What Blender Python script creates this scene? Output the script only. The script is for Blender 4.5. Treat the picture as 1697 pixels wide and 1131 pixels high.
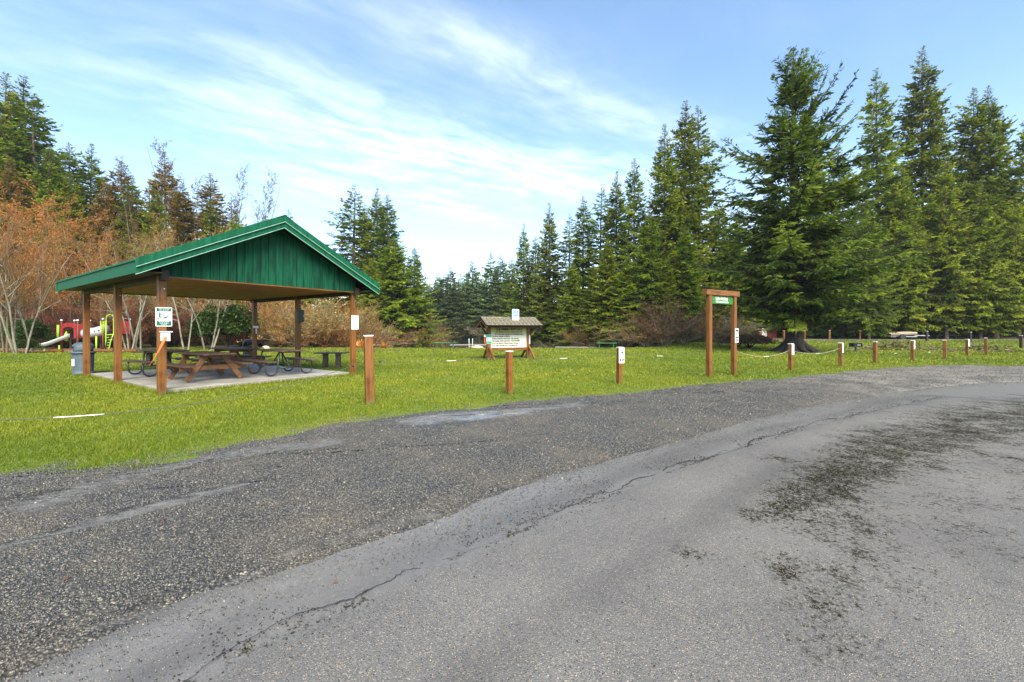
import bpy, math, random
import numpy as np
from mathutils import Vector, Matrix

for _o in list(bpy.data.objects):
    bpy.data.objects.remove(_o)
random.seed(7)
SC = bpy.context.scene
COL = SC.collection
R = math.radians

# ------------------------------------------------------------------ camera
CAM_H, F_PX, CX, HOR = 1.5, 707.1, 848.5, 547.0
cam = bpy.data.cameras.new('camera')
cam.lens = 15.0
cam.sensor_width = 36.0
cam.sensor_fit = 'HORIZONTAL'
cam.shift_y = -0.0109
cam.clip_start = 0.05
cam.clip_end = 3000.0
cam_o = bpy.data.objects.new('camera', cam)
cam_o.location = (0, 0, CAM_H)
cam_o.rotation_euler = (R(90), 0, 0)
COL.objects.link(cam_o)
SC.camera = cam_o

# ------------------------------------------------------------------ sky and sun
SUN_EL, SUN_AZ = 45.0, 162.0      # azimuth measured clockwise from +Y (behind the camera, to the right)
world = bpy.data.worlds.new('World')
SC.world = world
world.use_nodes = True


def build_world():
    nt = world.node_tree
    nt.nodes.clear()
    N, L = nt.nodes.new, nt.links.new
    out = N('ShaderNodeOutputWorld')
    bg = N('ShaderNodeBackground')
    bg.inputs['Strength'].default_value = 0.112
    L(bg.outputs[0], out.inputs[0])
    sky = N('ShaderNodeTexSky')
    sky.sky_type = 'NISHITA'
    sky.sun_disc = False
    sky.sun_elevation = R(SUN_EL)
    sky.sun_rotation = R(SUN_AZ)
    sky.altitude = 150
    sky.air_density = 1.0
    sky.dust_density = 0.6
    sky.ozone_density = 1.0
    tc = N('ShaderNodeTexCoord')
    sep = N('ShaderNodeSeparateXYZ')
    L(tc.outputs['Generated'], sep.inputs[0])

    def m(op, a, b=None, c=None, clamp=False):
        n = N('ShaderNodeMath')
        n.operation = op
        n.use_clamp = clamp
        for i, v in enumerate((a, b, c)):
            if v is None:
                continue
            if isinstance(v, (int, float)):
                n.inputs[i].default_value = v
            else:
                L(v, n.inputs[i])
        return n.outputs[0]
    z = m('MAXIMUM', sep.outputs[2], 0.03)
    u = m('DIVIDE', sep.outputs[0], z)
    v = m('DIVIDE', sep.outputs[1], z)

    def noise(vec, scale, detail, rough, dist=0.0):
        n = N('ShaderNodeTexNoise')
        n.inputs['Scale'].default_value = scale
        n.inputs['Detail'].default_value = detail
        n.inputs['Roughness'].default_value = rough
        n.inputs['Distortion'].default_value = dist
        L(vec, n.inputs['Vector'])
        return n.outputs['Fac']

    def comb(x, y, zz=0.0):
        n = N('ShaderNodeCombineXYZ')
        for i, w in enumerate((x, y, zz)):
            if isinstance(w, (int, float)):
                n.inputs[i].default_value = w
            else:
                L(w, n.inputs[i])
        return n.outputs[0]

    def ramp(x, lo, hi):
        n = N('ShaderNodeMapRange')
        n.interpolation_type = 'SMOOTHSTEP'
        n.inputs['From Min'].default_value = lo
        n.inputs['From Max'].default_value = hi
        L(x, n.inputs['Value'])
        return n.outputs[0]
    # wind-drawn cirrus on a plane overhead
    a = R(33)
    al = m('ADD', m('MULTIPLY', u, math.cos(a)), m('MULTIPLY', v, math.sin(a)))
    ac = m('SUBTRACT', m('MULTIPLY', v, math.cos(a)), m('MULTIPLY', u, math.sin(a)))
    warp = noise(comb(m('MULTIPLY', al, 0.9), m('MULTIPLY', ac, 0.9)), 1.0, 3, 0.5)
    acw = m('ADD', ac, m('MULTIPLY', m('SUBTRACT', warp, 0.5), 0.45))
    strk = noise(comb(m('MULTIPLY', al, 1.1), m('MULTIPLY', acw, 3.4)), 1.25, 8, 0.58, 0.15)
    fine = noise(comb(m('MULTIPLY', al, 3.0), m('MULTIPLY', acw, 6.0)), 1.6, 6, 0.58, 0.25)
    soft = noise(comb(al, ac, 3.7), 0.55, 4, 0.5)
    tex = m('ADD', m('MULTIPLY', strk, 0.62), m('MULTIPLY', fine, 0.38))

    def band(c0, width, amp):
        d = m('DIVIDE', m('SUBTRACT', acw, c0), width)
        g = m('POWER', 2.718, m('MULTIPLY', m('MULTIPLY', d, d), -1.0))
        return m('MULTIPLY', g, amp)
    b = m('ADD', band(2.28, 0.42, 1.0), band(1.36, 0.19, 0.55))
    b = m('ADD', b, band(1.86, 0.12, 0.28))
    b = m('ADD', b, band(3.2, 0.5, 0.75))
    b = m('ADD', b, m('MULTIPLY', ramp(soft, 0.40, 0.75), 0.22))
    b = m('MULTIPLY', b, ramp(soft, 0.22, 0.52))
    cl = m('MULTIPLY', ramp(tex, 0.24, 0.86), b)
    fade = N('ShaderNodeMapRange')
    fade.interpolation_type = 'SMOOTHSTEP'
    for k_, v_ in zip(('From Min', 'From Max', 'To Min', 'To Max'), (-0.7, 0.7, 0.22, 1.0)):
        fade.inputs[k_].default_value = v_
    L(al, fade.inputs['Value'])
    cl = m('MULTIPLY', cl, fade.outputs[0])
    cl = m('ADD', m('MULTIPLY', cl, 0.82), 0.05, clamp=True)
    lowhaze = m('MULTIPLY', m('POWER', m('SUBTRACT', 1.0, m('MAXIMUM', sep.outputs[2], 0.0)), 5.0), 0.42)
    cl = m('MAXIMUM', cl, m('ADD', lowhaze, m('MULTIPLY', cl, 0.6)), clamp=True)
    # the sky colour itself, a little more saturated than the node's
    hsv = N('ShaderNodeHueSaturation')
    hsv.inputs['Hue'].default_value = 0.495
    hsv.inputs['Saturation'].default_value = 1.16
    hsv.inputs['Value'].default_value = 1.08
    L(sky.outputs[0], hsv.inputs['Color'])
    mix = N('ShaderNodeMix')
    mix.data_type = 'RGBA'
    L(cl, mix.inputs[0])
    L(hsv.outputs[0], mix.inputs[6])
    mix.inputs[7].default_value = (6.6, 6.9, 7.4, 1)
    L(mix.outputs[2], bg.inputs['Color'])


build_world()
sun = bpy.data.lights.new('sun', 'SUN')
sun.energy = 3.9
sun.angle = R(40)
sun.color = (1.0, 0.93, 0.82)
sun_o = bpy.data.objects.new('sun', sun)
_d = Vector((math.sin(R(SUN_AZ)) * math.cos(R(SUN_EL)), math.cos(R(SUN_AZ)) * math.cos(R(SUN_EL)), math.sin(R(SUN_EL))))
sun_o.rotation_euler = _d.to_track_quat('Z', 'Y').to_euler()
sun_o.location = (10, -20, 30)
COL.objects.link(sun_o)

vs = SC.view_settings
vs.view_transform = 'Standard'
vs.look = 'None'
vs.exposure = 1.42
vs.gamma = 1.0
vs.use_curve_mapping = False
SC.cycles.use_denoising = True
SC.cycles.max_bounces = 6
SC.cycles.diffuse_bounces = 3
SC.cycles.glossy_bounces = 3
SC.cycles.transmission_bounces = 4
SC.cycles.transparent_max_bounces = 8
SC.cycles.caustics_reflective = False
SC.cycles.caustics_refractive = False


# ------------------------------------------------------------------ ground helpers
def sstep(a, b, x):
    t = np.clip((np.asarray(x, float) - a) / (b - a), 0, 1)
    return t * t * (3 - 2 * t)


def gpt(px, py):
    """Point of the flat lawn (z = 0) seen at picture coordinates; used to lay the site plan out in metres."""
    y = CAM_H * F_PX / (py - HOR)
    return ((px - CX) / F_PX * y, y)


def at(px, y):
    return ((px - CX) / F_PX * y, y)


def poly_sdf(poly, X, Y):
    """signed distance to closed polygon (negative inside)"""
    P = np.asarray(poly, float)
    d = np.full(np.shape(X), 1e9)
    inside = np.zeros(np.shape(X), bool)
    n = len(P)
    for i in range(n):
        a, b = P[i], P[(i + 1) % n]
        ex, ey = b - a
        wx, wy = X - a[0], Y - a[1]
        t = np.clip((wx * ex + wy * ey) / (ex * ex + ey * ey + 1e-12), 0, 1)
        d = np.minimum(d, np.hypot(wx - ex * t, wy - ey * t))
        c = ((a[1] > Y) != (b[1] > Y))
        with np.errstate(divide='ignore', invalid='ignore'):
            xi = a[0] + (Y - a[1]) * ex / (ey if abs(ey) > 1e-9 else 1e-9)
        inside ^= (c & (X < xi))
    return np.where(inside, -d, d)


def line_dist(pts, X, Y):
    P = np.asarray(pts, float)
    d = np.full(np.shape(X), 1e9)
    for i in range(len(P) - 1):
        a, b = P[i], P[i + 1]
        ex, ey = b - a
        wx, wy = X - a[0], Y - a[1]
        t = np.clip((wx * ex + wy * ey) / (ex * ex + ey * ey + 1e-12), 0, 1)
        d = np.minimum(d, np.hypot(wx - ex * t, wy - ey * t))
    return d


def vnoise(x, y, seed=0):
    """cheap smooth value noise in -1..1"""
    x = np.asarray(x, float)
    y = np.asarray(y, float)
    xi, yi = np.floor(x), np.floor(y)
    fx, fy = x - xi, y - yi
    fx, fy = fx * fx * (3 - 2 * fx), fy * fy * (3 - 2 * fy)

    def h(i, j):
        s = np.sin(i * 127.1 + j * 311.7 + seed * 74.7) * 43758.5453
        return (s - np.floor(s)) * 2 - 1
    a, b, c, d = h(xi, yi), h(xi + 1, yi), h(xi, yi + 1), h(xi + 1, yi + 1)
    return (a * (1 - fx) + b * fx) * (1 - fy) + (c * (1 - fx) + d * fx) * fy


LAKE = [(-19, 37.5), (-10, 35.8), (0, 35.5), (8, 36.0), (13.5, 38.5), (12, 43), (9.5, 50), (7, 60), (4, 80), (1, 108),
        (-12, 122), (-28, 118), (-24, 96), (-18.5, 78), (-16.5, 66), (-18, 60), (-23, 54), (-27, 46)]
WATER_Z = -0.62


def gz(x, y):
    x = np.asarray(x, float)
    y = np.asarray(y, float)
    rise = 0.45 * sstep(31, 46, y) * sstep(9, 17, x)
    rise += 3.0 * sstep(70, 160, np.hypot(x, y)) * (1 - 0.0 * x)
    s = poly_sdf(LAKE, x, y)
    s = s + 0.5 * vnoise(x * 0.5, y * 0.5, 3)
    dip = 1.6 * (1 - sstep(-3.0, 0.6, s))
    und = 0.012 * vnoise(x * 0.7, y * 0.7, 5) * sstep(2, 6, y)
    rise *= sstep(0, 6, s)
    return rise - dip + und


def gzf(x, y):
    return float(gz(np.array([x]), np.array([y]))[0])


# ------------------------------------------------------------------ materials
MATS = {}


class NT:
    def __init__(self, name):
        self.mat = bpy.data.materials.new(name)
        self.mat.use_nodes = True
        self.nt = self.mat.node_tree
        self.nt.nodes.clear()
        self.out = self.N('ShaderNodeOutputMaterial')
        self.tc = self.N('ShaderNodeTexCoord')

    def N(self, t):
        return self.nt.nodes.new(t)

    def L(self, a, b):
        self.nt.links.new(a, b)

    def setv(self, sock, v):
        if hasattr(v, 'is_linked') or isinstance(v, bpy.types.NodeSocket):
            self.L(v, sock)
        elif isinstance(v, (tuple, list)) and len(v) == 3 and sock.type == 'RGBA':
            sock.default_value = (*v, 1)
        else:
            sock.default_value = v

    def mapping(self, scale=(1, 1, 1), rot=(0, 0, 0), src='Object'):
        n = self.N('ShaderNodeMapping')
        n.inputs['Scale'].default_value = scale
        n.inputs['Rotation'].default_value = rot
        self.L(self.tc.outputs[src], n.inputs[0])
        return n.outputs[0]

    def geo(self, what='Position'):
        return self.N('ShaderNodeNewGeometry').outputs[what]

    def noise(self, vec, scale, detail=4, rough=0.55, dist=0.0, out='Fac'):
        n = self.N('ShaderNodeTexNoise')
        n.inputs['Scale'].default_value = scale
        n.inputs['Detail'].default_value = detail
        n.inputs['Roughness'].default_value = rough
        n.inputs['Distortion'].default_value = dist
        if vec is not None:
            self.L(vec, n.inputs['Vector'])
        return n.outputs[out]

    def voro(self, vec, scale, feature='F1', out='Distance', rnd=1.0):
        n = self.N('ShaderNodeTexVoronoi')
        n.feature = feature
        n.inputs['Scale'].default_value = scale
        n.inputs['Randomness'].default_value = rnd
        if vec is not None:
            self.L(vec, n.inputs['Vector'])
        return n.outputs[out]

    def ramp(self, x, stops, interp='LINEAR'):
        n = self.N('ShaderNodeValToRGB')
        n.color_ramp.interpolation = interp
        el = n.color_ramp.elements
        while len(el) > 1:
            el.remove(el[-1])
        for i, (p, c) in enumerate(stops):
            e = el[0] if i == 0 else el.new(p)
            e.position = p
            c = (c, c, c) if isinstance(c, (int, float)) else c
            e.color = (*c, 1)
        self.setv(n.inputs[0], x)
        return n.outputs[0]

    def rng(self, x, a, b, c=0.0, d=1.0, smooth=True):
        n = self.N('ShaderNodeMapRange')
        if smooth:
            n.interpolation_type = 'SMOOTHSTEP'
        for k, v in zip(('From Min', 'From Max', 'To Min', 'To Max'), (a, b, c, d)):
            n.inputs[k].default_value = v
        self.setv(n.inputs['Value'], x)
        return n.outputs[0]

    def m(self, op, a, b=0.0, clamp=False):
        n = self.N('ShaderNodeMath')
        n.operation = op
        n.use_clamp = clamp
        self.setv(n.inputs[0], a)
        self.setv(n.inputs[1], b)
        return n.outputs[0]

    def mix(self, f, a, b, mode='MIX'):
        n = self.N('ShaderNodeMix')
        n.data_type = 'RGBA'
        n.blend_type = mode
        self.setv(n.inputs[0], f)
        self.setv(n.inputs[6], a)
        self.setv(n.inputs[7], b)
        return n.outputs[2]

    def attr(self, name, out='Fac'):
        n = self.N('ShaderNodeAttribute')
        n.attribute_name = name
        return n.outputs[out]

    def objrand(self):
        return self.N('ShaderNodeObjectInfo').outputs['Random']

    def bump(self, h, strength=0.3, dist=0.01):
        n = self.N('ShaderNodeBump')
        n.inputs['Strength'].default_value = strength
        n.inputs['Distance'].default_value = dist
        self.L(h, n.inputs['Height'])
        return n.outputs[0]

    def bsdf(self, color, rough=0.6, metal=0.0, normal=None, spec=0.5, coat=0.0):
        n = self.N('ShaderNodeBsdfPrincipled')
        self.setv(n.inputs['Base Color'], color)
        self.setv(n.inputs['Roughness'], rough)
        n.inputs['Metallic'].default_value = metal
        self.setv(n.inputs['Specular IOR Level'], spec)
        n.inputs['Coat Weight'].default_value = coat
        n.inputs['Coat Roughness'].default_value = 0.2
        if normal is not None:
            self.L(normal, n.inputs['Normal'])
        return n.outputs[0]

    def done(self, shader):
        self.L(shader, self.out.inputs['Surface'])
        return self.mat


def mat_wood(name, base, dark, axis='Z', rough=0.6, grain=1.0, green=0.0):
    t = NT(name)
    sc = {'X': (0.7, 9, 9), 'Y': (9, 0.7, 9), 'Z': (9, 9, 0.7)}[axis]
    v = t.mapping(sc)
    n1 = t.noise(v, 2.2, 6, 0.62, 0.6)
    n2 = t.noise(t.mapping((3, 3, 3)), 1.0, 4, 0.6)
    f = t.m('ADD', t.m('MULTIPLY', n1, 0.65), t.m('MULTIPLY', n2, 0.35))
    c = t.ramp(f, [(0.36, dark), (0.49, base), (0.66, tuple(min(1, x * 1.4) for x in base))])
    c = t.mix(t.m('MULTIPLY', t.objrand(), 0.25), c, tuple(x * 0.6 for x in base))
    if green:
        z = t.N('ShaderNodeSeparateXYZ')
        t.L(t.tc.outputs['Object'], z.inputs[0])
        g = t.m('MULTIPLY', t.rng(z.outputs[2], 0.42, 0.0), t.rng(n2, 0.4, 0.62))
        c = t.mix(t.m('MULTIPLY', g, green), c, (0.09, 0.10, 0.035))
    b = t.bump(n1, 0.35 * grain, 0.004)
    return t.done(t.bsdf(c, t.rng(n2, 0.3, 0.7, rough - 0.12, rough + 0.1), normal=b))


def mat_paint(name, col, rough=0.45, var=0.12, metal=0.0, bumpy=0.05, streak=False, spec=0.5):
    t = NT(name)
    v = t.mapping((9, 9, 0.9) if streak else (4, 4, 4))
    n1 = t.noise(v, 1.6, 5, 0.6)
    c = t.mix(t.rng(n1, 0.32, 0.7), tuple(x * (1 - var) for x in col), tuple(min(1, x * (1 + var) + var * 0.004) for x in col))
    b = t.bump(n1, bumpy, 0.01)
    return t.done(t.bsdf(c, t.rng(n1, 0.3, 0.7, rough * 0.85, min(1, rough * 1.2)), metal, b, spec))


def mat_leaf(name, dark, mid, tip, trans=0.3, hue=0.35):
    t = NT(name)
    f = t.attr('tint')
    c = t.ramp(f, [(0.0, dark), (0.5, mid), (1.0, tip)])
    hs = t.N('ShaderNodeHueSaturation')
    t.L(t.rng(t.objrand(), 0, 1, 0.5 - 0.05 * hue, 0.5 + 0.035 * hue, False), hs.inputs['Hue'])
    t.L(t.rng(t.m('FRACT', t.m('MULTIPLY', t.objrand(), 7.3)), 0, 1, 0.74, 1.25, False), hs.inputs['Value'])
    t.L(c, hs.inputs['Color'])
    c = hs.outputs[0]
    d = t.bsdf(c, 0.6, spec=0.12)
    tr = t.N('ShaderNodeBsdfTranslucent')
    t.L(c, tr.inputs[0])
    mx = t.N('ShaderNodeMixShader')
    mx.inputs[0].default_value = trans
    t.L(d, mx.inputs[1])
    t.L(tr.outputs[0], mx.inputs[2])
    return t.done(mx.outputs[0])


def mat_bark(name, base, dark, scale=6.0):
    t = NT(name)
    p = t.mapping((1, 1, 0.35))
    n = t.noise(p, scale, 5, 0.65)
    n2 = t.noise(p, scale * 0.3, 2, 0.5)
    c = t.ramp(t.m('ADD', t.m('MULTIPLY', n, 0.7), t.m('MULTIPLY', n2, 0.3)), [(0.36, dark), (0.55, base), (0.75, tuple(min(1, x * 1.3) for x in base))])
    return t.done(t.bsdf(c, 0.85, normal=t.bump(n, 0.6, 0.03), spec=0.25))


M = {}
M['post'] = mat_wood('stained_post', (0.175, 0.062, 0.007), (0.045, 0.013, 0.003), 'Z', 0.5, 1.0, 0.55)
M['timber_x'] = mat_wood('stained_timber', (0.175, 0.062, 0.007), (0.05, 0.014, 0.003), 'X', 0.5)
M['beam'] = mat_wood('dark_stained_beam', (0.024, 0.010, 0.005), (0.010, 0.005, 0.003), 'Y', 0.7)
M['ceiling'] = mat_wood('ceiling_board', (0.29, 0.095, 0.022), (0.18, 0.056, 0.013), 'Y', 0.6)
M['table_wood'] = mat_wood('weathered_table_wood', (0.085, 0.048, 0.028), (0.035, 0.02, 0.014), 'Y', 0.55)
M['table_leg'] = mat_wood('table_leg_wood', (0.15, 0.064, 0.022), (0.05, 0.022, 0.010), 'X', 0.6)
M['bench_wood'] = mat_wood('dark_bench_wood', (0.06, 0.042, 0.03), (0.025, 0.018, 0.013), 'X', 0.5)
M['old_wood'] = mat_wood('grey_weathered_wood', (0.30, 0.27, 0.22), (0.15, 0.13, 0.10), 'X', 0.8)
M['green_roof'] = mat_paint('green_roof_metal', (0.002, 0.080, 0.035), 0.55, 0.30, streak=True, spec=0.22)
M['trim_highlight'] = mat_paint('painted_trim_highlight', (0.30, 0.50, 0.40), 0.35, 0.15)  # pale colour painting in the wet highlight along the fascia edges
M['green_siding'] = mat_paint('green_siding', (0.0012, 0.058, 0.027), 0.75, 0.50, streak=True, bumpy=0.15, spec=0.2)
M['dark_gap'] = mat_paint('siding_backing', (0.005, 0.03, 0.02), 0.8, 0.1)
M['white'] = mat_paint('white_paint', (0.78, 0.77, 0.74), 0.5, 0.06)
M['white_sign'] = mat_paint('white_sign_face', (0.80, 0.81, 0.79), 0.35, 0.04)
M['black_ink'] = mat_paint('black_ink', (0.015, 0.015, 0.018), 0.5, 0.05)
M['grey_ink'] = mat_paint('grey_ink', (0.33, 0.34, 0.36), 0.5, 0.05)
M['red_ink'] = mat_paint('red_ink', (0.6, 0.05, 0.05), 0.5, 0.05)
M['sign_green'] = mat_paint('sign_green', (0.022, 0.14, 0.012), 0.5, 0.14)
M['dark_green'] = mat_paint('dark_sign_green', (0.008, 0.10, 0.055), 0.4, 0.08)
M['mint_green'] = mat_paint('mint_sign_green', (0.03, 0.36, 0.20), 0.4, 0.06)
M['brown_sign'] = mat_paint('brown_sign', (0.055, 0.022, 0.02), 0.4, 0.08)
M['blue_print'] = mat_paint('blue_print', (0.12, 0.38, 0.72), 0.4, 0.12)
M['navy_print'] = mat_paint('navy_print', (0.015, 0.07, 0.17), 0.4, 0.08)
M['orange_strap'] = mat_paint('orange_strap', (0.80, 0.13, 0.02), 0.6, 0.08)
M['dark_metal'] = mat_paint('black_steel_tube', (0.018, 0.019, 0.021), 0.4, 0.2, 0.0)
M['steel'] = mat_paint('galvanised_steel', (0.45, 0.46, 0.47), 0.4, 0.15, 0.8)
M['bin_grey'] = mat_paint('grey_bin_plastic', (0.058, 0.084, 0.10), 0.55, 0.2)
M['bin_dark'] = mat_paint('dark_bin_plastic', (0.022, 0.028, 0.028), 0.42, 0.2)
M['play_red'] = mat_paint('red_play_plastic', (0.30, 0.014, 0.016), 0.45, 0.14)
M['play_lime'] = mat_paint('lime_play_metal', (0.36, 0.62, 0.035), 0.4, 0.08)
M['play_grey'] = mat_paint('grey_play_plastic', (0.42, 0.44, 0.47), 0.4, 0.08)
M['slide'] = mat_paint('pale_slide_plastic', (0.50, 0.60, 0.54), 0.35, 0.08)
M['play_brown'] = mat_paint('brown_play_post', (0.16, 0.05, 0.025), 0.5, 0.12)
M['bench_green'] = mat_paint('green_bench_paint', (0.02, 0.12, 0.065), 0.4, 0.15)
M['rope_green'] = mat_paint('weathered_cable', (0.075, 0.085, 0.06), 0.8, 0.2)
M['rope_pale'] = mat_paint('pale_rope', (0.38, 0.36, 0.30), 0.85, 0.15)
M['rock_tan'] = mat_bark('tan_rock', (0.48, 0.38, 0.26), (0.28, 0.22, 0.15), 4)
M['red_vehicle'] = mat_paint('red_camp_paint', (0.14, 0.016, 0.010), 0.7, 0.2)
M['tan_canvas'] = mat_paint('tan_tarp', (0.30, 0.235, 0.165), 0.7, 0.25)
M['rubber'] = mat_paint('tyre_rubber', (0.02, 0.02, 0.02), 0.8, 0.2)
M['glass'] = mat_paint('dark_window_glass', (0.03, 0.035, 0.04), 0.12, 0.1)

M['fir'] = mat_leaf('fir_needles', (0.036, 0.062, 0.008), (0.155, 0.220, 0.018), (0.38, 0.43, 0.034), 0.48)
M['spruce'] = mat_leaf('spruce_needles', (0.020, 0.038, 0.008), (0.105, 0.155, 0.018), (0.29, 0.34, 0.034), 0.42)
M['hemlock'] = mat_leaf('hemlock_needles', (0.042, 0.068, 0.007), (0.195, 0.265, 0.018), (0.45, 0.49, 0.040), 0.5)
M['farfir'] = mat_leaf('far_fir_needles', (0.048, 0.082, 0.030), (0.130, 0.200, 0.060), (0.22, 0.30, 0.080), 0.42)
M['russetfir'] = mat_leaf('russet_fir_needles', (0.075, 0.062, 0.014), (0.235, 0.172, 0.034), (0.42, 0.27, 0.058), 0.45)
M['twig_orange'] = mat_leaf('alder_twigs_and_catkins', (0.17, 0.090, 0.035), (0.38, 0.175, 0.050), (0.58, 0.23, 0.050), 0.3)
M['twig_tan'] = mat_leaf('tan_twigs', (0.17, 0.120, 0.045), (0.35, 0.230, 0.080), (0.48, 0.27, 0.075), 0.3)
M['twig_red'] = mat_leaf('red_stems', (0.13, 0.055, 0.040), (0.235, 0.090, 0.060), (0.33, 0.16, 0.085), 0.3)
M['twig_grey'] = mat_leaf('grey_twigs', (0.10, 0.095, 0.06), (0.22, 0.20, 0.12), (0.30, 0.27, 0.13), 0.25)
M['twig_brown'] = mat_leaf('brown_twigs', (0.06, 0.04, 0.028), (0.13, 0.08, 0.05), (0.23, 0.12, 0.06), 0.2)
M['broadleaf'] = mat_leaf('evergreen_leaves', (0.015, 0.036, 0.010), (0.035, 0.075, 0.015), (0.09, 0.15, 0.03), 0.2)
M['fern'] = mat_leaf('dry_fern', (0.30, 0.12, 0.03), (0.55, 0.24, 0.06), (0.75, 0.38, 0.12), 0.3)
M['bark_fir'] = mat_bark('fir_bark', (0.115, 0.085, 0.062), (0.03, 0.022, 0.016), 5)
M['bark_dark'] = mat_bark('dark_spruce_bark', (0.045, 0.036, 0.028), (0.012, 0.010, 0.008), 6)
M['bark_pale'] = mat_bark('pale_lichen_bark', (0.235, 0.215, 0.155), (0.050, 0.042, 0.028), 5)
M['bark_alder'] = mat_bark('alder_bark', (0.165, 0.130, 0.085), (0.050, 0.038, 0.025), 6)


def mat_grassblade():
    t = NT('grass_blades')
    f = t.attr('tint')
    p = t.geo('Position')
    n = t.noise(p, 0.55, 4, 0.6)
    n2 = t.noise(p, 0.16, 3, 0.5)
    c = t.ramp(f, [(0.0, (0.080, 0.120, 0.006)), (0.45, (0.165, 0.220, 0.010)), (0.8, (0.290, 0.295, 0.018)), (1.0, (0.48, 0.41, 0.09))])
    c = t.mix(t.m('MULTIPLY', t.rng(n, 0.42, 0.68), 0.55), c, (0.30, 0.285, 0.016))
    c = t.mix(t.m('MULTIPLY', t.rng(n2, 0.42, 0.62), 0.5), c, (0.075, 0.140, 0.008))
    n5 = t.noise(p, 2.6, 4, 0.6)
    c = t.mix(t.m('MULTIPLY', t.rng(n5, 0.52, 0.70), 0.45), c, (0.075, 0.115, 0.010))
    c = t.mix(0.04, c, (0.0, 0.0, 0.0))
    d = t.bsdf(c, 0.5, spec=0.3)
    tr = t.N('ShaderNodeBsdfTranslucent')
    t.L(c, tr.inputs[0])
    mx = t.N('ShaderNodeMixShader')
    mx.inputs[0].default_value = 0.35
    t.L(d, mx.inputs[1])
    t.L(tr.outputs[0], mx.inputs[2])
    return t.done(mx.outputs[0])


M['grass'] = mat_grassblade()


def mat_ground():
    t = NT('lawn_soil_and_turf')
    p = t.geo('Position')
    n = t.noise(p, 0.55, 4, 0.6)
    n2 = t.noise(p, 14.0, 5, 0.7)
    n3 = t.noise(p, 0.16, 3, 0.5)
    c = t.ramp(n2, [(0.25, (0.040, 0.066, 0.005)), (0.5, (0.090, 0.122, 0.008)), (0.75, (0.155, 0.172, 0.012))])
    c = t.mix(t.m('MULTIPLY', t.rng(n, 0.42, 0.68), 0.5), c, (0.150, 0.162, 0.012))
    c = t.mix(t.m('MULTIPLY', t.rng(n3, 0.45, 0.65), 0.35), c, (0.052, 0.092, 0.006))
    forest = t.attr('forest')
    litter = t.ramp(n2, [(0.3, (0.03, 0.028, 0.012)), (0.55, (0.075, 0.062, 0.03)), (0.8, (0.15, 0.12, 0.055))])
    fm = t.rng(t.m('ADD', forest, t.m('MULTIPLY', t.m('SUBTRACT', n, 0.5), 0.7)), 0.35, 0.65)
    c = t.mix(fm, c, litter)
    b = t.bump(n2, 0.7, 0.03)
    return t.done(t.bsdf(c, 0.85, normal=b, spec=0.25))


M['ground'] = mat_ground()


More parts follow.
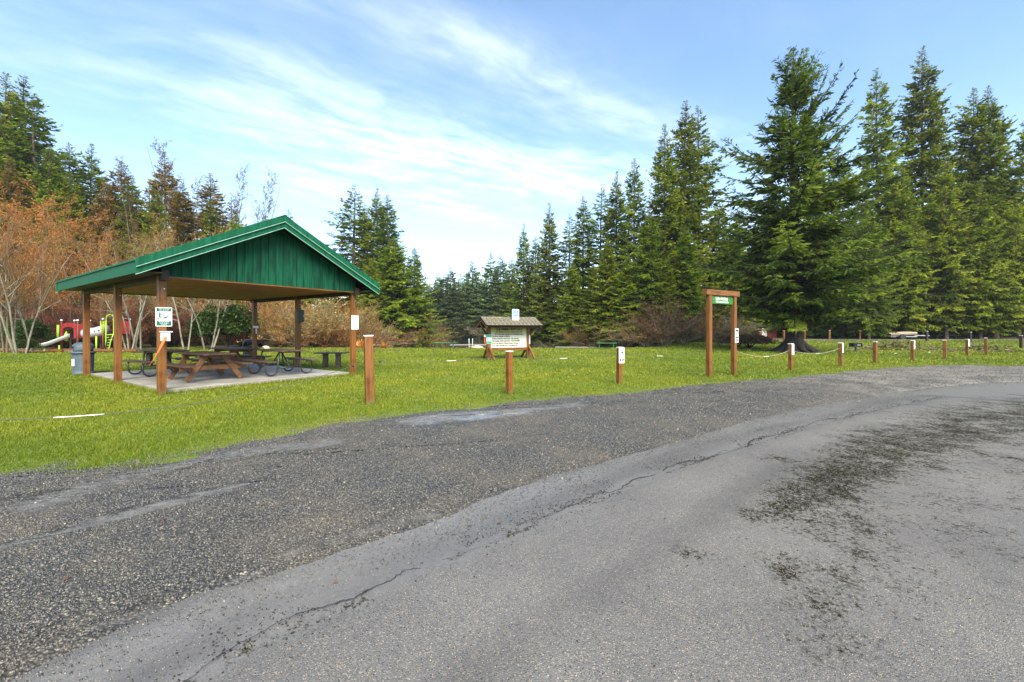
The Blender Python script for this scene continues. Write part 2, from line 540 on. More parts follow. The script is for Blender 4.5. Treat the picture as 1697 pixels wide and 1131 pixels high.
def mat_road():
    t = NT('worn_wet_asphalt')
    p = t.geo('Position')
    moss, mud, wet = t.attr('moss'), t.attr('mud'), t.attr('wet')
    vc = t.voro(p, 150, 'F1', 'Color')
    vd = t.voro(p, 150, 'F1', 'Distance')
    vc2 = t.voro(p, 78, 'F1', 'Color')
    vd2 = t.voro(p, 78, 'F1', 'Distance')
    sepc = t.N('ShaderNodeSeparateColor')
    t.L(vc, sepc.inputs[0])
    sepd = t.N('ShaderNodeSeparateColor')
    t.L(vc2, sepd.inputs[0])
    g = t.ramp(sepc.outputs[0], [(0.0, (0.036, 0.034, 0.031)), (0.38, (0.098, 0.093, 0.085)), (0.72, (0.165, 0.156, 0.138)), (0.91, (0.24, 0.21, 0.16)), (0.985, (0.40, 0.30, 0.18))])
    binder = (0.120, 0.115, 0.106)
    c = t.mix(t.rng(vd, 0.25, 0.62), g, binder)
    big = t.ramp(sepd.outputs[1], [(0.0, (0.05, 0.05, 0.052)), (0.5, (0.13, 0.127, 0.12)), (1.0, (0.32, 0.28, 0.22))])
    c = t.mix(t.m('MULTIPLY', t.rng(vd2, 0.42, 0.20), t.rng(sepd.outputs[0], 0.80, 0.86)), c, big)
    n1 = t.noise(p, 0.8, 5, 0.6)
    n2 = t.noise(p, 5.0, 6, 0.65)
    n3 = t.noise(p, 26.0, 5, 0.7)
    n4 = t.noise(p, 2.2, 5, 0.7)
    n5 = t.noise(p, 34.0, 3, 0.75)
    dk = t.voro(p, 105, 'F1', 'Color')
    dks = t.N('ShaderNodeSeparateColor')
    t.L(dk, dks.inputs[0])
    dkd = t.voro(p, 105, 'F1', 'Distance')
    c = t.mix(t.m('MULTIPLY', t.rng(dks.outputs[0], 0.90, 0.94), t.rng(dkd, 0.42, 0.25)), c, (0.022, 0.021, 0.020))
    c = t.mix(0.55, c, t.mix(t.rng(n1, 0.3, 0.7), (0.72, 0.72, 0.74), (1.25, 1.23, 1.18)), 'MULTIPLY')
    mudc = t.ramp(t.m('ADD', t.m('MULTIPLY', n2, 0.45), t.m('MULTIPLY', n3, 0.55)), [(0.32, (0.098, 0.094, 0.087)), (0.55, (0.150, 0.144, 0.133)), (0.75, (0.215, 0.206, 0.188))])
    trk = t.rng(t.m('ADD', t.attr('track'), t.m('MULTIPLY', t.m('SUBTRACT', n2, 0.5), 0.8)), 0.15, 0.9)
    mm = t.m('MULTIPLY', t.rng(t.m('ADD', mud, t.m('MULTIPLY', t.m('SUBTRACT', n2, 0.5), 0.9)), 0.3, 0.9), 0.66)
    mm = t.m('MULTIPLY', mm, t.rng(sepc.outputs[1], 0.97, 0.80, 0.35, 1.0))
    c = t.mix(mm, c, mudc)
    c = t.mix(t.m('MULTIPLY', trk, 0.72), c, t.mix(0.6, c, (0.040, 0.038, 0.035)))
    mo = t.m('ADD', t.m('MULTIPLY', moss, 1.0), t.m('ADD', t.m('MULTIPLY', t.m('SUBTRACT', n2, 0.5), 1.7), t.m('MULTIPLY', t.m('SUBTRACT', n5, 0.5), 3.4)))
    mo = t.m('ADD', mo, t.m('MULTIPLY', t.m('SUBTRACT', n4, 0.5), 1.6))
    mo = t.m('MULTIPLY', t.rng(mo, 0.30, 1.20), t.rng(moss, 0.02, 0.25))
    mo = t.m('MULTIPLY', mo, t.rng(sepc.outputs[2], 0.95, 0.75, 0.25, 1.0))
    c = t.mix(mo, c, t.mix(n3, (0.006, 0.0065, 0.003), (0.022, 0.022, 0.009)))
    h = t.m('ADD', t.m('MULTIPLY', t.m('MULTIPLY', vd, -1.0), t.m('SUBTRACT', 1.0, t.m('MULTIPLY', mm, 0.8))), t.m('MULTIPLY', n3, 0.35))
    b = t.bump(h, 0.55, 0.005)
    wv = t.m('ADD', wet, t.m('MULTIPLY', t.m('SUBTRACT', n1, 0.45), 0.6))
    r = t.m('ADD', t.rng(wv, 0.0, 1.0, 0.72, 0.40), t.m('MULTIPLY', mo, 0.4), clamp=True)
    return t.done(t.bsdf(c, r, normal=b, spec=t.m('MULTIPLY', t.m('SUBTRACT', 1.0, mo), 0.35)))


M['road'] = mat_road()


def mat_gravel():
    t = NT('dark_gravel')
    p = t.geo('Position')
    rut, wet = t.attr('rut'), t.attr('wet')
    vc = t.voro(p, 62, 'F1', 'Color')
    vd = t.voro(p, 62, 'F1', 'Distance')
    s = t.N('ShaderNodeSeparateColor')
    t.L(vc, s.inputs[0])
    g = t.ramp(s.outputs[0], [(0.0, (0.022, 0.022, 0.020)), (0.45, (0.060, 0.059, 0.054)), (0.75, (0.115, 0.109, 0.095)), (0.93, (0.20, 0.17, 0.12)), (1.0, (0.36, 0.30, 0.20))])
    c = t.mix(t.rng(vd, 0.3, 0.7), g, (0.018, 0.018, 0.016))
    n1 = t.noise(p, 1.1, 5, 0.6)
    n2 = t.noise(p, 7.0, 6, 0.65)
    c = t.mix(t.m('MULTIPLY', t.rng(n1, 0.4, 0.7), 0.5), c, t.mix(s.outputs[1], (0.05, 0.042, 0.028), (0.17, 0.14, 0.095)))
    far = t.attr('tan')
    c = t.mix(t.m('MULTIPLY', far, t.rng(n1, 0.35, 0.6, 0.2, 0.7)), c, t.mix(s.outputs[1], (0.12, 0.11, 0.09), (0.30, 0.27, 0.21)))
    fines = t.ramp(n2, [(0.3, (0.085, 0.082, 0.075)), (0.6, (0.130, 0.124, 0.112)), (0.85, (0.185, 0.176, 0.156))])
    rm = t.rng(t.m('ADD', rut, t.m('MULTIPLY', t.m('SUBTRACT', n2, 0.5), 0.9)), 0.35, 0.85)
    c = t.mix(rm, c, fines)
    h = t.m('MULTIPLY', t.m('MULTIPLY', vd, -1.0), t.m('SUBTRACT', 1.0, t.m('MULTIPLY', rm, 0.85)))
    b = t.bump(t.m('ADD', h, t.m('MULTIPLY', n2, 0.3)), 1.0, 0.012)
    r = t.rng(t.m('ADD', wet, t.m('MULTIPLY', t.m('SUBTRACT', n1, 0.5), 0.5)), 0.3, 1.1, 0.65, 0.15)
    return t.done(t.bsdf(c, r, normal=b, spec=0.4))


M['gravel'] = mat_gravel()


def mat_stones():
    t = NT('loose_stones')
    f = t.attr('tint')
    c = t.ramp(f, [(0.0, (0.016, 0.016, 0.015)), (0.45, (0.053, 0.053, 0.049)), (0.75, (0.108, 0.103, 0.090)), (0.93, (0.21, 0.18, 0.13)), (1.0, (0.40, 0.33, 0.22))])
    n = t.noise(t.geo('Position'), 1.1, 5, 0.6)
    c = t.mix(t.m('MULTIPLY', t.rng(n, 0.42, 0.7), 0.45), c, t.mix(f, (0.04, 0.034, 0.022), (0.19, 0.155, 0.10)))
    return t.done(t.bsdf(c, 0.42, spec=0.5))


M['stones'] = mat_stones()
M['crumbs'] = mat_bark('asphalt_crumb', (0.030, 0.029, 0.027), (0.010, 0.010, 0.009), 30)


def mat_concrete():
    t = NT('pale_concrete')
    p = t.mapping((1, 1, 1))
    n1 = t.noise(p, 1.3, 6, 0.6)
    n2 = t.noise(p, 40, 4, 0.7)
    c = t.ramp(n1, [(0.3, (0.20, 0.185, 0.155)), (0.6, (0.31, 0.29, 0.245)), (0.8, (0.38, 0.355, 0.305))])
    c = t.mix(0.3, c, t.ramp(n2, [(0.3, 0.6), (0.7, 1.2)]), 'MULTIPLY')
    return t.done(t.bsdf(c, t.rng(n1, 0.3, 0.7, 0.35, 0.7), normal=t.bump(n2, 0.2, 0.004)))


M['concrete'] = mat_concrete()


def mat_water():
    t = NT('lake_water')
    p = t.mapping((1.0, 0.35, 1), src='Object')
    n = t.noise(p, 1.6, 4, 0.6)
    n2 = t.noise(p, 6.0, 3, 0.6)
    b = t.bump(t.m('ADD', n, t.m('MULTIPLY', n2, 0.4)), 0.12, 0.06)
    return t.done(t.bsdf((0.012, 0.022, 0.016), 0.06, normal=b, spec=0.5))


M['water'] = mat_water()


def mat_shingle():
    t = NT('mossy_shingle')
    p = t.mapping((2, 2, 2))
    n = t.noise(p, 2.5, 5, 0.65)
    n2 = t.noise(p, 14, 4, 0.6)
    c = t.ramp(n2, [(0.3, (0.045, 0.041, 0.034)), (0.55, (0.092, 0.084, 0.070)), (0.8, (0.155, 0.144, 0.120))])
    c = t.mix(t.m('MULTIPLY', t.objrand(), 0.35), c, (0.16, 0.14, 0.11))
    c = t.mix(t.m('MULTIPLY', t.rng(n, 0.52, 0.66), 0.75), c, (0.30, 0.23, 0.04))
    return t.done(t.bsdf(c, 0.85, normal=t.bump(n2, 0.5, 0.008)))


M['shingle'] = mat_shingle()


def mat_kiosk_board():
    t = NT('yellowed_sign_board')
    p = t.mapping((1, 1, 1))
    z = t.N('ShaderNodeSeparateXYZ')
    t.L(p, z.inputs[0])
    n = t.noise(p, 2.5, 4, 0.6)
    f = t.m('ADD', z.outputs[2], t.m('MULTIPLY', t.m('SUBTRACT', n, 0.5), 0.5))
    c = t.ramp(t.rng(f, 1.2, 1.7, 0, 1, False), [(0.0, (0.60, 0.59, 0.48)), (0.5, (0.52, 0.48, 0.20)), (1.0, (0.40, 0.33, 0.035))])
    return t.done(t.bsdf(c, 0.5))


M['kiosk_board'] = mat_kiosk_board()


def mat_bark_chips():
    t = NT('bark_mulch')
    p = t.geo('Position')
    v = t.voro(p, 22, 'F1', 'Color')
    s = t.N('ShaderNodeSeparateColor')
    t.L(v, s.inputs[0])
    c = t.ramp(s.outputs[0], [(0, (0.12, 0.055, 0.025)), (0.6, (0.30, 0.16, 0.075)), (1, (0.46, 0.28, 0.15))])
    return t.done(t.bsdf(c, 0.9, normal=t.bump(t.voro(p, 22), 0.8, 0.03)))


M['mulch'] = mat_bark_chips()


# ------------------------------------------------------------------ mesh helpers
def link(name, me, mat=None, parent=None, loc=None, smooth=False):
    if mat is not None:
        me.materials.append(M[mat] if isinstance(mat, str) else mat)
    o = bpy.data.objects.new(name, me)
    COL.objects.link(o)
    if parent is not None:
        o.parent = parent
    if loc is not None:
        o.location = loc
    if smooth:
        me.polygons.foreach_set('use_smooth', [True] * len(me.polygons))
    return o


def np_mesh(name, V, F, tint=None, attrs=None):
    V = np.ascontiguousarray(V, dtype=np.float32)
    F = np.ascontiguousarray(F, dtype=np.int32)
    me = bpy.data.meshes.new(name)
    k = F.shape[1]
    me.vertices.add(len(V))
    me.vertices.foreach_set('co', V.ravel())
    me.loops.add(F.size)
    me.loops.foreach_set('vertex_index', F.ravel())
    me.polygons.add(len(F))
    me.polygons.foreach_set('loop_start', np.arange(0, F.size, k, dtype=np.int32))
    me.update(calc_edges=True)
    at_ = dict(attrs or {})
    if tint is not None:
        at_['tint'] = tint
    for nm, a in at_.items():
        A = me.attributes.new(nm, 'FLOAT', 'POINT')
        A.data.foreach_set('value', np.ascontiguousarray(a, dtype=np.float32))
    me.validate()
    return me


class MB:
    def __init__(self):
        self.v, self.f = [], []

    def add(self, vs_, fs):
        o = len(self.v)
        self.v += [tuple(p) for p in vs_]
        self.f += [tuple(i + o for i in f) for f in fs]
        return self

    def box(self, c, s, rot=None):
        hx, hy, hz = s[0] / 2, s[1] / 2, s[2] / 2
        P = [Vector((x, y, z)) for x in (-hx, hx) for y in (-hy, hy) for z in (-hz, hz)]
        if rot is not None:
            P = [rot @ p for p in P]
        C = Vector(c)
        return self.add([p + C for p in P], [(0, 1, 3, 2), (4, 6, 7, 5), (0, 4, 5, 1), (2, 3, 7, 6), (0, 2, 6, 4), (1, 5, 7, 3)])

    def bar(self, a, b, w, t, up=(0, 0, 1)):
        """rectangular bar from a to b, w across (side), t thick (up-ish)"""
        a, b = Vector(a), Vector(b)
        d = (b - a).normalized()
        s = d.cross(Vector(up))
        if s.length < 1e-5:
            s = d.cross(Vector((1, 0, 0)))
        s.normalize()
        u = s.cross(d)
        P = []
        for e in (a, b):
            for i, j in ((-1, -1), (1, -1), (1, 1), (-1, 1)):
                P.append(e + s * (i * w / 2) + u * (j * t / 2))
        return self.add(P, [(3, 2, 1, 0), (4, 5, 6, 7), (0, 1, 5, 4), (1, 2, 6, 5), (2, 3, 7, 6), (3, 0, 4, 7)])

    def tube(self, pts, r, n=8, cap=True, closed=False):
        pts = [Vector(p) for p in pts]
        k = len(pts)
        rs = r if isinstance(r, (list, tuple)) else [r] * k
        V, Fc = [], []
        ref = None
        for i, p in enumerate(pts):
            if closed:
                d = pts[(i + 1) % k] - pts[i - 1]
            else:
                d = pts[min(i + 1, k - 1)] - pts[max(i - 1, 0)]
            d.normalize()
            if ref is None:
                ref = Vector((0, 0, 1)) if abs(d.z) < 0.9 else Vector((1, 0, 0))
            s = d.cross(ref).normalized()
            u = s.cross(d).normalized()
            ref = u
            for j in range(n):
                a = 2 * math.pi * j / n
                V.append(p + (s * math.cos(a) + u * math.sin(a)) * rs[i])
        for i in range(k if closed else k - 1):
            for j in range(n):
                i2 = (i + 1) % k
                Fc.append((i * n + j, i * n + (j + 1) % n, i2 * n + (j + 1) % n, i2 * n + j))
        if cap and not closed:
            Fc.append(tuple(range(n))[::-1])
            Fc.append(tuple((k - 1) * n + j for j in range(n)))
        return self.add(V, Fc)

    def lathe(self, prof, n=24, c=(0, 0, 0)):
        V, Fc = [], []
        for r, z in prof:
            for j in range(n):
                a = 2 * math.pi * j / n
                V.append((c[0] + r * math.cos(a), c[1] + r * math.sin(a), c[2] + z))
        for i in range(len(prof) - 1):
            for j in range(n):
                Fc.append((i * n + j, i * n + (j + 1) % n, (i + 1) * n + (j + 1) % n, (i + 1) * n + j))
        Fc.append(tuple(range(n))[::-1])
        Fc.append(tuple((len(prof) - 1) * n + j for j in range(n)))
        return self.add(V, Fc)

    def prism(self, poly, a, b, axis='Y'):
        """poly in the plane normal to axis, extruded from a to b"""
        n = len(poly)
        V = []
        for t in (a, b):
            for p, q in poly:
                V.append({'Y': (p, t, q), 'X': (t, p, q), 'Z': (p, q, t)}[axis])
        Fc = [tuple(range(n))[::-1], tuple(range(n, 2 * n))]
        for i in range(n):
            j = (i + 1) % n
            Fc.append((i, j, n + j, n + i))
        return self.add(V, Fc)

    def mesh(self, name):
        me = bpy.data.meshes.new(name)
        me.from_pydata(self.v, [], self.f)
        bm_fix(me)
        return me

    def build(self, name, mat, parent=None, bevel=0.0, smooth=False, loc=None):
        o = link(name, self.mesh(name), mat, parent, loc, smooth)
        if bevel:
            b = o.modifiers.new('bevel', 'BEVEL')
            b.width = bevel
            b.segments = 2
            b.limit_method = 'ANGLE'
        return o


def bm_fix(me):
    import bmesh
    bm = bmesh.new()
    bm.from_mesh(me)
    bmesh.ops.recalc_face_normals(bm, faces=bm.faces)
    bm.to_mesh(me)
    bm.free()


ORD = ['first', 'second', 'third', 'fourth', 'fifth', 'sixth', 'seventh', 'eighth', 'ninth', 'tenth', 'eleventh', 'twelfth', 'thirteenth', 'fourteenth',
       'fifteenth', 'sixteenth', 'seventeenth', 'eighteenth', 'nineteenth', 'twentieth']


def rank(v, allv):
    return ORD[sorted(allv).index(v)] + ' from left'


def tag(o, label=None, cat=None, group=None, kind=None):
    if label:
        o['label'] = label
    if cat:
        o['category'] = cat
    if group:
        o['group'] = group
    if kind:
        o['kind'] = kind
    return o


def thing(name, label, cat, loc=(0, 0, 0), rz=0.0, group=None):
    o = bpy.data.objects.new(name, None)
    o.empty_display_size = 0.2
    COL.objects.link(o)
    o.location = loc
    o.rotation_euler = (0, 0, rz)
    return tag(o, label, cat, group)


def copy_tree(o, parent=None):
    c = o.copy()
    COL.objects.link(c)
    if parent is not None:
        c.parent = parent
    for ch in list(o.children):
        copy_tree(ch, c)
    return c


def text(s, size, mat, parent, loc, rot=(R(90), 0, 0), align='CENTER', depth=0.001, xs=1.0, name='lettering', bold=0.0):
    cu = bpy.data.curves.new('lettering', 'FONT')
    cu.body = s
    cu.size = size
    cu.align_x = align
    cu.align_y = 'CENTER'
    cu.extrude = depth
    cu.offset = bold
    cu.resolution_u = 2
    tmp = bpy.data.objects.new('tmp_text', cu)
    me = bpy.data.meshes.new_from_object(tmp)
    bpy.data.objects.remove(tmp)
    o = link(name, me, mat, parent)
    o.location = loc
    o.rotation_euler = rot
    o.scale = (xs, 1, 1)
    return o


# ------------------------------------------------------------------ site plan (metres)
EDGE_GRASS = [(-30, -14), (-14, -4), (-9.5, 1.2), (-7.2, 3.2)] + [gpt(*p) for p in (
    (0, 788), (104, 787), (189, 777), (283, 765), (377, 741), (471, 725), (542, 706), (613, 699), (707, 685), (800, 675),
    (906, 662), (1022, 654), (1138, 641), (1233, 633), (1329, 625), (1434, 614), (1487, 609), (1593, 606), (1697, 607))] + [(26, 18.0), (36, 17.5), (60, 16)]
EDGE_ROAD = [(-9, -14), (-4.6, -5), (-2.9, -1.0)] + [gpt(*p) for p in (
    (38, 1131), (151, 1074), (311, 991), (401, 970), (471, 946), (589, 904), (698, 871), (800, 832), (922, 789), (1011, 765),
    (1096, 741), (1212, 707), (1329, 678), (1487, 651), (1593, 638), (1697, 633))] + [(19, 13.0), (30, 13.4), (60, 12.6)]
CRACK = [gpt(*p) for p in ((250, 1190), (354, 1121), (448, 1064), (495, 1045), (613, 994), (707, 946), (800, 909), (858, 884), (990, 831),
                           (1085, 791), (1223, 746), (1329, 712), (1461, 680), (1560, 660))]


def resample(P, step, jitter=0.0, seed=0):
    P = np.asarray(P, float)
    # smooth Catmull-Rom then even steps
    Q = []
    n = len(P)
    for i in range(n - 1):
        p0, p1, p2, p3 = P[max(i - 1, 0)], P[i], P[i + 1], P[min(i + 2, n - 1)]
        k0 = 0.0
        k1 = k0 + max(np.hypot(*(p1 - p0)), 1e-4) ** 0.5
        k2 = k1 + max(np.hypot(*(p2 - p1)), 1e-4) ** 0.5
        k3 = k2 + max(np.hypot(*(p3 - p2)), 1e-4) ** 0.5
        for t in np.linspace(k1, k2, 24, endpoint=False):      # centripetal Catmull-Rom: no loops
            a1 = p0 * (k1 - t) / (k1 - k0) + p1 * (t - k0) / (k1 - k0)
            a2 = p1 * (k2 - t) / (k2 - k1) + p2 * (t - k1) / (k2 - k1)
            a3 = p2 * (k3 - t) / (k3 - k2) + p3 * (t - k2) / (k3 - k2)
            b1 = a1 * (k2 - t) / (k2 - k0) + a2 * (t - k0) / (k2 - k0)
            b2 = a2 * (k3 - t) / (k3 - k1) + a3 * (t - k1) / (k3 - k1)
            Q.append(b1 * (k2 - t) / (k2 - k1) + b2 * (t - k1) / (k2 - k1))
    Q.append(P[-1])
    Q = np.array(Q)
    s = np.concatenate([[0], np.cumsum(np.hypot(*np.diff(Q, axis=0).T))])
    u = [0.0]
    while u[-1] < s[-1]:
        x = np.interp(u[-1], s, Q[:, 0])
        y = np.interp(u[-1], s, Q[:, 1])
        u.append(u[-1] + step * max(1.0, math.hypot(x, y) / 5.0))
    u = np.array(u)
    X, Y = np.interp(u, s, Q[:, 0]), np.interp(u, s, Q[:, 1])
    if jitter:
        tx, ty = np.gradient(X), np.gradient(Y)
        l = np.hypot(tx, ty) + 1e-9
        j = jitter * (vnoise(u * 1.1, u * 0, seed) + 0.6 * vnoise(u * 3.3, u * 0, seed + 1) + 0.4 * vnoise(u * 9, u * 0, seed + 2))
        X, Y = X - ty / l * j, Y + tx / l * j
    return np.stack([X, Y], 1)


GE = resample(EDGE_GRASS, 0.06, 0.13, 11)
RE = resample(EDGE_ROAD, 0.06, 0.035, 23)
GRAVEL_POLY = np.concatenate([GE, RE[::-1]])
ROAD_POLY = np.concatenate([RE, np.array([(60, -40), (-9, -40)])])
PAVED_POLY = np.concatenate([GE, np.array([(60, -40), (-30, -40)])])

# ------------------------------------------------------------------ ground sheet
def axis_pts(segs):
    out = []
    for a, b, st in segs:
        out += list(np.arange(a, b, st))
    return np.array(sorted(set(np.round(out, 4))))


def make_ground():
    xs = axis_pts([(-900, -200, 50), (-200, -60, 10), (-60, -24, 2), (-24, 34, 0.75), (34, 70, 3), (70, 200, 10), (200, 901, 50)])
    ys = axis_pts([(-300, -40, 40), (-40, -2, 4), (-2, 30, 1.0), (30, 62, 0.75), (62, 126, 2.5), (126, 200, 8), (200, 1501, 60)])
    X, Y = np.meshgrid(xs, ys)
    Z = gz(X, Y)
    inside = poly_sdf(PAVED_POLY, X, Y)
    Z = Z - 0.10 * (1 - sstep(-0.9, -0.15, inside))
    n, m_ = X.shape[1], X.shape[0]
    idx = np.arange(X.size).reshape(X.shape)
    F = np.stack([idx[:-1, :-1], idx[:-1, 1:], idx[1:, 1:], idx[1:, :-1]], -1).reshape(-1, 4)
    lawn_far = np.where(X < -8, 27.5 - 0.25 * (X + 8), 36.0)
    lawn_far = np.where(X > 10, 46 + 0 * X, lawn_far)
    forest = sstep(-1.5, 1.5, Y - lawn_far)
    forest = np.maximum(forest, sstep(-3, 0.3, -poly_sdf(LAKE, X, Y)))
    forest = np.maximum(forest, sstep(4.8, 1.0, np.hypot(X - 19.3, Y - 30.2)) * 0.75)
    me = np_mesh('ground', np.stack([X, Y, Z], -1).reshape(-1, 3), F, attrs={'forest': forest.ravel()})
    tag(link('ground', me, 'ground', smooth=True), kind='structure')


make_ground()


def strip(A, B, vpos):
    """ruled strip between matched curves A and B"""
    V = []
    for v in vpos:
        V.append(A * (1 - v) + B * v)
    V = np.array(V)                       # (nv, nu, 2)
    nv, nu = V.shape[:2]
    idx = np.arange(nv * nu).reshape(nv, nu)
    F = np.stack([idx[:-1, :-1], idx[1:, :-1], idx[1:, 1:], idx[:-1, 1:]], -1).reshape(-1, 4)
    return V.reshape(-1, 2), F


def match(C, A):
    """resample curve C to len(A) points by fractional arc-length"""
    def arc(P):
        s = np.concatenate([[0], np.cumsum(np.hypot(*np.diff(P, axis=0).T))])
        return s / s[-1]
    u, w = arc(A), arc(C)
    return np.stack([np.interp(u, w, C[:, 0]), np.interp(u, w, C[:, 1])], 1)


MOSS = [  # (px, py, radius m, strength)
    ((1272, 868), (1330, 835), 0.16, 0.9), ((1330, 835), (1410, 792), 0.28, 1.0), ((1410, 792), (1490, 742), 0.36, 1.0),
    ((1490, 742), (1600, 715), 0.5, 0.95), ((1600, 715), (1720, 690), 0.65, 0.9), ((1276, 764), (1296, 768), 0.13, 0.95),
    ((1500, 775), (1560, 785), 0.26, 0.7), ((1420, 722), (1500, 735), 0.22, 0.65), ((1640, 760), (1690, 770), 0.3, 0.55),
    ((1560, 840), (1690, 850), 0.25, 0.42), ((1290, 940), (1300, 960), 0.10, 0.7), ((1330, 1000), (1350, 1012), 0.10, 0.65),
    ((1360, 900), (1420, 870), 0.22, 0.6), ((1380, 960), (1430, 900), 0.16, 0.45), ((1600, 700), (1760, 665), 0.7, 0.7),
    ((1450, 900), (1697, 800), 0.55, 0.30), ((1350, 1050), (1480, 960), 0.30, 0.26), ((1560, 730), (1740, 740), 0.5, 0.55), ((1380, 755), (1440, 745), 0.2, 0.55),
    ((1130, 930), (1170, 934), 0.06, 0.6), ((1460, 800), (1540, 760), 0.22, 0.7)]


def road_z(X, Y):
    edge = line_dist(RE[::4], X, Y)
    crack = line_dist(CRACK, X, Y)
    cs = poly_sdf(np.array(list(CRACK) + [(60, -40), (-6, -40)]), X, Y)
    Z = 0.006 + 0.022 * sstep(0.0, 0.5, edge) + 0.02 * sstep(0.15, -0.25, cs) - 0.018 * sstep(0.07, 0.0, crack)
    return Z + 0.006 * vnoise(X * 1.4, Y * 1.4, 4) * sstep(0, 0.3, edge)


def make_road():
    inner = np.array([(-4, -40.0), (2, -12), (4.5, -6), (8, -2), (14, 1.5), (24, 3.5), (60, 3.0)])
    C = match(resample(inner, 0.3), RE)
    vpos = np.concatenate([[0, 0.004, 0.01, 0.018], np.linspace(0.03, 0.5, 84), np.linspace(0.53, 1.0, 14)])
    P, F = strip(RE, C, vpos)
    X, Y = P[:, 0], P[:, 1]
    edge = line_dist(RE[::4], X, Y)
    crack = line_dist(CRACK, X, Y)
    cs = poly_sdf(np.array(list(CRACK) + [(60, -40), (-6, -40)]), X, Y)      # negative on the camera side of the crack
    mud = sstep(0.35, -0.1, -cs) * 0.95
    mud = np.maximum(mud, 0.55 * sstep(0.6, 0.0, crack) * (vnoise(X * 0.8, Y * 0.8, 2) * 0.5 + 0.5))
    moss = np.zeros_like(X)
    for a, b, r, s in MOSS:
        d = line_dist([gpt(*a), gpt(*b)], X, Y)
        moss = np.maximum(moss, s * sstep(r * 2.1, r * 0.25, d))
    cr = sstep(0.05, 0.0, crack) * (0.55 + 0.4 * vnoise(X * 2.2, Y * 2.2, 8))
    moss = np.maximum(moss, cr)
    wet = 0.55 + 0.35 * mud + 0.25 * sstep(6, 12, Y) * sstep(2, 8, X)
    wet = wet - 0.5 * moss
    ins = -cs + 0.18 * vnoise(X * 0.35, Y * 0.35, 51)
    track = 0.75 * np.exp(-((ins - 0.75) / 0.22) ** 2) + 0.85 * np.exp(-((ins - 2.25) / 0.30) ** 2) + 0.7 * np.exp(-((ins - 3.9) / 0.30) ** 2) + 0.8 * np.exp(-((ins + 0.22) / 0.14) ** 2)
    track = track * (0.65 + 0.5 * vnoise(X * 0.5, Y * 0.5, 53))
    track = track + 0.9 * np.exp(-(edge / 0.13) ** 2) * (0.6 + 0.6 * vnoise(X * 0.9, Y * 0.9, 57))
    track = track + 0.55 * np.clip(vnoise(ins * 2.6, (X + Y) * 0.30, 58), 0, 1) * sstep(3.5, 0.0, np.abs(ins))
    Z = road_z(X, Y)
    me = np_mesh('road', np.stack([X, Y, Z], 1), F, attrs={'moss': moss, 'mud': mud, 'wet': wet, 'track': track})
    tag(link('road', me, 'road', smooth=True), kind='structure')


RUTS = [([gpt(*p) for p in ((-200, 960), (0, 912), (150, 872), (300, 832), (420, 800))], 0.09, 0.85),
        ([gpt(*p) for p in ((80, 832), (160, 805), (230, 785), (330, 765), (470, 742), (560, 735))], 0.30, 0.7),
        ([gpt(*p) for p in ((690, 700), (760, 692), (860, 682), (960, 672))], 0.42, 0.85),
        ([gpt(*p) for p in ((150, 1030), (330, 990), (480, 915), (620, 875), (720, 845))], 0.10, 0.55),
        ([gpt(*p) for p in ((1100, 735), (1250, 690), (1400, 660), (1600, 632))], 0.28, 0.2)]
PUDDLES = [([gpt(*p) for p in ((-30, 838), (40, 826), (100, 815))], 0.07), ([gpt(*p) for p in ((728, 704), (770, 698), (812, 690))], 0.18)]


def gravel_fields(X, Y):
    rut = np.zeros_like(X)
    for pts, r, s in RUTS:
        d = line_dist(pts, X, Y) + 0.4 * r * vnoise(X * 2, Y * 2, 6)
        rut = np.maximum(rut, s * sstep(r * 1.5, r * 0.3, d))
    pud = np.zeros_like(X)
    for pts, r in PUDDLES:
        d = line_dist(pts, X, Y) + 0.3 * r * vnoise(X * 4, Y * 4, 9)
        pud = np.maximum(pud, sstep(r * 1.25, r * 0.6, d))
    tan = sstep(5, 11, X) * sstep(7, 11, Y)
    return rut, pud, tan


def gravel_z(X, Y):
    rut, pud, tan = gravel_fields(X, Y)
    e = -poly_sdf(GRAVEL_POLY[::6], X, Y)
    und = poly_sdf(ROAD_POLY[::2], X, Y)
    return -0.034 * (1 - sstep(0.02, 0.22, und)) + 0.004 + 0.018 * sstep(0.0, 0.5, e) - 0.016 * rut - 0.012 * pud + 0.010 * vnoise(X * 1.6, Y * 1.6, 12)


def make_gravel():
    # runs a little way under the road so that no gap opens
    C = match(RE, GE)
    C = C + np.array([0.22, -0.12])
    P, F = strip(GE, C, np.linspace(0, 1, 46))
    X, Y = P[:, 0], P[:, 1]
    rut, pud, tan = gravel_fields(X, Y)
    Z = gravel_z(X, Y)
    wet = np.clip(0.35 + 0.3 * rut + pud, 0, 1.2)
    me = np_mesh('gravel_shoulder', np.stack([X, Y, Z], 1), F, attrs={'rut': rut, 'wet': wet, 'tan': tan})
    tag(link('gravel_shoulder', me, 'gravel', smooth=True), kind='structure')


make_gravel()
make_road()


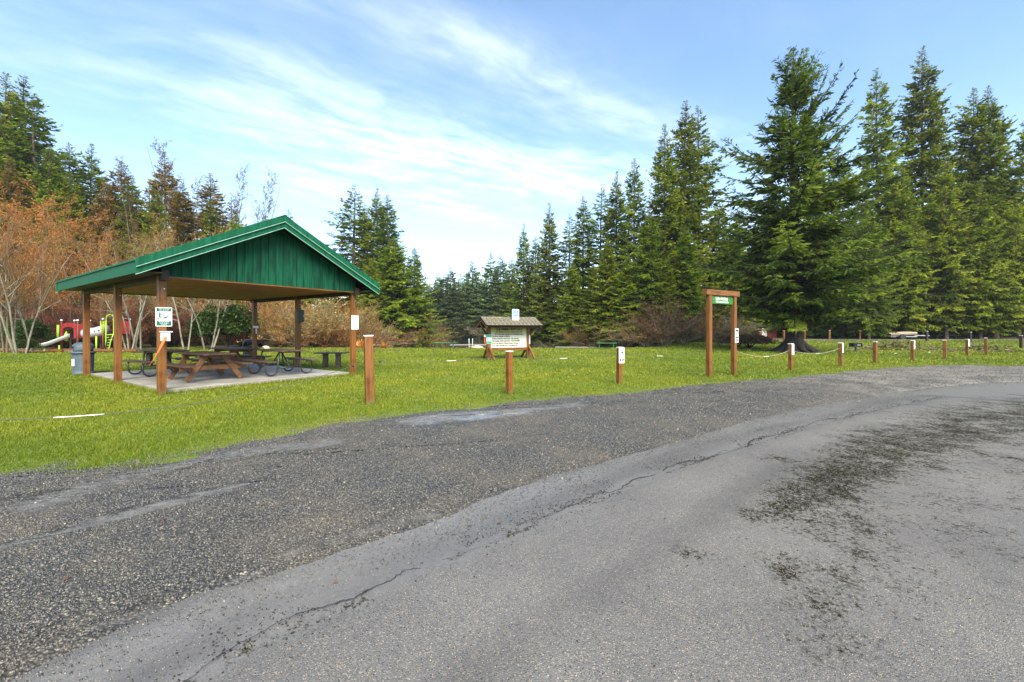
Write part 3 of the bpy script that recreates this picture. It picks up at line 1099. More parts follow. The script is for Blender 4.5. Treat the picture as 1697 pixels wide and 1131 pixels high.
def make_crack():
    C = resample(CRACK, 0.02, 0.045, 71)
    C = C + np.random.default_rng(3).normal(0, 0.004, C.shape)
    tx, ty = np.gradient(C[:, 0]), np.gradient(C[:, 1])
    l = np.hypot(tx, ty) + 1e-9
    nx, ny = -ty / l, tx / l
    u = np.arange(len(C))
    w = 0.003 + 0.006 * np.clip(vnoise(u * 0.05, u * 0, 72) + 0.4, 0, 1) + 0.005 * np.clip(vnoise(u * 0.7, u * 0, 73), 0, 1)
    w = w * np.clip(0.10 + C[:, 1] / 7.0, 0.36, 1)
    A = np.stack([C[:, 0] + nx * w, C[:, 1] + ny * w], 1)
    B = np.stack([C[:, 0] - nx * w * 0.6, C[:, 1] - ny * w * 0.6], 1)
    P, F = strip(A, B, np.array([0, 0.5, 1.0]))
    Z = road_z(P[:, 0], P[:, 1]) + 0.012
    o = link('crack', np_mesh('crack', np.stack([P[:, 0], P[:, 1], Z], 1), F), 'crumbs', bpy.data.objects['road'])
    return o


make_crack()


# camp road on the far right
def make_camp_road():
    A = resample([(15.5, 44.2), (22, 42.8), (32, 42.6), (46, 43.5), (70, 46)], 0.5, 0.12, 31)
    B = resample([(15.5, 45.4), (22, 44.9), (32, 45.2), (46, 46.3), (70, 49)], 0.5, 0.12, 37)
    P, F = strip(A, match(B, A), np.linspace(0, 1, 8))
    X, Y = P[:, 0], P[:, 1]
    Z = gz(X, Y) + 0.03
    one = np.ones_like(X)
    me = np_mesh('camp_road', np.stack([X, Y, Z], 1), F, attrs={'rut': one, 'wet': one * 0.1, 'tan': one})
    tag(link('camp_road', me, 'gravel', smooth=True), kind='structure')


make_camp_road()

# the lake
_lk = MB().add([(x * 1.0, y, WATER_Z) for x, y in ((-40, 30), (25, 30), (25, 135), (-40, 135))], [(0, 1, 2, 3)])
tag(_lk.build('lake', 'water'), kind='structure')


# ------------------------------------------------------------------ pavilion
PAV_A = (-8.14, 9.91)
PAV_RZ = math.atan2(0.824, 0.567)          # local x runs along the gable, local y along the ridge
PW, PL = 5.09, 6.75
CEIL, APEX, EAVE, OH, GOH = 2.74, 4.60, 3.02, 0.55, 0.55
POST_W = 0.15


def pav(s, t, z=0.0):
    c, sn = math.cos(PAV_RZ), math.sin(PAV_RZ)
    return (PAV_A[0] + c * s - sn * t, PAV_A[1] + sn * s + c * t, z)


def make_pavilion():
    t = thing('picnic_pavilion', 'open picnic pavilion with green metal gable roof on brown posts', 'pavilion', (*PAV_A, 0), PAV_RZ)
    g = POST_W / 2 + 0.004
    MB().box((PW / 2, PL / 2, 0.0), (PW - 2 * g, PL - 2 * g, 0.20)).build('concrete_slab', 'concrete', t, 0.012)
    for y in (0, PL / 2, PL):
        for x in (0, PW):
            p = MB().box((0, 0, 1.325), (POST_W, POST_W, 2.85 if y != 1 else 2.6)).build('post', 'post', t, 0.008, loc=(x, y, 0))
            MB().lathe([(0.016, 0), (0.016, 0.012), (0.008, 0.016)], 10).build('bolt', 'steel', p, loc=(0.03, -POST_W / 2 - 0.001, 2.45)).rotation_euler = (R(90), 0, 0)
    for x in (0, PW):
        MB().box((x, PL / 2, CEIL - 0.10 + 0.115), (POST_W - 0.012, PL + 0.5, 0.23)).build('beam', 'beam', t, 0.006)
    MB().box((PW / 2, PL / 2, CEIL + 0.032), (PW - POST_W - 0.02, PL + 0.09, 0.04)).build('ceiling', 'ceiling', t)
    # gable siding, board by board
    half = PW / 2 + OH
    slope = (APEX - EAVE) / half

    def roof_z(x, drop=0.0):
        return APEX - abs(x - PW / 2) * slope - drop
    n = 26
    w = (PW + 0.10) / n
    for yy, nm in ((-0.10, 'front'), (PL + 0.10, 'rear')):
        sgn = -1 if yy < 0 else 1
        MB().prism([(-0.05, CEIL + 0.03), (PW + 0.05, CEIL + 0.03), (PW + 0.05, roof_z(PW + 0.05, 0.17)), (PW / 2, APEX - 0.17), (-0.05, roof_z(-0.05, 0.17))],
                   yy - sgn * 0.034, yy - sgn * 0.016).build('gable_backing', 'dark_gap', t)
        for i in range(n):
            x0 = -0.05 + i * w
            x1 = x0 + w - 0.014
            pts = [(x0, CEIL + 0.005 + random.uniform(-.003, .003)), (x1, CEIL + 0.005), (x1, roof_z(x1, 0.17))]
            if x0 < PW / 2 < x1:
                pts.append((PW / 2, APEX - 0.17))
            pts.append((x0, roof_z(x0, 0.17)))
            MB().prism(pts, yy - 0.013, yy + 0.013).build('siding_board', 'green_siding', t, 0.004)
        MB().box((PW / 2, yy + sgn * 0.02, CEIL - 0.012), (PW + 0.12, 0.03, 0.03)).build('gable_trim', 'timber_x', t)
    # roof sheets, each a ribbed metal panel
    y0, y1 = -GOH, PL + 0.5
    nsh = 8
    sw = (y1 - y0) / nsh
    for side in (-1, 1):
        for k in range(nsh):
            prof = []
            ribs = 4
            for r_ in range(ribs):
                b = y0 + k * sw + r_ * sw / ribs
                q = sw / ribs
                prof += [(b, 0), (b + q * .58, 0), (b + q * .68, 0.026), (b + q * .86, 0.026), (b + q * .96, 0)]
            prof.append((y0 + (k + 1) * sw - 0.001, 0))
            V, F = [], []
            for j, (xx, lift) in enumerate(((0.0, 0), (half + 0.05, 0))):
                for (yy, h) in prof:
                    V.append((PW / 2 + side * xx, yy, APEX - xx * slope + h + 0.005))
            m_ = len(prof)
            for i in range(m_ - 1):
                F.append((i, i + 1, m_ + i + 1, m_ + i))
            o = MB().add(V, F).build('roof_sheet', 'green_roof', t)
            sd = o.modifiers.new('thick', 'SOLIDIFY')
            sd.thickness = 0.006
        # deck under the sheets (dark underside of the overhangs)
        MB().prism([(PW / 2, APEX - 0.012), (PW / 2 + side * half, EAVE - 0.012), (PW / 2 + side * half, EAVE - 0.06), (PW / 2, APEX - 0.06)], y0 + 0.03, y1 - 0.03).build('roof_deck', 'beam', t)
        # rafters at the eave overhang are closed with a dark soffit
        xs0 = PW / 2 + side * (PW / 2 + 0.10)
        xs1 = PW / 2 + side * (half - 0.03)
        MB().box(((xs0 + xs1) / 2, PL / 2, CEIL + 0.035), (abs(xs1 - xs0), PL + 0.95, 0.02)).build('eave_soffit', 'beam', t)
        # eave fascia
        xf = PW / 2 + side * (half + 0.012)
        MB().box((xf, (y0 + y1) / 2, EAVE - 0.15), (0.024, y1 - y0, 0.28)).build('eave_fascia', 'green_roof', t, 0.003)
        MB().box((xf + side * 0.026, (y0 + y1) / 2, EAVE - 0.02), (0.025, y1 - y0 + 0.05, 0.022)).build('drip_edge', 'green_roof', t)
        # rake boards on both gables: a deep board with a proud upper trim
        for yy, sg in ((y0, -1), (y1, 1)):
            for nm, top, bot, th, pr in (('rake_fascia', 0.02, -0.30, 0.03, 0.0), ('rake_trim', 0.045, -0.14, 0.022, 0.0265)):
                a = yy + sg * pr
                xe = half + 0.055
                MB().prism([(PW / 2, APEX + top), (PW / 2 + side * xe, APEX - xe * slope + top), (PW / 2 + side * xe, APEX - xe * slope + bot), (PW / 2, APEX + bot)],
                           a - th / 2, a + th / 2).build(nm, 'green_roof', t, 0.003)
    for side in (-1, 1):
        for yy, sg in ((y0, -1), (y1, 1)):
            for off, pr in ((-0.147, 0.040), (-0.306, 0.004)):  # added thin pale strips that imitate the bright highlight on the lower edges
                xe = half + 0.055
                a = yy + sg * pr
                MB().prism([(PW / 2, APEX + off + 0.007), (PW / 2 + side * xe, APEX - xe * slope + off + 0.007), (PW / 2 + side * xe, APEX - xe * slope + off - 0.005), (PW / 2, APEX + off - 0.005)], a - 0.019, a + 0.019).build('trim_highlight', 'trim_highlight', t)
    MB().prism([(PW / 2 - 0.20, APEX - 0.20 * slope + 0.045), (PW / 2, APEX + 0.05), (PW / 2 + 0.20, APEX - 0.20 * slope + 0.045), (PW / 2 + 0.20, APEX - 0.20 * slope + 0.035), (PW / 2, APEX + 0.038), (PW / 2 - 0.20, APEX - 0.20 * slope + 0.035)],
               y0 - 0.05, y1 + 0.05).build('ridge_cap', 'green_roof', t)
    return t


make_pavilion()


def sign_box(w, h, th=0.006, r=0.02):
    pts = []
    for cx, cz, a0 in ((w / 2 - r, h / 2 - r, 0), (-w / 2 + r, h / 2 - r, 90), (-w / 2 + r, -h / 2 + r, 180), (w / 2 - r, -h / 2 + r, 270)):
        for k in range(4):
            a = R(a0 + 30 * k)
            pts.append((cx + r * math.cos(a), cz + r * math.sin(a)))
    return MB().prism(pts, -th, 0)


def bars(parent, rows, mat, y, name='print_line'):
    """lines of print too small to read: (x0, x1, z, height)"""
    for x0, x1, z, h in rows:
        MB().box(((x0 + x1) / 2, y, z), (x1 - x0, 0.002, h)).build(name, mat, parent)


def words_line(parent, x0, x1, z, h, mat, y, seed):
    rr = random.Random(seed)
    x = x0
    mb = MB()
    while x < x1:
        w = rr.uniform(0.6, 2.2) * h
        w = min(w, x1 - x)
        if w > 0.3 * h:
            mb.box((x + w / 2, y, z), (w, 0.002, h * 0.62))
        x += w + h * 0.45
    return mb.build('print_line', mat, parent)


# sign and dispenser on the near corner post (they face away from the ridge, local -y)
def pet_sign():
    x, y, z = pav(0.02, -POST_W / 2 - 0.004, 1.80)
    t = thing('pet_sign', 'white and green pet sign with walker and dog on the near corner post', 'sign', (x, y, z), PAV_RZ)
    sign_box(0.31, 0.44).build('sign_panel', 'white_sign', t)
    MB().box((0, -0.0085, 0.165), (0.27, 0.003, 0.075)).build('header_band', 'dark_green', t)
    MB().box((0, -0.0085, -0.148), (0.27, 0.003, 0.108)).build('footer_band', 'dark_green', t)
    text('PET WASTE', 0.038, 'white_sign', t, (0, -0.0115, 0.178))
    text('PICK UP AFTER', 0.026, 'white_sign', t, (0, -0.0115, 0.147))
    for i, s in enumerate(('PLEASE KEEP', 'THIS AREA', 'CLEAN')):
        text(s, 0.036, 'white_sign', t, (0, -0.0115, -0.112 - 0.035 * i))
    # walker pictogram
    mb = MB()
    mb.lathe([(0.0135, 0), (0.0135, 0.002)], 12, (0, 0, 0))
    hd = mb.build('walker_head', 'dark_green', t, loc=(-0.075, -0.0065, 0.098))
    hd.rotation_euler = (R(90), 0, 0)
    body = [(-0.092, 0.082), (-0.066, 0.082), (-0.040, 0.056), (-0.022, 0.050), (-0.022, 0.042), (-0.046, 0.044), (-0.064, 0.060), (-0.066, 0.022), (-0.044, -0.052), (-0.058, -0.054), (-0.078, 0.004),
            (-0.098, -0.054), (-0.112, -0.050), (-0.094, 0.024)]
    MB().prism(body, -0.0085, -0.0065).build('walker_figure', 'dark_green', t)
    dog = [(0.0, 0.006), (0.050, 0.006), (0.062, 0.026), (0.082, 0.020), (0.084, 0.008), (0.068, 0.004), (0.060, -0.022), (0.062, -0.054), (0.052, -0.054), (0.048, -0.026), (0.014, -0.026), (0.006, -0.054), (-0.004, -0.054), (0.0, -0.018), (-0.016, 0.012), (-0.010, 0.016)]
    MB().prism(dog, -0.0085, -0.0065).build('dog_figure', 'dark_green', t)
    words_line(t, 0.0, 0.115, 0.095, 0.016, 'grey_ink', -0.008, 1)
    words_line(t, 0.0, 0.115, 0.070, 0.016, 'grey_ink', -0.008, 2)
    words_line(t, 0.02, 0.115, 0.047, 0.016, 'grey_ink', -0.008, 3)


pet_sign()


def dispenser():
    x, y, z = pav(0.035, -POST_W / 2 - 0.004, 1.24)
    t = thing('bag_dispenser', 'small white bag dispenser box under the pet sign', 'dispenser', (x, y, z), PAV_RZ)
    MB().box((0, -0.05, 0.10), (0.16, 0.10, 0.20)).build('case', 'white', t, 0.006)
    MB().box((0.012, -0.058, 0.214), (0.215, 0.125, 0.024)).build('lid', 'white', t, 0.005)
    MB().box((-0.005, -0.103, 0.085), (0.10, 0.006, 0.016)).build('slot', 'grey_ink', t)


dispenser()


def strap():
    a = pav(0.02, -POST_W / 2 - 0.125, 1.34)
    b = pav(-0.30, 0.55, 0.62)
    c = pav(-0.62, 1.9, 0.50)
    P0, P1, P2 = Vector(a), Vector(pav(-0.10, -0.22, 1.02)), Vector(pav(-0.27, -0.17, 0.69))
    V, F = [], []
    n = 16
    for i in range(n + 1):
        t = i / n
        p = P0 * (1 - t) ** 2 + P1 * 2 * t * (1 - t) + P2 * t * t
        w = 0.026 + 0.010 * math.sin(t * 7)
        tw = t * 1.1
        d = Vector((math.cos(tw) * 0.8, math.cos(tw) * 0.35, math.sin(tw)))
        V += [p - d * w, p + d * w]
    for i in range(n):
        F.append((2 * i, 2 * i + 1, 2 * i + 3, 2 * i + 2))
    o = MB().add(V, F).build('orange_strap', 'orange_strap', smooth=True)
    s = o.modifiers.new('thick', 'SOLIDIFY')
    s.thickness = 0.004
    tag(o, 'bright orange strap hanging slantwise from the white dispenser box', 'strap')


strap()


def notice():
    x, y, z = pav(PW + 0.015, -POST_W / 2 - 0.004, 1.745)
    t = thing('paper_notice', 'white paper notice with red heading on the right front pavilion post', 'notice', (x, y, z), PAV_RZ)
    sign_box(0.27, 0.46, 0.004, 0.006).build('sheet', 'white_sign', t)
    text('NO', 0.085, 'red_ink', t, (0, -0.006, 0.13), bold=0.001)
    for i, s in enumerate(('Dogs Allowed', 'On Picnic', 'Tables', 'Thank You')):
        text(s, 0.040, 'black_ink', t, (0, -0.006, 0.055 - 0.055 * i), name='print_line')


notice()


def post_boxes():
    x, y, z = pav(0 + PW - 0.0, PL - POST_W / 2 - 0.003, 1.62)
    t = thing('power_outlet', 'pale outlet box with small cover on the rear right pavilion post', 'outlet', (x, y, z), PAV_RZ)
    MB().box((0, -0.025, 0.0), (0.19, 0.05, 0.09)).build('cover', 'white', t, 0.005)
    MB().box((0.02, -0.02, -0.17), (0.055, 0.04, 0.22)).build('switch_plate', 'white', t, 0.004)
    MB().box((0.02, -0.012, -0.06), (0.02, 0.02, 0.05)).build('conduit', 'steel', t)
    x, y, z = pav(PW + 0.03, PL / 2 - POST_W / 2 - 0.003, 2.02)
    t = thing('breaker_box', 'black metal box high on the middle right pavilion post', 'box', (x, y, z), PAV_RZ)
    MB().box((0, -0.05, 0.0), (0.22, 0.10, 0.46)).build('case', 'dark_metal', t, 0.006)
    MB().box((0, -0.104, 0.0), (0.19, 0.008, 0.42)).build('door', 'dark_metal', t, 0.003)
    MB().box((0.075, -0.113, 0.0), (0.015, 0.010, 0.05)).build('latch', 'steel', t)


post_boxes()


# ------------------------------------------------------------------ picnic tables
def wood_table(name, label, s, t_, rz=0.0, top_w=0.80, length=1.95):
    x, y, z = pav(s, t_, 0.10)
    t = thing(name, label, 'picnic table', (x, y, z), PAV_RZ + rz, 'picnic tables under the pavilion')
    n = 5
    w = top_w / n
    for i in range(n):
        MB().box((-top_w / 2 + (i + .5) * w, 0, 0.74 + random.uniform(-.004, .004)), (w - 0.010, length, 0.042)).build('top_plank', 'table_wood', t, 0.006)
    for sx in (-1, 1):
        for k in range(2):
            MB().box((sx * (0.62 + 0.135 * k), 0, 0.44), (0.125, length, 0.042)).build('seat_plank', 'table_wood', t, 0.006)
    for sy in (-1, 1):
        yy = sy * length * 0.31
        for sx in (-1, 1):
            MB().bar((sx * 0.66, yy, 0.035), (sx * 0.20, yy, 0.715), 0.045, 0.125, (sx, 0, 0.65)).build('leg', 'table_leg', t, 0.004)
        MB().box((0, yy - sy * 0.047, 0.37), (1.58, 0.045, 0.13)).build('seat_bearer', 'table_leg', t, 0.004)
        MB().box((0, yy - sy * 0.047, 0.675), (top_w - 0.04, 0.045, 0.085)).build('top_bearer', 'table_leg', t, 0.004)
    MB().bar((0, -length * 0.27, 0.34), (0, -0.10, 0.71), 0.09, 0.04, (0, -1, 1)).build('brace', 'table_leg', t)
    MB().bar((0, length * 0.27, 0.34), (0, 0.10, 0.71), 0.09, 0.04, (0, 1, 1)).build('brace', 'table_leg', t)
    return t


def loop_table(name, label, s, t_, rz=0.0):
    x, y, z = pav(s, t_, 0.10)
    t = thing(name, label, 'picnic table', (x, y, z), PAV_RZ + rz, 'picnic tables under the pavilion')
    L_ = 1.83
    for i in range(4):
        MB().box((-0.355 + 0.1775 * (i + 0.5), 0, 0.755), (0.168, L_, 0.042)).build('top_plank', 'table_wood', t, 0.006)
    for sx in (-1, 1):
        for k in range(1):
            MB().box((sx * 0.64, 0, 0.445), (0.245, L_, 0.042)).build('seat_plank', 'table_wood', t, 0.006)
    r = 0.024
    for sy in (-1, 1):
        yy = sy * 0.60
        for sx in (-1, 1):
            # one bent tube: down from the tabletop, round the floor bend, up to the seat
            pts = [(sx * 0.30, yy, 0.725), (sx * 0.36, yy, 0.20)]
            for k in range(7):
                a = R(180 + 180 * k / 6)
                pts.append((sx * (0.36 + 0.17 + 0.17 * math.cos(a)), yy, 0.19 + 0.165 * math.sin(a)))
            pts += [(sx * 0.70, yy, 0.40), (sx * 0.52, yy, 0.418)]
            MB().tube(pts, r, 8).build('leg', 'dark_metal', t, smooth=True)
        MB().tube([(-0.36, yy, 0.25), (0.36, yy, 0.25)], r * 0.9, 8).build('crossbar', 'dark_metal', t, smooth=True)
        MB().tube([(-0.31, yy, 0.715), (0.31, yy, 0.715)], r * 0.9, 8).build('top_bar', 'dark_metal', t, smooth=True)
        MB().tube([(0, yy, 0.26), (0, sy * 0.06, 0.715)], r * 0.85, 8).build('brace', 'dark_metal', t, smooth=True)
    return t


wood_table('timber_picnic_table', 'front timber picnic table with brown slanted wooden legs near the corner post', 1.50, 1.70)
wood_table('timber_picnic_table', 'rear timber picnic table half hidden behind the front timber table', 3.35, 4.45, R(2))
loop_table('tube_frame_picnic_table', 'picnic table with looped black tube legs at right edge of slab', 3.45, 1.42, R(-3))
loop_table('tube_frame_picnic_table', 'picnic table with looped black tube legs behind the near corner post', 1.30, 4.30, R(2))


def post_table(px, y, label, w, rz=0.0):
    x = (px - CX) / F_PX * y
    t = thing('serving_table', label, 'table', (x, y, gzf(x, y)), rz, 'two legged serving tables on the grass')
    for k in (-1, 0, 1):
        MB().box((0, k * 0.17, 0.60), (w, 0.16, 0.05)).build('top_plank', 'bench_wood', t, 0.006)
    for sx in (-1, 1):
        MB().box((sx * w * 0.20, 0, 0.26), (0.17, 0.17, 0.62)).build('leg', 'bench_wood', t, 0.008)
        MB().box((sx * w * 0.20, 0, 0.548), (0.10, 0.44, 0.05)).build('bearer', 'bench_wood', t)


post_table(550, 16.9, 'low dark two-legged table on the grass right of the pavilion', 1.22, R(4))
post_table(263, 17.3, 'low dark two-legged table on the grass behind the pavilion corner post', 1.75, R(6))


# ------------------------------------------------------------------ bins
def bin_(label, x, y, mat, hood_dir, h=1.1, tagged=True):
    t = thing('litter_bin', label, 'bin', (x, y, gzf(x, y)), hood_dir, 'round litter bins with domed hoods')
    k = h / 1.1
    MB().lathe([(0.27, 0.0), (0.285, 0.015), (0.285, 0.06), (0.262, 0.09), (0.258, 0.12), (0.275, 0.70 * k), (0.27, 0.72 * k)], 28).build('body', mat, t, smooth=True)
    MB().lathe([(0.285, 0.70 * k), (0.325, 0.715 * k), (0.33, 0.745 * k), (0.30, 0.775 * k), (0.285, 0.78 * k)], 28).build('rim', mat, t, smooth=True)
    # hood with an opening on each side: a dome wall with two arcs left out
    n = 32
    V, F = [], []
    prof = [(0.292, 0.775), (0.285, 0.85), (0.278, 0.93), (0.262, 0.985), (0.22, 1.035), (0.15, 1.07), (0.06, 1.087), (0.005, 1.09)]
    for r_, z in prof:
        for j in range(n):
            a = 2 * math.pi * j / n
            V.append((r_ * math.cos(a), r_ * math.sin(a), z * k))
    for i in range(len(prof) - 1):
        for j in range(n):
            ang = (j + 0.5) / n * 360
            op = min(abs((ang - c + 180) % 360 - 180) for c in (90, 270)) < 36
            if op and i in (0, 1):
                continue
            F.append((i * n + j, i * n + (j + 1) % n, (i + 1) * n + (j + 1) % n, (i + 1) * n + j))
    o = MB().add(V, F).build('hood', mat, t, smooth=True)
    sd = o.modifiers.new('thick', 'SOLIDIFY')
    sd.thickness = 0.012
    sd.offset = -1
    MB().lathe([(0.25, 0.60 * k), (0.25, 0.725 * k)], 20).build('liner', 'dark_metal', t)
    return t


b1 = bin_('grey domed litter bin with white label behind the leftmost pavilion post', -14.52, 14.45, 'bin_grey', R(-42))
lab = MB()
for i in range(6):
    a0, a1 = R(-128 + 9 * i), R(-128 + 9 * (i + 1))
    rr = 0.277
    lab.add([(rr * math.cos(a0), rr * math.sin(a0), 0.30), (rr * math.cos(a1), rr * math.sin(a1), 0.30), (rr * math.cos(a1), rr * math.sin(a1), 0.53), (rr * math.cos(a0), rr * math.sin(a0), 0.53)], [(0, 1, 2, 3)])
lo = lab.build('label_sticker', 'white_sign', b1)
lo.rotation_euler = (0, 0, R(22))
bin_('black domed litter bin behind the rear picnic table', *at(414, 18.9), 'bin_dark', R(15))


# ------------------------------------------------------------------ rope fence posts
NEAR_POSTS = [  # px, base py, height, width, sign kind, label
    (613, 670, 1.38, 0.165, None, 'tallest rope fence post, thick and brown, just right of the pavilion'),
    (844, 653, 1.01, 0.125, None, 'brown rope fence post in front of the roofed notice board'),
    (1026, 637, 1.02, 0.125, 'dogs', 'brown fence post carrying a white sign with two dark symbols'),
    (1310, 615, 1.00, 0.125, 'vertical', 'fence post with narrow vertical white sign before the big spruce trunk'),
    (1393, 608, 0.98, 0.125, 'small', 'fence post with white sign right of the big spruce trunk'),
    (1450, 602, 0.97, 0.125, None, 'bare brown fence post right of the black fire box'),
    (1512, 599, 0.99, 0.125, 'small', 'fence post with white sign before the left brush pile'),
    (1565.5, 596, 0.98, 0.125, None, 'bare brown fence post between the two brush piles'),
    (1603, 591.5, 0.98, 0.115, 'small', 'fence post with white sign left of the rightmost bare post'),
    (1634, 589, 1.02, 0.125, None, 'bare brown fence post, rightmost of the near row'),
]
post_xy = []


def fence_post(x, y, h, w, label, group, rz, cap=True, mat='post'):
    t = thing('fence_post', label, 'post', (x, y, gzf(x, y)), rz, group)
    MB().box((0, 0, h / 2 - 0.05), (w, w, h + 0.06)).build('shaft', mat, t, 0.012)
    MB().box((0, 0, h - 0.012 + 0.003), (w + 0.012, w + 0.012, 0.022)).build('white_cap', 'white', t, 0.006)
    return t


for i, (px, py, h, w, sg, lb) in enumerate(NEAR_POSTS):
    x, y = gpt(px, py)
    post_xy.append((x, y, h))
    rz = R(33 + 7 * math.sin(i * 2.1)) if i else R(28)
    t = fence_post(x, y, h, w, lb, 'rope fence posts along the gravel', rz)
    t.rotation_euler = (R(random.uniform(-1, 1)), R(random.uniform(-1.0, 1.0)), rz)
    if i == 0:
        t.rotation_euler = (0, R(-1.4), rz)
    if sg:
        sw, sh = {'dogs': (0.19, 0.43), 'vertical': (0.17, 0.40), 'small': (0.18, 0.40)}[sg]
        fx, fy = math.sin(rz), -math.cos(rz)
        lbl = {'dogs': 'white sign with two dark symbols on the fence post nearest the notice board',
               'vertical': 'white sign with vertical lettering on the post before the spruce trunk',
               'small': ['white sign on the post right of the spruce trunk', 'white sign on the post before the left brush pile', 'white sign on the second post from right in the near row'][[4, 6, 8].index(i) if i in (4, 6, 8) else 0]}[sg]
        s = thing('post_sign', lbl, 'sign', (x + fx * (w / 2 + 0.008), y + fy * (w / 2 + 0.008), h - sh / 2 - 0.01 + gzf(x, y)), rz, 'small white signs on fence posts')
        s.location.x += math.cos(rz) * 0.025
        s.location.y += math.sin(rz) * 0.025
        sign_box(sw, sh, 0.006, 0.018).build('sign_panel', 'white_sign', s)
        if sg == 'dogs':
            text('HOLD', 0.05, 'grey_ink', s, (0, -0.008, 0.165))
            text('ON TO', 0.034, 'grey_ink', s, (0, -0.008, 0.125))
            MB().box((0.02, -0.0075, 0.07), (0.075, 0.003, 0.055)).build('symbol', 'dark_green', s)
            MB().box((-0.045, -0.0075, 0.06), (0.03, 0.003, 0.03)).build('symbol', 'dark_green', s)
            for k in range(3):
                words_line(s, -0.06, 0.06, 0.012 - 0.026 * k, 0.015, 'grey_ink', -0.0075, 40 + k)
            for sx in (-1, 1):
                c = sx * 0.045
                MB().prism([(c - .03, -0.12), (c - .012, -0.095), (c + .02, -0.10), (c + .034, -0.125), (c + .012, -0.165), (c - .014, -0.165), (c - .034, -0.145)], -0.009, -0.0065).build('symbol', 'black_ink', s)
        elif sg == 'vertical':
            o = text('RESERVED', 0.075, 'black_ink', s, (0.0, -0.008, 0.0), rot=(R(90), R(90), 0), xs=0.85)
            o.rotation_euler = (R(90), R(-90), 0)
        else:
            for k in range(3):
                words_line(s, -0.05, 0.06, 0.13 - 0.035 * k, 0.02, 'grey_ink', -0.0075, 50 + k + i)
            MB().prism([(-.025, 0.0), (0.0, 0.03), (.028, 0.01), (.02, -.03), (-.02, -.035)], -0.009, -0.0065).build('symbol', 'navy_print', s)
            for k in range(2):
                words_line(s, -0.06, 0.06, -0.12 - 0.035 * k, 0.026, 'black_ink', -0.0075, 60 + k + i)

FAR_POSTS = [(1259, 41, 'orange fence post left of the big spruce behind the brown hedge'), (1299, 43, 'far fence post just left of the big spruce trunk'),
             (1334, 46, 'far fence post first to the right of the big spruce trunk'), (1375, 45.5, 'far fence post midway between the spruce trunk and the trailer'),
             (1425, 46, 'far fence post above the black fire box'), (1536, 42, 'dark far post with bright cap beside the pale tree trunk'),
             (1608, 40, 'dark far post with bright cap at the camp road'), (1692, 34, 'dark fence post with white cap at the right picture edge')]
for i, (px, y, lb) in enumerate(FAR_POSTS):
    x, _ = at(px, y)
    fence_post(x, y, 1.0, 0.16, lb, 'far fence posts along the camp road', R(20 + 13 * i), mat='post' if i < 5 else 'beam')


# ropes between the near posts, each with a pale plastic sleeve
def catenary(a, b, sag, n=22):
    a, b = Vector(a), Vector(b)
    P = []
    for i in range(n + 1):
        t = i / n
        p = a.lerp(b, t)
        p.z -= sag * 4 * t * (1 - t)
        P.append(p)
    return P


FRAME_L, FRAME_R = gpt(1175, 626), gpt(1216, 622)


def rope(a, b, sag, label, mat='rope_green', sleeve=(0.46, 0.54), r=0.008, knots=False):
    mid = Vector(a)
    t = thing('boundary_rope', label, 'rope', (a[0], a[1], 0), 0, 'rope spans between fence posts')
    off = Vector((a[0], a[1], 0))
    P = [p - off for p in catenary(a, b, sag, 26)]
    MB().tube(P, r, 6).build('cord', mat, t, smooth=True)
    if sleeve:
        n = len(P) - 1
        i0, i1 = sleeve[0] * n, sleeve[1] * n
        Q = []
        for k in range(6):
            u = i0 + (i1 - i0) * k / 5
            i = min(int(u), n - 1)
            Q.append(P[i].lerp(P[i + 1], u - i))
        MB().tube(Q, r * 1.2, 8).build('sleeve', 'white', t, smooth=True)
    if knots:
        for u in (0.035,):
            i = u * (len(P) - 1)
            p = P[0].lerp(P[1], u * 26)
            MB().lathe([(0.008, -0.02), (0.026, -0.01), (0.026, 0.012), (0.01, 0.025)], 8, p).build('knot', 'dark_metal', t, smooth=True)
    return t


P0 = post_xy
rope((P0[0][0] - 0.09, P0[0][1], 0.86), (-8.5, 4.0, 0.80), 0.55, 'sagging green rope crossing the lawn to the left picture edge', sleeve=(0.53, 0.60), r=0.0055, knots=True)
rope((P0[0][0] + 0.09, P0[0][1], 0.86), (P0[1][0], P0[1][1], 0.88), 0.05, 'rope span between the tallest post and the notice board post', r=0.0045, sleeve=(0.50, 0.57), knots=True)
rope((P0[1][0], P0[1][1], 0.86), (P0[2][0], P0[2][1], 0.85), 0.08, 'rope span between notice board post and sign post', r=0.0045, sleeve=(0.42, 0.49))
rope((P0[2][0], P0[2][1], 0.84), (FRAME_L[0] - 0.08, FRAME_L[1], 0.82), 0.10, 'rope span ending at the tall wooden sign frame', r=0.0045, sleeve=(0.40, 0.47))
rope((FRAME_R[0] + 0.08, FRAME_R[1], 0.80), (P0[3][0] - .06, P0[3][1], 0.74), 0.20, 'pale rope from the sign frame to the spruce post', 'rope_pale', (0.50, 0.60), 0.0055)
rope((P0[3][0] + .06, P0[3][1], 0.74), (P0[4][0] - .06, P0[4][1], 0.74), 0.16, 'pale rope drooping before the big spruce trunk', 'rope_pale', (0.48, 0.56), 0.0055)
rope((P0[4][0] + .06, P0[4][1], 0.74), (P0[5][0] - .06, P0[5][1], 0.72), 0.14, 'thin rope behind the sign right of the spruce trunk', 'rope_green', None, 0.0045)
rope((P0[5][0] + .06, P0[5][1], 0.7), (P0[6][0] - .06, P0[6][1], 0.7), 0.30, 'thin rope span before the left brush pile', 'rope_green', (0.50, 0.58), 0.0045)
rope((P0[6][0] + .06, P0[6][1], 0.7), (P0[7][0] - .06, P0[7][1], 0.7), 0.32, 'thin rope span in the gap between the brush piles', 'rope_green', (0.46, 0.56), 0.0045)
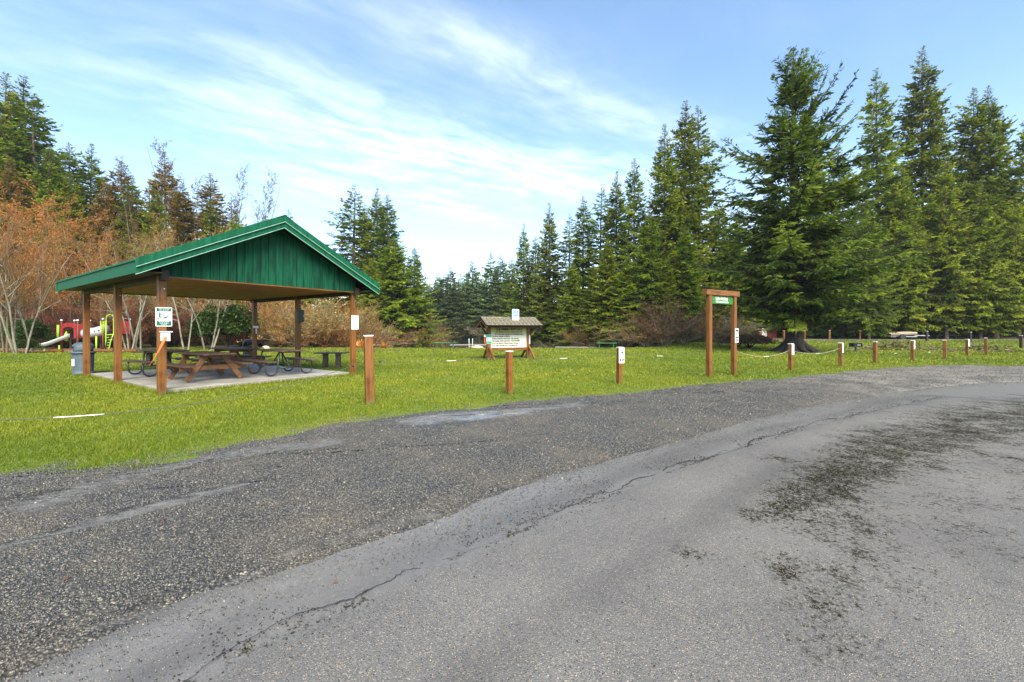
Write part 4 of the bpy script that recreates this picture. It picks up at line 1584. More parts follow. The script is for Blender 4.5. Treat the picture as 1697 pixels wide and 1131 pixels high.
rope((P0[7][0] + .06, P0[7][1], 0.7), (P0[8][0] - .06, P0[8][1], 0.7), 0.30, 'thin rope span third from the right end of the near row', 'rope_green', None, 0.0045)
rope((P0[9][0] + .06, P0[9][1], 0.6), (P0[9][0] + 6.0, P0[9][1] + 2.0, 0.6), 0.35, 'thin rope running from the rightmost near post out of the picture', 'rope_green', (0.3, 0.36), 0.0045)


# ------------------------------------------------------------------ tall sign frame
def sign_frame():
    lx, ly = FRAME_L
    rx, ry = FRAME_R
    ang = math.atan2(ry - ly, rx - lx)
    wdt = math.hypot(rx - lx, ry - ly)
    t = thing('entrance_sign_frame', 'tall brown timber sign frame at the lawn edge with a green board', 'sign frame', (lx, ly, 0), ang)
    for x in (0, wdt):
        MB().box((0, 0, 1.27), (0.14, 0.14, 2.64)).build('post', 'post', t, 0.010, loc=(x, 0, 0))
    MB().box((wdt / 2, 0.0, 2.68), (wdt + 0.44, 0.17, 0.17)).build('crossbeam', 'timber_x', t, 0.012)
    b = MB().box((wdt / 2, -0.01, 2.455), (wdt - 0.17, 0.035, 0.25)).build('sign_board', 'sign_green', t, 0.006)
    text('Lake Holiday', 0.135, 'white_sign', b, (wdt / 2 - 0.04, -0.030, 2.50), xs=0.92, bold=0.004)
    text('PCC Homeowners Community', 0.066, 'white_sign', b, (wdt / 2 - 0.02, -0.030, 2.395), xs=0.80, bold=0.003)
    for x in (wdt * 0.25, wdt * 0.75):
        MB().box((x, 0, 2.588), (0.02, 0.02, 0.03)).build('hanger', 'steel', t)
    MB().box((wdt / 2 + 0.12, -0.0, 2.768), (0.035, 0.10, 0.012)).build('top_strap', 'steel', t)
    # small brown sign on the right post
    s = thing('rules_sign', 'narrow brown sign with white symbol on the right frame post', 'sign',
              (lx + math.cos(ang) * (wdt + 0.035) + math.sin(ang) * 0.080, ly + math.sin(ang) * (wdt + 0.035) - math.cos(ang) * 0.080, 1.31), ang)
    sign_box(0.20, 0.47, 0.006, 0.03).build('sign_panel', 'white_sign', s)
    MB().box((0, -0.0075, 0.06), (0.155, 0.003, 0.28)).build('symbol_field', 'brown_sign', s)
    MB().prism([(-.03, -0.03), (.02, -0.04), (.05, 0.0), (.035, 0.03), (.055, 0.06), (.03, 0.12), (-.02, 0.14), (-.05, 0.10), (-.035, 0.05), (-.05, 0.01)], -0.0115, -0.009).build('symbol', 'white_sign', s)
    MB().box((0, -0.0075, -0.16), (0.155, 0.003, 0.08)).build('caption_field', 'brown_sign', s)
    text('PETS', 0.042, 'white_sign', s, (0, -0.010, -0.16))


sign_frame()


# ------------------------------------------------------------------ roofed notice board
def kiosk():
    cx, cy = at(843, 21.9)
    ang = R(24)
    t = thing('notice_board', 'roofed wooden notice board with yellowed rules panel on the lawn', 'notice board', (cx, cy, 0), ang)
    hw = 1.10
    for sx in (-1, 1):
        MB().box((0, 0, 0.93), (0.18, 0.18, 2.06)).build('post', 'post', t, 0.010, loc=(sx * hw, 0, 0))
        for sy in (-1, 1):
            MB().bar((sx * hw + 0.0, sy * 0.10, 0.66), (sx * hw, sy * 0.80, 0.02), 0.09, 0.09).build('brace', 'post', t, 0.005)
        MB().bar((sx * (hw + 0.08), 0, 1.22), (sx * (hw + 0.46), 0, 1.80), 0.08, 0.08, (0, 1, 0)).build('knee_brace', 'beam', t, 0.004)
        for sy in (-1, 1):
            MB().bar((sx * (hw + 0.0), sy * 0.10, 1.93), (sx * hw, sy * 0.74, 1.66), 0.07, 0.09).build('rafter', 'beam', t)
            MB().bar((sx * (hw + 0.38), 0.0, 1.98), (sx * (hw + 0.38), sy * 0.78, 1.645), 0.06, 0.10).build('rafter', 'table_leg', t)
    MB().box((0, 0, 2.00), (2 * hw + 0.80, 0.10, 0.10)).build('ridge_beam', 'beam', t)
    for sy in (-1, 1):
        MB().box((0, sy * 0.70, 1.655), (2 * hw + 0.72, 0.07, 0.09)).build('eave_beam', 'beam', t)
    MB().box((0, 0, 0.52), (2 * hw - 0.19, 0.09, 0.12)).build('lower_rail', 'post', t)
    # shingles in courses, each its own piece
    rl = 2 * hw + 0.86
    z0, z1, hd = 2.135, 1.735, 0.84
    sl = math.atan2(z0 - z1, hd)
    courses, per = 5, 14
    cw = rl / per
    cl = hd / math.cos(sl) / courses
    shm = []
    for k in range(3):
        shm.append(MB().box((0, 0, 0), (cw - 0.012, cl * 1.25, 0.016)).mesh('shingle'))
        shm[-1].materials.append(M['shingle'])
    for sy in (-1, 1):
        MB().bar((0, sy * 0.01, z0 - 0.035), (0, sy * hd, z1 - 0.035), rl, 0.02).build('roof_deck', 'beam', t)
        for c in range(courses):
            for p in range(per):
                u = (c + 0.5) / courses
                o = bpy.data.objects.new('shingle', shm[(c * 7 + p * 3) % 3])
                COL.objects.link(o)
                o.parent = t
                o.location = (-rl / 2 + cw * (p + 0.5) + (0.02 if c % 2 else -0.02) * (0 if p in (0, per - 1) else 1), sy * hd * u, z0 + (z1 - z0) * u + 0.004 + random.uniform(0, 0.006))
                o.rotation_euler = (-sy * sl + sy * 0.05 + random.uniform(-.015, .015), 0, random.uniform(-.012, .012))
    MB().prism([(-0.12, z0 - 0.04), (0, z0 + 0.035), (0.12, z0 - 0.04), (0.12, z0 - 0.052), (0, z0 + 0.018), (-0.12, z0 - 0.052)], -rl / 2, rl / 2, 'X').build('ridge_cap', 'shingle', t)
    # rules panel
    bw = 2 * hw - 0.205
    b = MB().box((0, -0.03, 1.165), (bw, 0.035, 1.15)).build('rules_panel', 'kiosk_board', t, 0.004)
    lines = [('PARADISE COMMUNITY CLUB', 0.150, 1.655, 0.80), ('CLUB MEMBERS + GUESTS ONLY', 0.118, 1.525, 0.84),
             ('No lifeguard: Swim or play at your risk', 0.100, 1.395, 0.92), ('No motorized vehicles or motorized boats', 0.100, 1.280, 0.90),
             ("No fires outside of BBQ's", 0.100, 1.165, 0.92), ('Noise ordinance enforced   NO GLASS', 0.098, 1.050, 0.92),
             ('No hunting. Adult supervision  CONTAINERS', 0.092, 0.935, 0.88), ('PCC is not liable for injuries, property damage', 0.088, 0.820, 0.86),
             ('PCC Office 360-569-2159   paradisecc.org', 0.088, 0.705, 0.92)]
    for k, (s, sz, z, xs) in enumerate(lines):
        left = k >= 4
        text(s, sz, 'black_ink', b, (-bw / 2 + 0.08 if left else 0, -0.050, z), align='LEFT' if left else 'CENTER', xs=xs, bold=0.0075 if k < 2 else 0.0040)
    # camera sign on the roof
    s = thing('surveillance_sign', 'white sign with blue picture standing on the notice board roof', 'sign', (cx + 0.18 + 0.17, cy - 0.20, 1.97), ang)
    sign_box(0.38, 0.58, 0.010, 0.04).build('sign_panel', 'white_sign', s, loc=(0, 0, 0.29))
    MB().box((-0.0, 0.02, 0.15), (0.05, 0.03, 0.50)).build('stake', 'old_wood', s)
    MB().box((0, -0.0115, 0.375), (0.30, 0.003, 0.29)).build('blue_field', 'blue_print', s)
    MB().prism([(-.145, 0.355), (.05, 0.385), (.145, 0.345), (.05, 0.305), (-.145, 0.335)], -0.0155, -0.013).build('camera_shape', 'white_sign', s)
    MB().prism([(-.145, 0.335), (.05, 0.304), (.145, 0.29), (.145, 0.26), (-.145, 0.275)], -0.0155, -0.013).build('camera_base', 'navy_print', s)
    MB().prism([(.06, 0.33), (.10, 0.33), (.10, 0.365), (.06, 0.365)], -0.018, -0.0157).build('lens', 'black_ink', s)
    MB().prism([(-.145, 0.36), (-.06, 0.375), (-.06, 0.39), (-.145, 0.385)], -0.0155, -0.013).build('camera_top', 'navy_print', s)
    for k in range(4):
        words_line(s, -0.13, 0.13, 0.19 - 0.045 * k, 0.028, 'grey_ink', -0.012, 90 + k)
    # green sign and strap on the left post
    ca, sa = math.cos(ang), math.sin(ang)

    def loc(x, y, z):
        return (cx + ca * x - sa * y, cy + sa * x + ca * y, z)
    g = thing('pet_sign', 'small green and white sign on the left notice board post', 'sign', loc(-hw - 0.02, -0.10, 1.03), ang)
    sign_box(0.28, 0.45, 0.006, 0.02).build('sign_panel', 'white_sign', g)
    MB().box((0, -0.0075, 0.15), (0.27, 0.003, 0.13)).build('header_band', 'mint_green', g)
    MB().box((0, -0.0075, -0.155), (0.27, 0.003, 0.12)).build('footer_band', 'mint_green', g)
    MB().box((-0.06, -0.0075, 0.0), (0.05, 0.003, 0.07)).build('walker_figure', 'dark_green', g)
    MB().box((0.05, -0.0075, -0.015), (0.06, 0.003, 0.04)).build('dog_figure', 'dark_green', g)
    h = thing('throw_line', 'orange throw line hanging under a white holder left of the notice board', 'throw line', loc(-hw - 0.20, -0.02, 0.78), ang)
    MB().box((0, 0, 0.42), (0.10, 0.07, 0.12)).build('holder', 'white', h, 0.004)
    MB().tube([(0, 0, 0.36), (-0.02, 0, 0.22), (-0.01, 0, 0.08), (0.01, 0, 0.0)], [0.02, 0.032, 0.034, 0.02], 8).build('cord_bundle', 'orange_strap', h, smooth=True)
    MB().box((0.09, 0, 0.42), (0.10, 0.03, 0.03)).build('bracket', 'steel', h)
    e = thing('thermometer_strip', 'narrow white strip on the right notice board post', 'gauge', loc(hw + 0.05, -0.10, 0.78), ang)
    MB().box((0, 0, 0.22), (0.06, 0.012, 0.46)).build('scale_strip', 'white_sign', e, 0.003)
    MB().box((0, -0.008, 0.22), (0.012, 0.004, 0.38)).build('tube', 'red_ink', e)


kiosk()


# ------------------------------------------------------------------ lakeside benches, docks, small things
def lake_bench(px, y, w, label, rz=0.0):
    x, _ = at(px, y)
    t = thing('lakeside_bench', label, 'bench', (x, y, gzf(x, y)), rz, 'green benches along the shore')
    for k in range(3):
        MB().box((0, -0.13 + 0.13 * k, 0.46), (w, 0.115, 0.04)).build('seat_slat', 'bench_green', t, 0.005)
    for sx in (-1, 1):
        MB().box((sx * w * 0.36, 0, 0.21), (0.07, 0.07, 0.46)).build('leg', 'bench_green', t, 0.004)
        MB().box((sx * w * 0.36, 0, 0.422), (0.06, 0.36, 0.035)).build('bearer', 'bench_green', t)


lake_bench(738, 34.2, 1.75, 'green backless bench on the shore left of the notice board')
lake_bench(1005, 33.6, 1.55, 'green backless bench on the shore behind the white dog sign post', R(-4))
lake_bench(1184, 36.5, 1.2, 'dark backless bench seen between the sign frame posts', R(5))


def dock(px, y, w, d, label, ladder=False, rz=0.0):
    x, _ = at(px, y)
    t = thing('floating_dock', label, 'dock', (x, y, WATER_Z), rz)
    n = int(w / 0.19)
    for k in range(n):
        MB().box((-w / 2 + (k + .5) * w / n, 0, 0.30 + random.uniform(-.006, .006)), (w / n - 0.015, d, 0.04)).build('deck_plank', 'old_wood', t)
    for sy in (-1, 1):
        MB().box((0, sy * (d / 2 - 0.05), 0.17), (w, 0.08, 0.20)).build('side_beam', 'beam', t)
    MB().box((0, 0, -0.02), (w * 0.94, d * 0.8, 0.20)).build('float', 'bin_dark', t)
    if ladder:
        l = thing('swim_ladder', 'white tubular swim ladder on the floating dock', 'ladder', (x + 0.06 * w, y - d / 2 - 0.06, WATER_Z + 0.32), rz)
        for sx in (-1, 1):
            pts = [(sx * 0.21, -0.10, -0.75), (sx * 0.21, -0.10, 0.55)]
            for k in range(1, 7):
                a = R(180 - 30 * k)
                pts.append((sx * 0.21, 0.08 + 0.18 * math.cos(a), 0.55 + 0.18 * math.sin(a)))
            pts.append((sx * 0.21, 0.26, 0.0))
            MB().tube(pts, 0.032, 8).build('rail', 'white', l, smooth=True)
        for z in (-0.5, -0.22):
            MB().box((0, -0.10, z), (0.42, 0.09, 0.03)).build('step', 'white', l)
    return t


dock(778, 52, 4.6, 2.2, 'grey plank floating dock with white ladder left of notice board', True, R(4))
dock(955, 45, 4.4, 1.2, 'long low grey dock at the shore right of notice board', False, R(-3))


def blob_rock(name, label, x, y, z, r, mat, cat='rock', sq=0.7, seed=1):
    import bmesh
    bm = bmesh.new()
    bmesh.ops.create_icosphere(bm, subdivisions=3, radius=1)
    rr = random.Random(seed)
    k = [Vector((rr.uniform(-1, 1), rr.uniform(-1, 1), rr.uniform(-1, 1))).normalized() for _ in range(9)]
    for v in bm.verts:
        d = 1.0
        for q in k:
            c = v.co.normalized().dot(q)
            if c > 0.75:
                d -= (c - 0.75) * 0.9
        v.co = Vector((v.co.x * r * 1.25, v.co.y * r, v.co.z * r * sq)) * d
    me = bpy.data.meshes.new(name)
    bm.to_mesh(me)
    bm.free()
    return tag(link(name, me, mat, loc=(x, y, z)), label, cat)


_x, _y = at(791, 40)
blob_rock('shore_rock', 'pale tan rock at the water edge beside the floating dock', _x, _y, -0.30, 0.52, 'rock_tan')
_x, _y = at(441, 33)
blob_rock('lawn_rock', 'pale rock on the grass behind the rear pavilion post', _x, _y, 0.1, 0.26, 'rock_tan', seed=4)


def fire_box():
    x, y = gpt(1418, 584)
    t = thing('fire_box', 'black metal fire box on the grass right of the spruce trunk', 'fire box', (x, y, gzf(x, y)), R(10))
    MB().box((0, 0, 0.40), (0.62, 0.40, 0.05)).build('base_plate', 'dark_metal', t)
    for sx in (-1, 1):
        MB().box((sx * 0.30, 0, 0.52), (0.025, 0.40, 0.20)).build('side_plate', 'dark_metal', t)
    MB().box((0, 0.19, 0.53), (0.575, 0.025, 0.22)).build('back_plate', 'dark_metal', t)
    for k in range(9):
        MB().tube([(-0.26 + 0.065 * k, -0.19, 0.56), (-0.26 + 0.065 * k, 0.17, 0.56)], 0.008, 6).build('grate_bar', 'steel', t)
    MB().tube([(0, 0, -0.1), (0, 0, 0.38)], 0.05, 10).build('pedestal', 'dark_metal', t)
    MB().box((0.02, -0.205, 0.50), (0.30, 0.01, 0.05)).build('front_lip', 'steel', t)


fire_box()


# far right camp things
def trailer():
    x, y = at(1494, 47.5)
    z = gzf(x, y)
    t = thing('boat_trailer', 'pale covered boat on a trailer under the firs', 'trailer', (x, y, z), R(-8))
    sec = []
    V, F = [], []
    n = 9
    for i in range(n):
        u = i / (n - 1)
        xx = -1.5 + 3.0 * u
        w = 0.72 * math.sqrt(max(0.02, 1 - max(0, u - 0.45) ** 2 / 0.31))
        for j in range(9):
            a = math.pi * j / 8
            V.append((xx, w * math.cos(a), 0.55 - 0.34 * math.sin(a) ** 0.8 * (1 - 0.35 * u) + 0.16 * u * u))
    for i in range(n - 1):
        for j in range(8):
            F.append((i * 9 + j, i * 9 + j + 1, (i + 1) * 9 + j + 1, (i + 1) * 9 + j))
    o = MB().add(V, F).build('hull', 'old_wood', t, smooth=True)
    V2 = []
    for i in range(n):
        u = i / (n - 1)
        xx = -1.5 + 3.0 * u
        w = 0.74 * math.sqrt(max(0.02, 1 - max(0, u - 0.45) ** 2 / 0.31))
        for j in range(7):
            c = -1 + 2 * j / 6
            V2.append((xx, w * c, 0.57 + 0.17 * u * u + 0.24 * (1 - c * c) * math.sin(math.pi * (0.15 + 0.75 * u))))
    F2 = [(i * 7 + j, i * 7 + j + 1, (i + 1) * 7 + j + 1, (i + 1) * 7 + j) for i in range(n - 1) for j in range(6)]
    MB().add(V2, F2).build('tarp', 'tan_canvas', t, smooth=True)
    for sy in (-1, 1):
        MB().box((-0.1, sy * 0.5, 0.30), (2.6, 0.06, 0.08)).build('frame_rail', 'steel', t)
        w = MB().lathe([(0.05, -0.08), (0.27, -0.08), (0.29, -0.04), (0.29, 0.04), (0.27, 0.08), (0.05, 0.08)], 18).build('wheel', 'rubber', t, loc=(-0.4, sy * 0.78, 0.29))
        w.rotation_euler = (R(90), 0, 0)
    MB().box((2.0, 0, 0.42), (1.5, 0.07, 0.08)).build('tongue', 'steel', t)


trailer()


def camp_table(px, y, label):
    x, _ = at(px, y)
    t = thing('camp_picnic_table', label, 'picnic table', (x, y, gzf(x, y)), R(12))
    for k in range(4):
        MB().box((0, -0.27 + 0.18 * k, 0.75), (1.8, 0.165, 0.045)).build('top_plank', 'tan_canvas', t)
    for sy in (-1, 1):
        MB().box((0, sy * 0.66, 0.44), (1.8, 0.25, 0.045)).build('seat_plank', 'old_wood', t)
    for sx in (-1, 1):
        for sy in (-1, 1):
            MB().bar((sx * 0.6, sy * 0.62, 0.0), (sx * 0.6, sy * 0.22, 0.72), 0.05, 0.10, (0, sy, .6)).build('leg', 'old_wood', t)
        MB().box((sx * 0.655, 0, 0.39), (0.05, 1.5, 0.10)).build('bearer', 'old_wood', t)


camp_table(1569, 50.5, 'pale picnic table in the shade under the right firs')


def shed():
    x, y = at(731, 118)
    t = thing('lake_cabin', 'small white cabin behind the grey shrubs on the far shore', 'cabin', (x, y, gzf(x, y) + 0.6), R(-12))
    MB().box((0, 0, 1.2), (4.2, 3.0, 2.4)).build('wall', 'white', t)
    MB().prism([(-1.75, 2.40), (0, 3.5), (1.75, 2.40)], -2.35, 2.35, 'X').build('roof', 'old_wood', t)
    MB().box((-1.0, -1.52, 1.35), (0.9, 0.05, 0.9)).build('window', 'glass', t)
    MB().box((0.9, -1.52, 1.0), (0.9, 0.05, 2.0)).build('door', 'bench_green', t)


shed()


def red_kiosk():
    x, y = at(1264, 57)
    t = thing('red_shed', 'low red shed glimpsed left of the big spruce trunk', 'shed', (x, y, gzf(x, y)), R(8))
    MB().box((0, 0, 0.7), (2.6, 1.8, 1.4)).build('wall', 'red_vehicle', t)
    MB().prism([(-1.05, 1.4), (0, 1.9), (1.05, 1.4)], -1.5, 1.5, 'X').build('roof', 'bin_dark', t)
    MB().box((-0.5, -0.915, 0.65), (0.7, 0.03, 1.2)).build('door', 'white', t)
    MB().box((0.6, -0.915, 0.85), (0.6, 0.03, 0.5)).build('window', 'glass', t)


red_kiosk()


# ------------------------------------------------------------------ playground
def playground():
    y = 31.0
    x, _ = at(151, y)
    t = thing('playground', 'red, lime green and grey climbing frame with slide behind the bins', 'playground', (x, y, 0), R(8))
    X = lambda px: (px - 138) / F_PX * y                 # metres from the frame's centre

    def post(xx, yy, h, m='play_lime'):
        p = MB().tube([(xx, yy, -0.1), (xx, yy, h)], 0.055, 12).build('post', m, t, smooth=True)
        MB().lathe([(0.06, h - 0.02), (0.075, h), (0.07, h + 0.06), (0.03, h + 0.10)], 12, (xx, yy, 0)).build('cap', 'white', p, smooth=True)
    # left tower
    for xx in (X(104), X(127)):
        for yy in (-0.5, 0.55):
            post(xx, yy, 2.15, 'play_brown' if yy > 0 else 'play_brown')
    MB().box((X(115.5), 0.02, 0.86), (1.1, 1.0, 0.07)).build('deck', 'bin_dark', t)
    # arched red panel facing the slide
    w = 0.50
    cx = X(115.5)
    outer = [(cx - w, 0.92), (cx + w, 0.92), (cx + w, 1.72)]
    for k in range(1, 12):
        a = R(180 * k / 12)
        outer.append((cx + w * math.cos(a), 1.72 + 0.22 * math.sin(a)))
    outer.append((cx - w, 1.72))
    MB().prism(outer, 0.53, 0.58).build('rear_panel', 'play_red', t)
    top = []
    for k in range(13):
        a = R(180 * k / 12)
        top.append((cx + w * math.cos(a), 1.72 + 0.24 * math.sin(a)))
    inner = []
    for k in range(13):
        a = R(180 - 180 * k / 12)
        inner.append((cx + 0.36 * math.cos(a), 1.50 + 0.22 * math.sin(a)))
    V = [(cx + w, 0.92)] + top + [(cx - w, 0.92), (cx - 0.36, 0.92)] + inner + [(cx + 0.36, 0.92)]
    MB().prism(V, -0.60, -0.55).build('slide_hood', 'play_red', t)
    MB().tube([(cx + (w - 0.02) * math.cos(R(15 * k)), -0.575, 1.74 + 0.24 * math.sin(R(15 * k))) for k in range(13)], 0.035, 8).build('hood_rim', 'play_red', t, smooth=True)
    # lime leaf on the hood
    lf = [(cx - 0.20, 0.72), (cx - 0.06, 0.70), (cx + 0.04, 0.86), (cx + 0.02, 1.12), (cx - 0.09, 1.42), (cx - 0.22, 1.18), (cx - 0.26, 0.9)]
    MB().prism(lf, -0.66, -0.62).build('leaf_panel', 'play_lime', t)
    # slide: a trough running forward and left
    n = 14
    V, F = [], []
    prof = [(-0.34, 0.20), (-0.30, 0.22), (-0.26, 0.16), (-0.22, 0.0), (0.22, 0.0), (0.26, 0.16), (0.30, 0.22), (0.34, 0.20), (0.34, 0.16), (0.25, -0.05), (-0.25, -0.05), (-0.34, 0.16)]
    path = []
    for i in range(n + 1):
        u = i / n
        px_, py_ = cx + 0.05 - 1.25 * u, -0.60 - 0.85 * u
        zz = 1.02 - 0.80 * (u ** 0.92) + 0.10 * max(0, u - 0.72) / 0.28
        path.append(Vector((px_, py_, max(zz, 0.26))))
    for i, p in enumerate(path):
        d = path[min(i + 1, n)] - path[max(i - 1, 0)]
        s = Vector((d.y, -d.x, 0)).normalized()
        for a, b in prof:
            V.append(p + s * a + Vector((0, 0, b)))
    k = len(prof)
    for i in range(n):
        for j in range(k):
            F.append((i * k + j, i * k + (j + 1) % k, (i + 1) * k + (j + 1) % k, (i + 1) * k + j))
    F.append(tuple(range(k)))
    F.append(tuple(n * k + j for j in range(k))[::-1])
    MB().add(V, F).build('slide', 'slide', t, smooth=True)
    MB().tube([(path[11].x, path[11].y, -0.05), (path[11].x, path[11].y, 0.24)], 0.05, 8).build('slide_foot', 'play_lime', t)
    # grey crawl tube between the towers
    ax, bx = X(127) + 0.05, X(162) - 0.02
    pts, rs = [], []
    for i in range(13):
        u = i / 12
        pts.append((ax + (bx - ax) * u, 0.0, 1.20 + 0.30 * u))
        rs.append(0.33 if i % 4 else 0.36)
    tb = MB().tube(pts, rs, 20).build('crawl_tube', 'play_grey', t, smooth=True)
    for u in (0.18, 0.62, 0.80):
        d = MB().lathe([(0.05, 0), (0.05, 0.02)], 12).build('porthole', 'black_ink', tb, loc=(ax + (bx - ax) * u, -0.335, 1.22 + 0.30 * u))
        d.rotation_euler = (R(90), 0, 0)
    # right tower with ladder arch
    for xx in (X(163), X(187)):
        for yy in (-0.45, 0.55):
            post(xx, yy, 2.25, 'play_brown')
    MB().box((X(175), 0.05, 1.12), (1.1, 1.0, 0.07)).build('deck', 'bin_dark', t)
    rp = [(X(175) - .5, 1.2), (X(175) + .5, 1.2), (X(175) + .5, 2.0)] + [(X(175) + .5 * math.cos(R(15 * k)), 2.0 + 0.2 * math.sin(R(15 * k))) for k in range(1, 12)] + [(X(175) - .5, 2.0)]
    MB().prism(rp, 0.53, 0.58).build('rear_panel', 'play_red', t)
    c = X(174)
    arch = [(c - 0.26, -0.52, 0.1), (c - 0.26, -0.50, 1.2), (c - 0.24, -0.50, 2.35)]
    arch += [(c - 0.24 * math.cos(R(18 * k)), -0.50, 2.35 + 0.24 * math.sin(R(18 * k))) for k in range(1, 10)]
    arch += [(c + 0.24, -0.50, 2.35), (c + 0.24, -0.50, 1.25), (c + 0.14, -0.62, 0.7), (c + 0.08, -0.75, 0.0)]
    MB().tube(arch, 0.036, 8).build('ladder_arch', 'play_lime', t, smooth=True)
    for k in range(6):
        z = 0.18 + 0.19 * k
        MB().tube([(c - 0.26, -0.52, z), (c + 0.09 + 0.03 * k, -0.73 + 0.04 * k, z + 0.04)], 0.026, 8).build('rung', 'play_lime', t, smooth=True)
    for s in (-1, 1):
        e0, e1 = c + s * 0.30, c + s * 0.60
        MB().tube([(e0, -0.5, 2.12), (e1, -0.5, 2.12), (e1 - s * 0.05, -0.5, 1.30), (e0, -0.5, 1.26)], 0.03, 8, closed=True).build('guard_rail', 'play_lime', t, smooth=True)
        for q in (0.36, 0.68):
            xx = e0 + (e1 - e0) * q
            MB().tube([(xx, -0.5, 2.12), (xx, -0.5, 1.28)], 0.02, 6).build('guard_bar', 'play_lime', t, smooth=True)
    MB().tube([(X(149), -0.2, -0.05), (X(149), -0.2, 1.05)], 0.05, 10).build('support_post', 'play_lime', t, smooth=True)
    MB().tube([(X(108), -0.9, -0.05), (X(108), -0.9, 0.42)], 0.05, 10).build('support_post', 'play_lime', t, smooth=True)
    # hanging lime post at the far left
    MB().tube([(X(100), -0.55, 0.95), (X(100), -0.55, 1.85)], 0.075, 10).build('roller_bar', 'play_lime', t, smooth=True)
    # climbing dome arch in dark steel on the right
    MB().tube([(X(181) + 0.30 * math.cos(R(18 * k)), -0.9, 1.0 * math.sin(R(18 * k)) - 0.02) for k in range(11)], 0.04, 8).build('climbing_arch', 'dark_metal', t, smooth=True)
    # bed and border timbers around it
    bx0, bx1 = at(0, 33)[0] - 6, at(250, 33)[0]
    V = [(bx0, 28.8, 0.0), (at(225, 29)[0], 28.8, 0.0), (at(235, 36)[0], 36, 0.0), (bx0, 36, 0.0)]
    V = [(a, b, gzf(a, b) + 0.035) for a, b, _ in V]
    tag(MB().add(V, [(0, 1, 2, 3)]).build('mulch_bed', 'mulch'), kind='structure')
    spans = [((bx0 + 1, 28.7), (at(28, 28.7)[0], 28.7), 'border timber left of the slide'), ((at(82, 28.7)[0], 28.7), (at(104, 28.7)[0], 28.7), 'short border timber below the slide'),
             ((at(152, 28.7)[0], 28.7), (at(188, 28.7)[0], 28.7), 'border timber below the lime ladder'), ((at(205, 28.7)[0], 28.75), (at(226, 28.7)[0], 28.75), 'short border timber right of the lime ladder')]
    for a, b, lb in spans:
        p = thing('border_timber', 'brown ' + lb + ' of the playground', 'timber', (*a, 0), 0, 'timbers edging the playground bed')
        o = MB().box(((b[0] - a[0]) / 2, 0, 0.13), (b[0] - a[0], 0.16, 0.13)).build('beam', 'timber_x', p, 0.01)
        o2 = MB().box(((b[0] - a[0]) / 2, 0.01, 0.01), (b[0] - a[0] - 0.02, 0.15, 0.11)).build('lower_beam', 'beam', p)


playground()


# ------------------------------------------------------------------ trees
RNG = np.random.default_rng(12)


def unit(v):
    return v / (np.linalg.norm(v, axis=-1, keepdims=True) + 1e-9)


def tubes(P, rad, k=3):
    """P (N,m,3), rad (N,m) -> verts, quad faces"""
    N_, m_, _ = P.shape
    T = np.gradient(P, axis=1)
    T = unit(T)
    ref = np.where(np.abs(T[..., 2:3]) > 0.9, np.array([1.0, 0, 0]), np.array([0, 0, 1.0]))
    S = unit(np.cross(T, ref))
    U = np.cross(S, T)
    a = np.arange(k) * 2 * np.pi / k
    ring = S[:, :, None, :] * np.cos(a)[None, None, :, None] + U[:, :, None, :] * np.sin(a)[None, None, :, None]
    V = P[:, :, None, :] + ring * rad[:, :, None, None]
    base = (np.arange(N_) * m_ * k)[:, None, None]
    i = (np.arange(m_ - 1) * k)[None, :, None]
    j = np.arange(k)[None, None, :]
    j2 = (j + 1) % k
    F = np.stack([base + i + j, base + i + j2, base + i + k + j2, base + i + k + j], -1)
    return V.reshape(-1, 3), F.reshape(-1, 4)


def diamonds(B, D, L, W, N=None, rng=RNG):
    """leaf-shaped quads: base B, direction D, length L, half width W"""
    n = len(B)
    if N is None:
        N = rng.normal(size=(n, 3)) * 0.8 + np.array([0, 0, 0.7])
    S = unit(np.cross(D, N))
    L, W = L[:, None], W[:, None]
    mid = B + D * L * 0.45
    V = np.stack([B, mid + S * W, B + D * L, mid - S * W], 1).reshape(-1, 3)
    F = np.arange(n * 4).reshape(-1, 4)
    return V, F


def join(parts):
    Vs, Fs, Ts = [], [], []
    o = 0
    for V, F, T in parts:
        Vs.append(V)
        Fs.append(F + o)
        Ts.append(np.broadcast_to(T, (len(V),)) if np.ndim(T) == 0 else T)
        o += len(V)
    return np.concatenate(Vs), np.concatenate(Fs), np.concatenate(Ts)


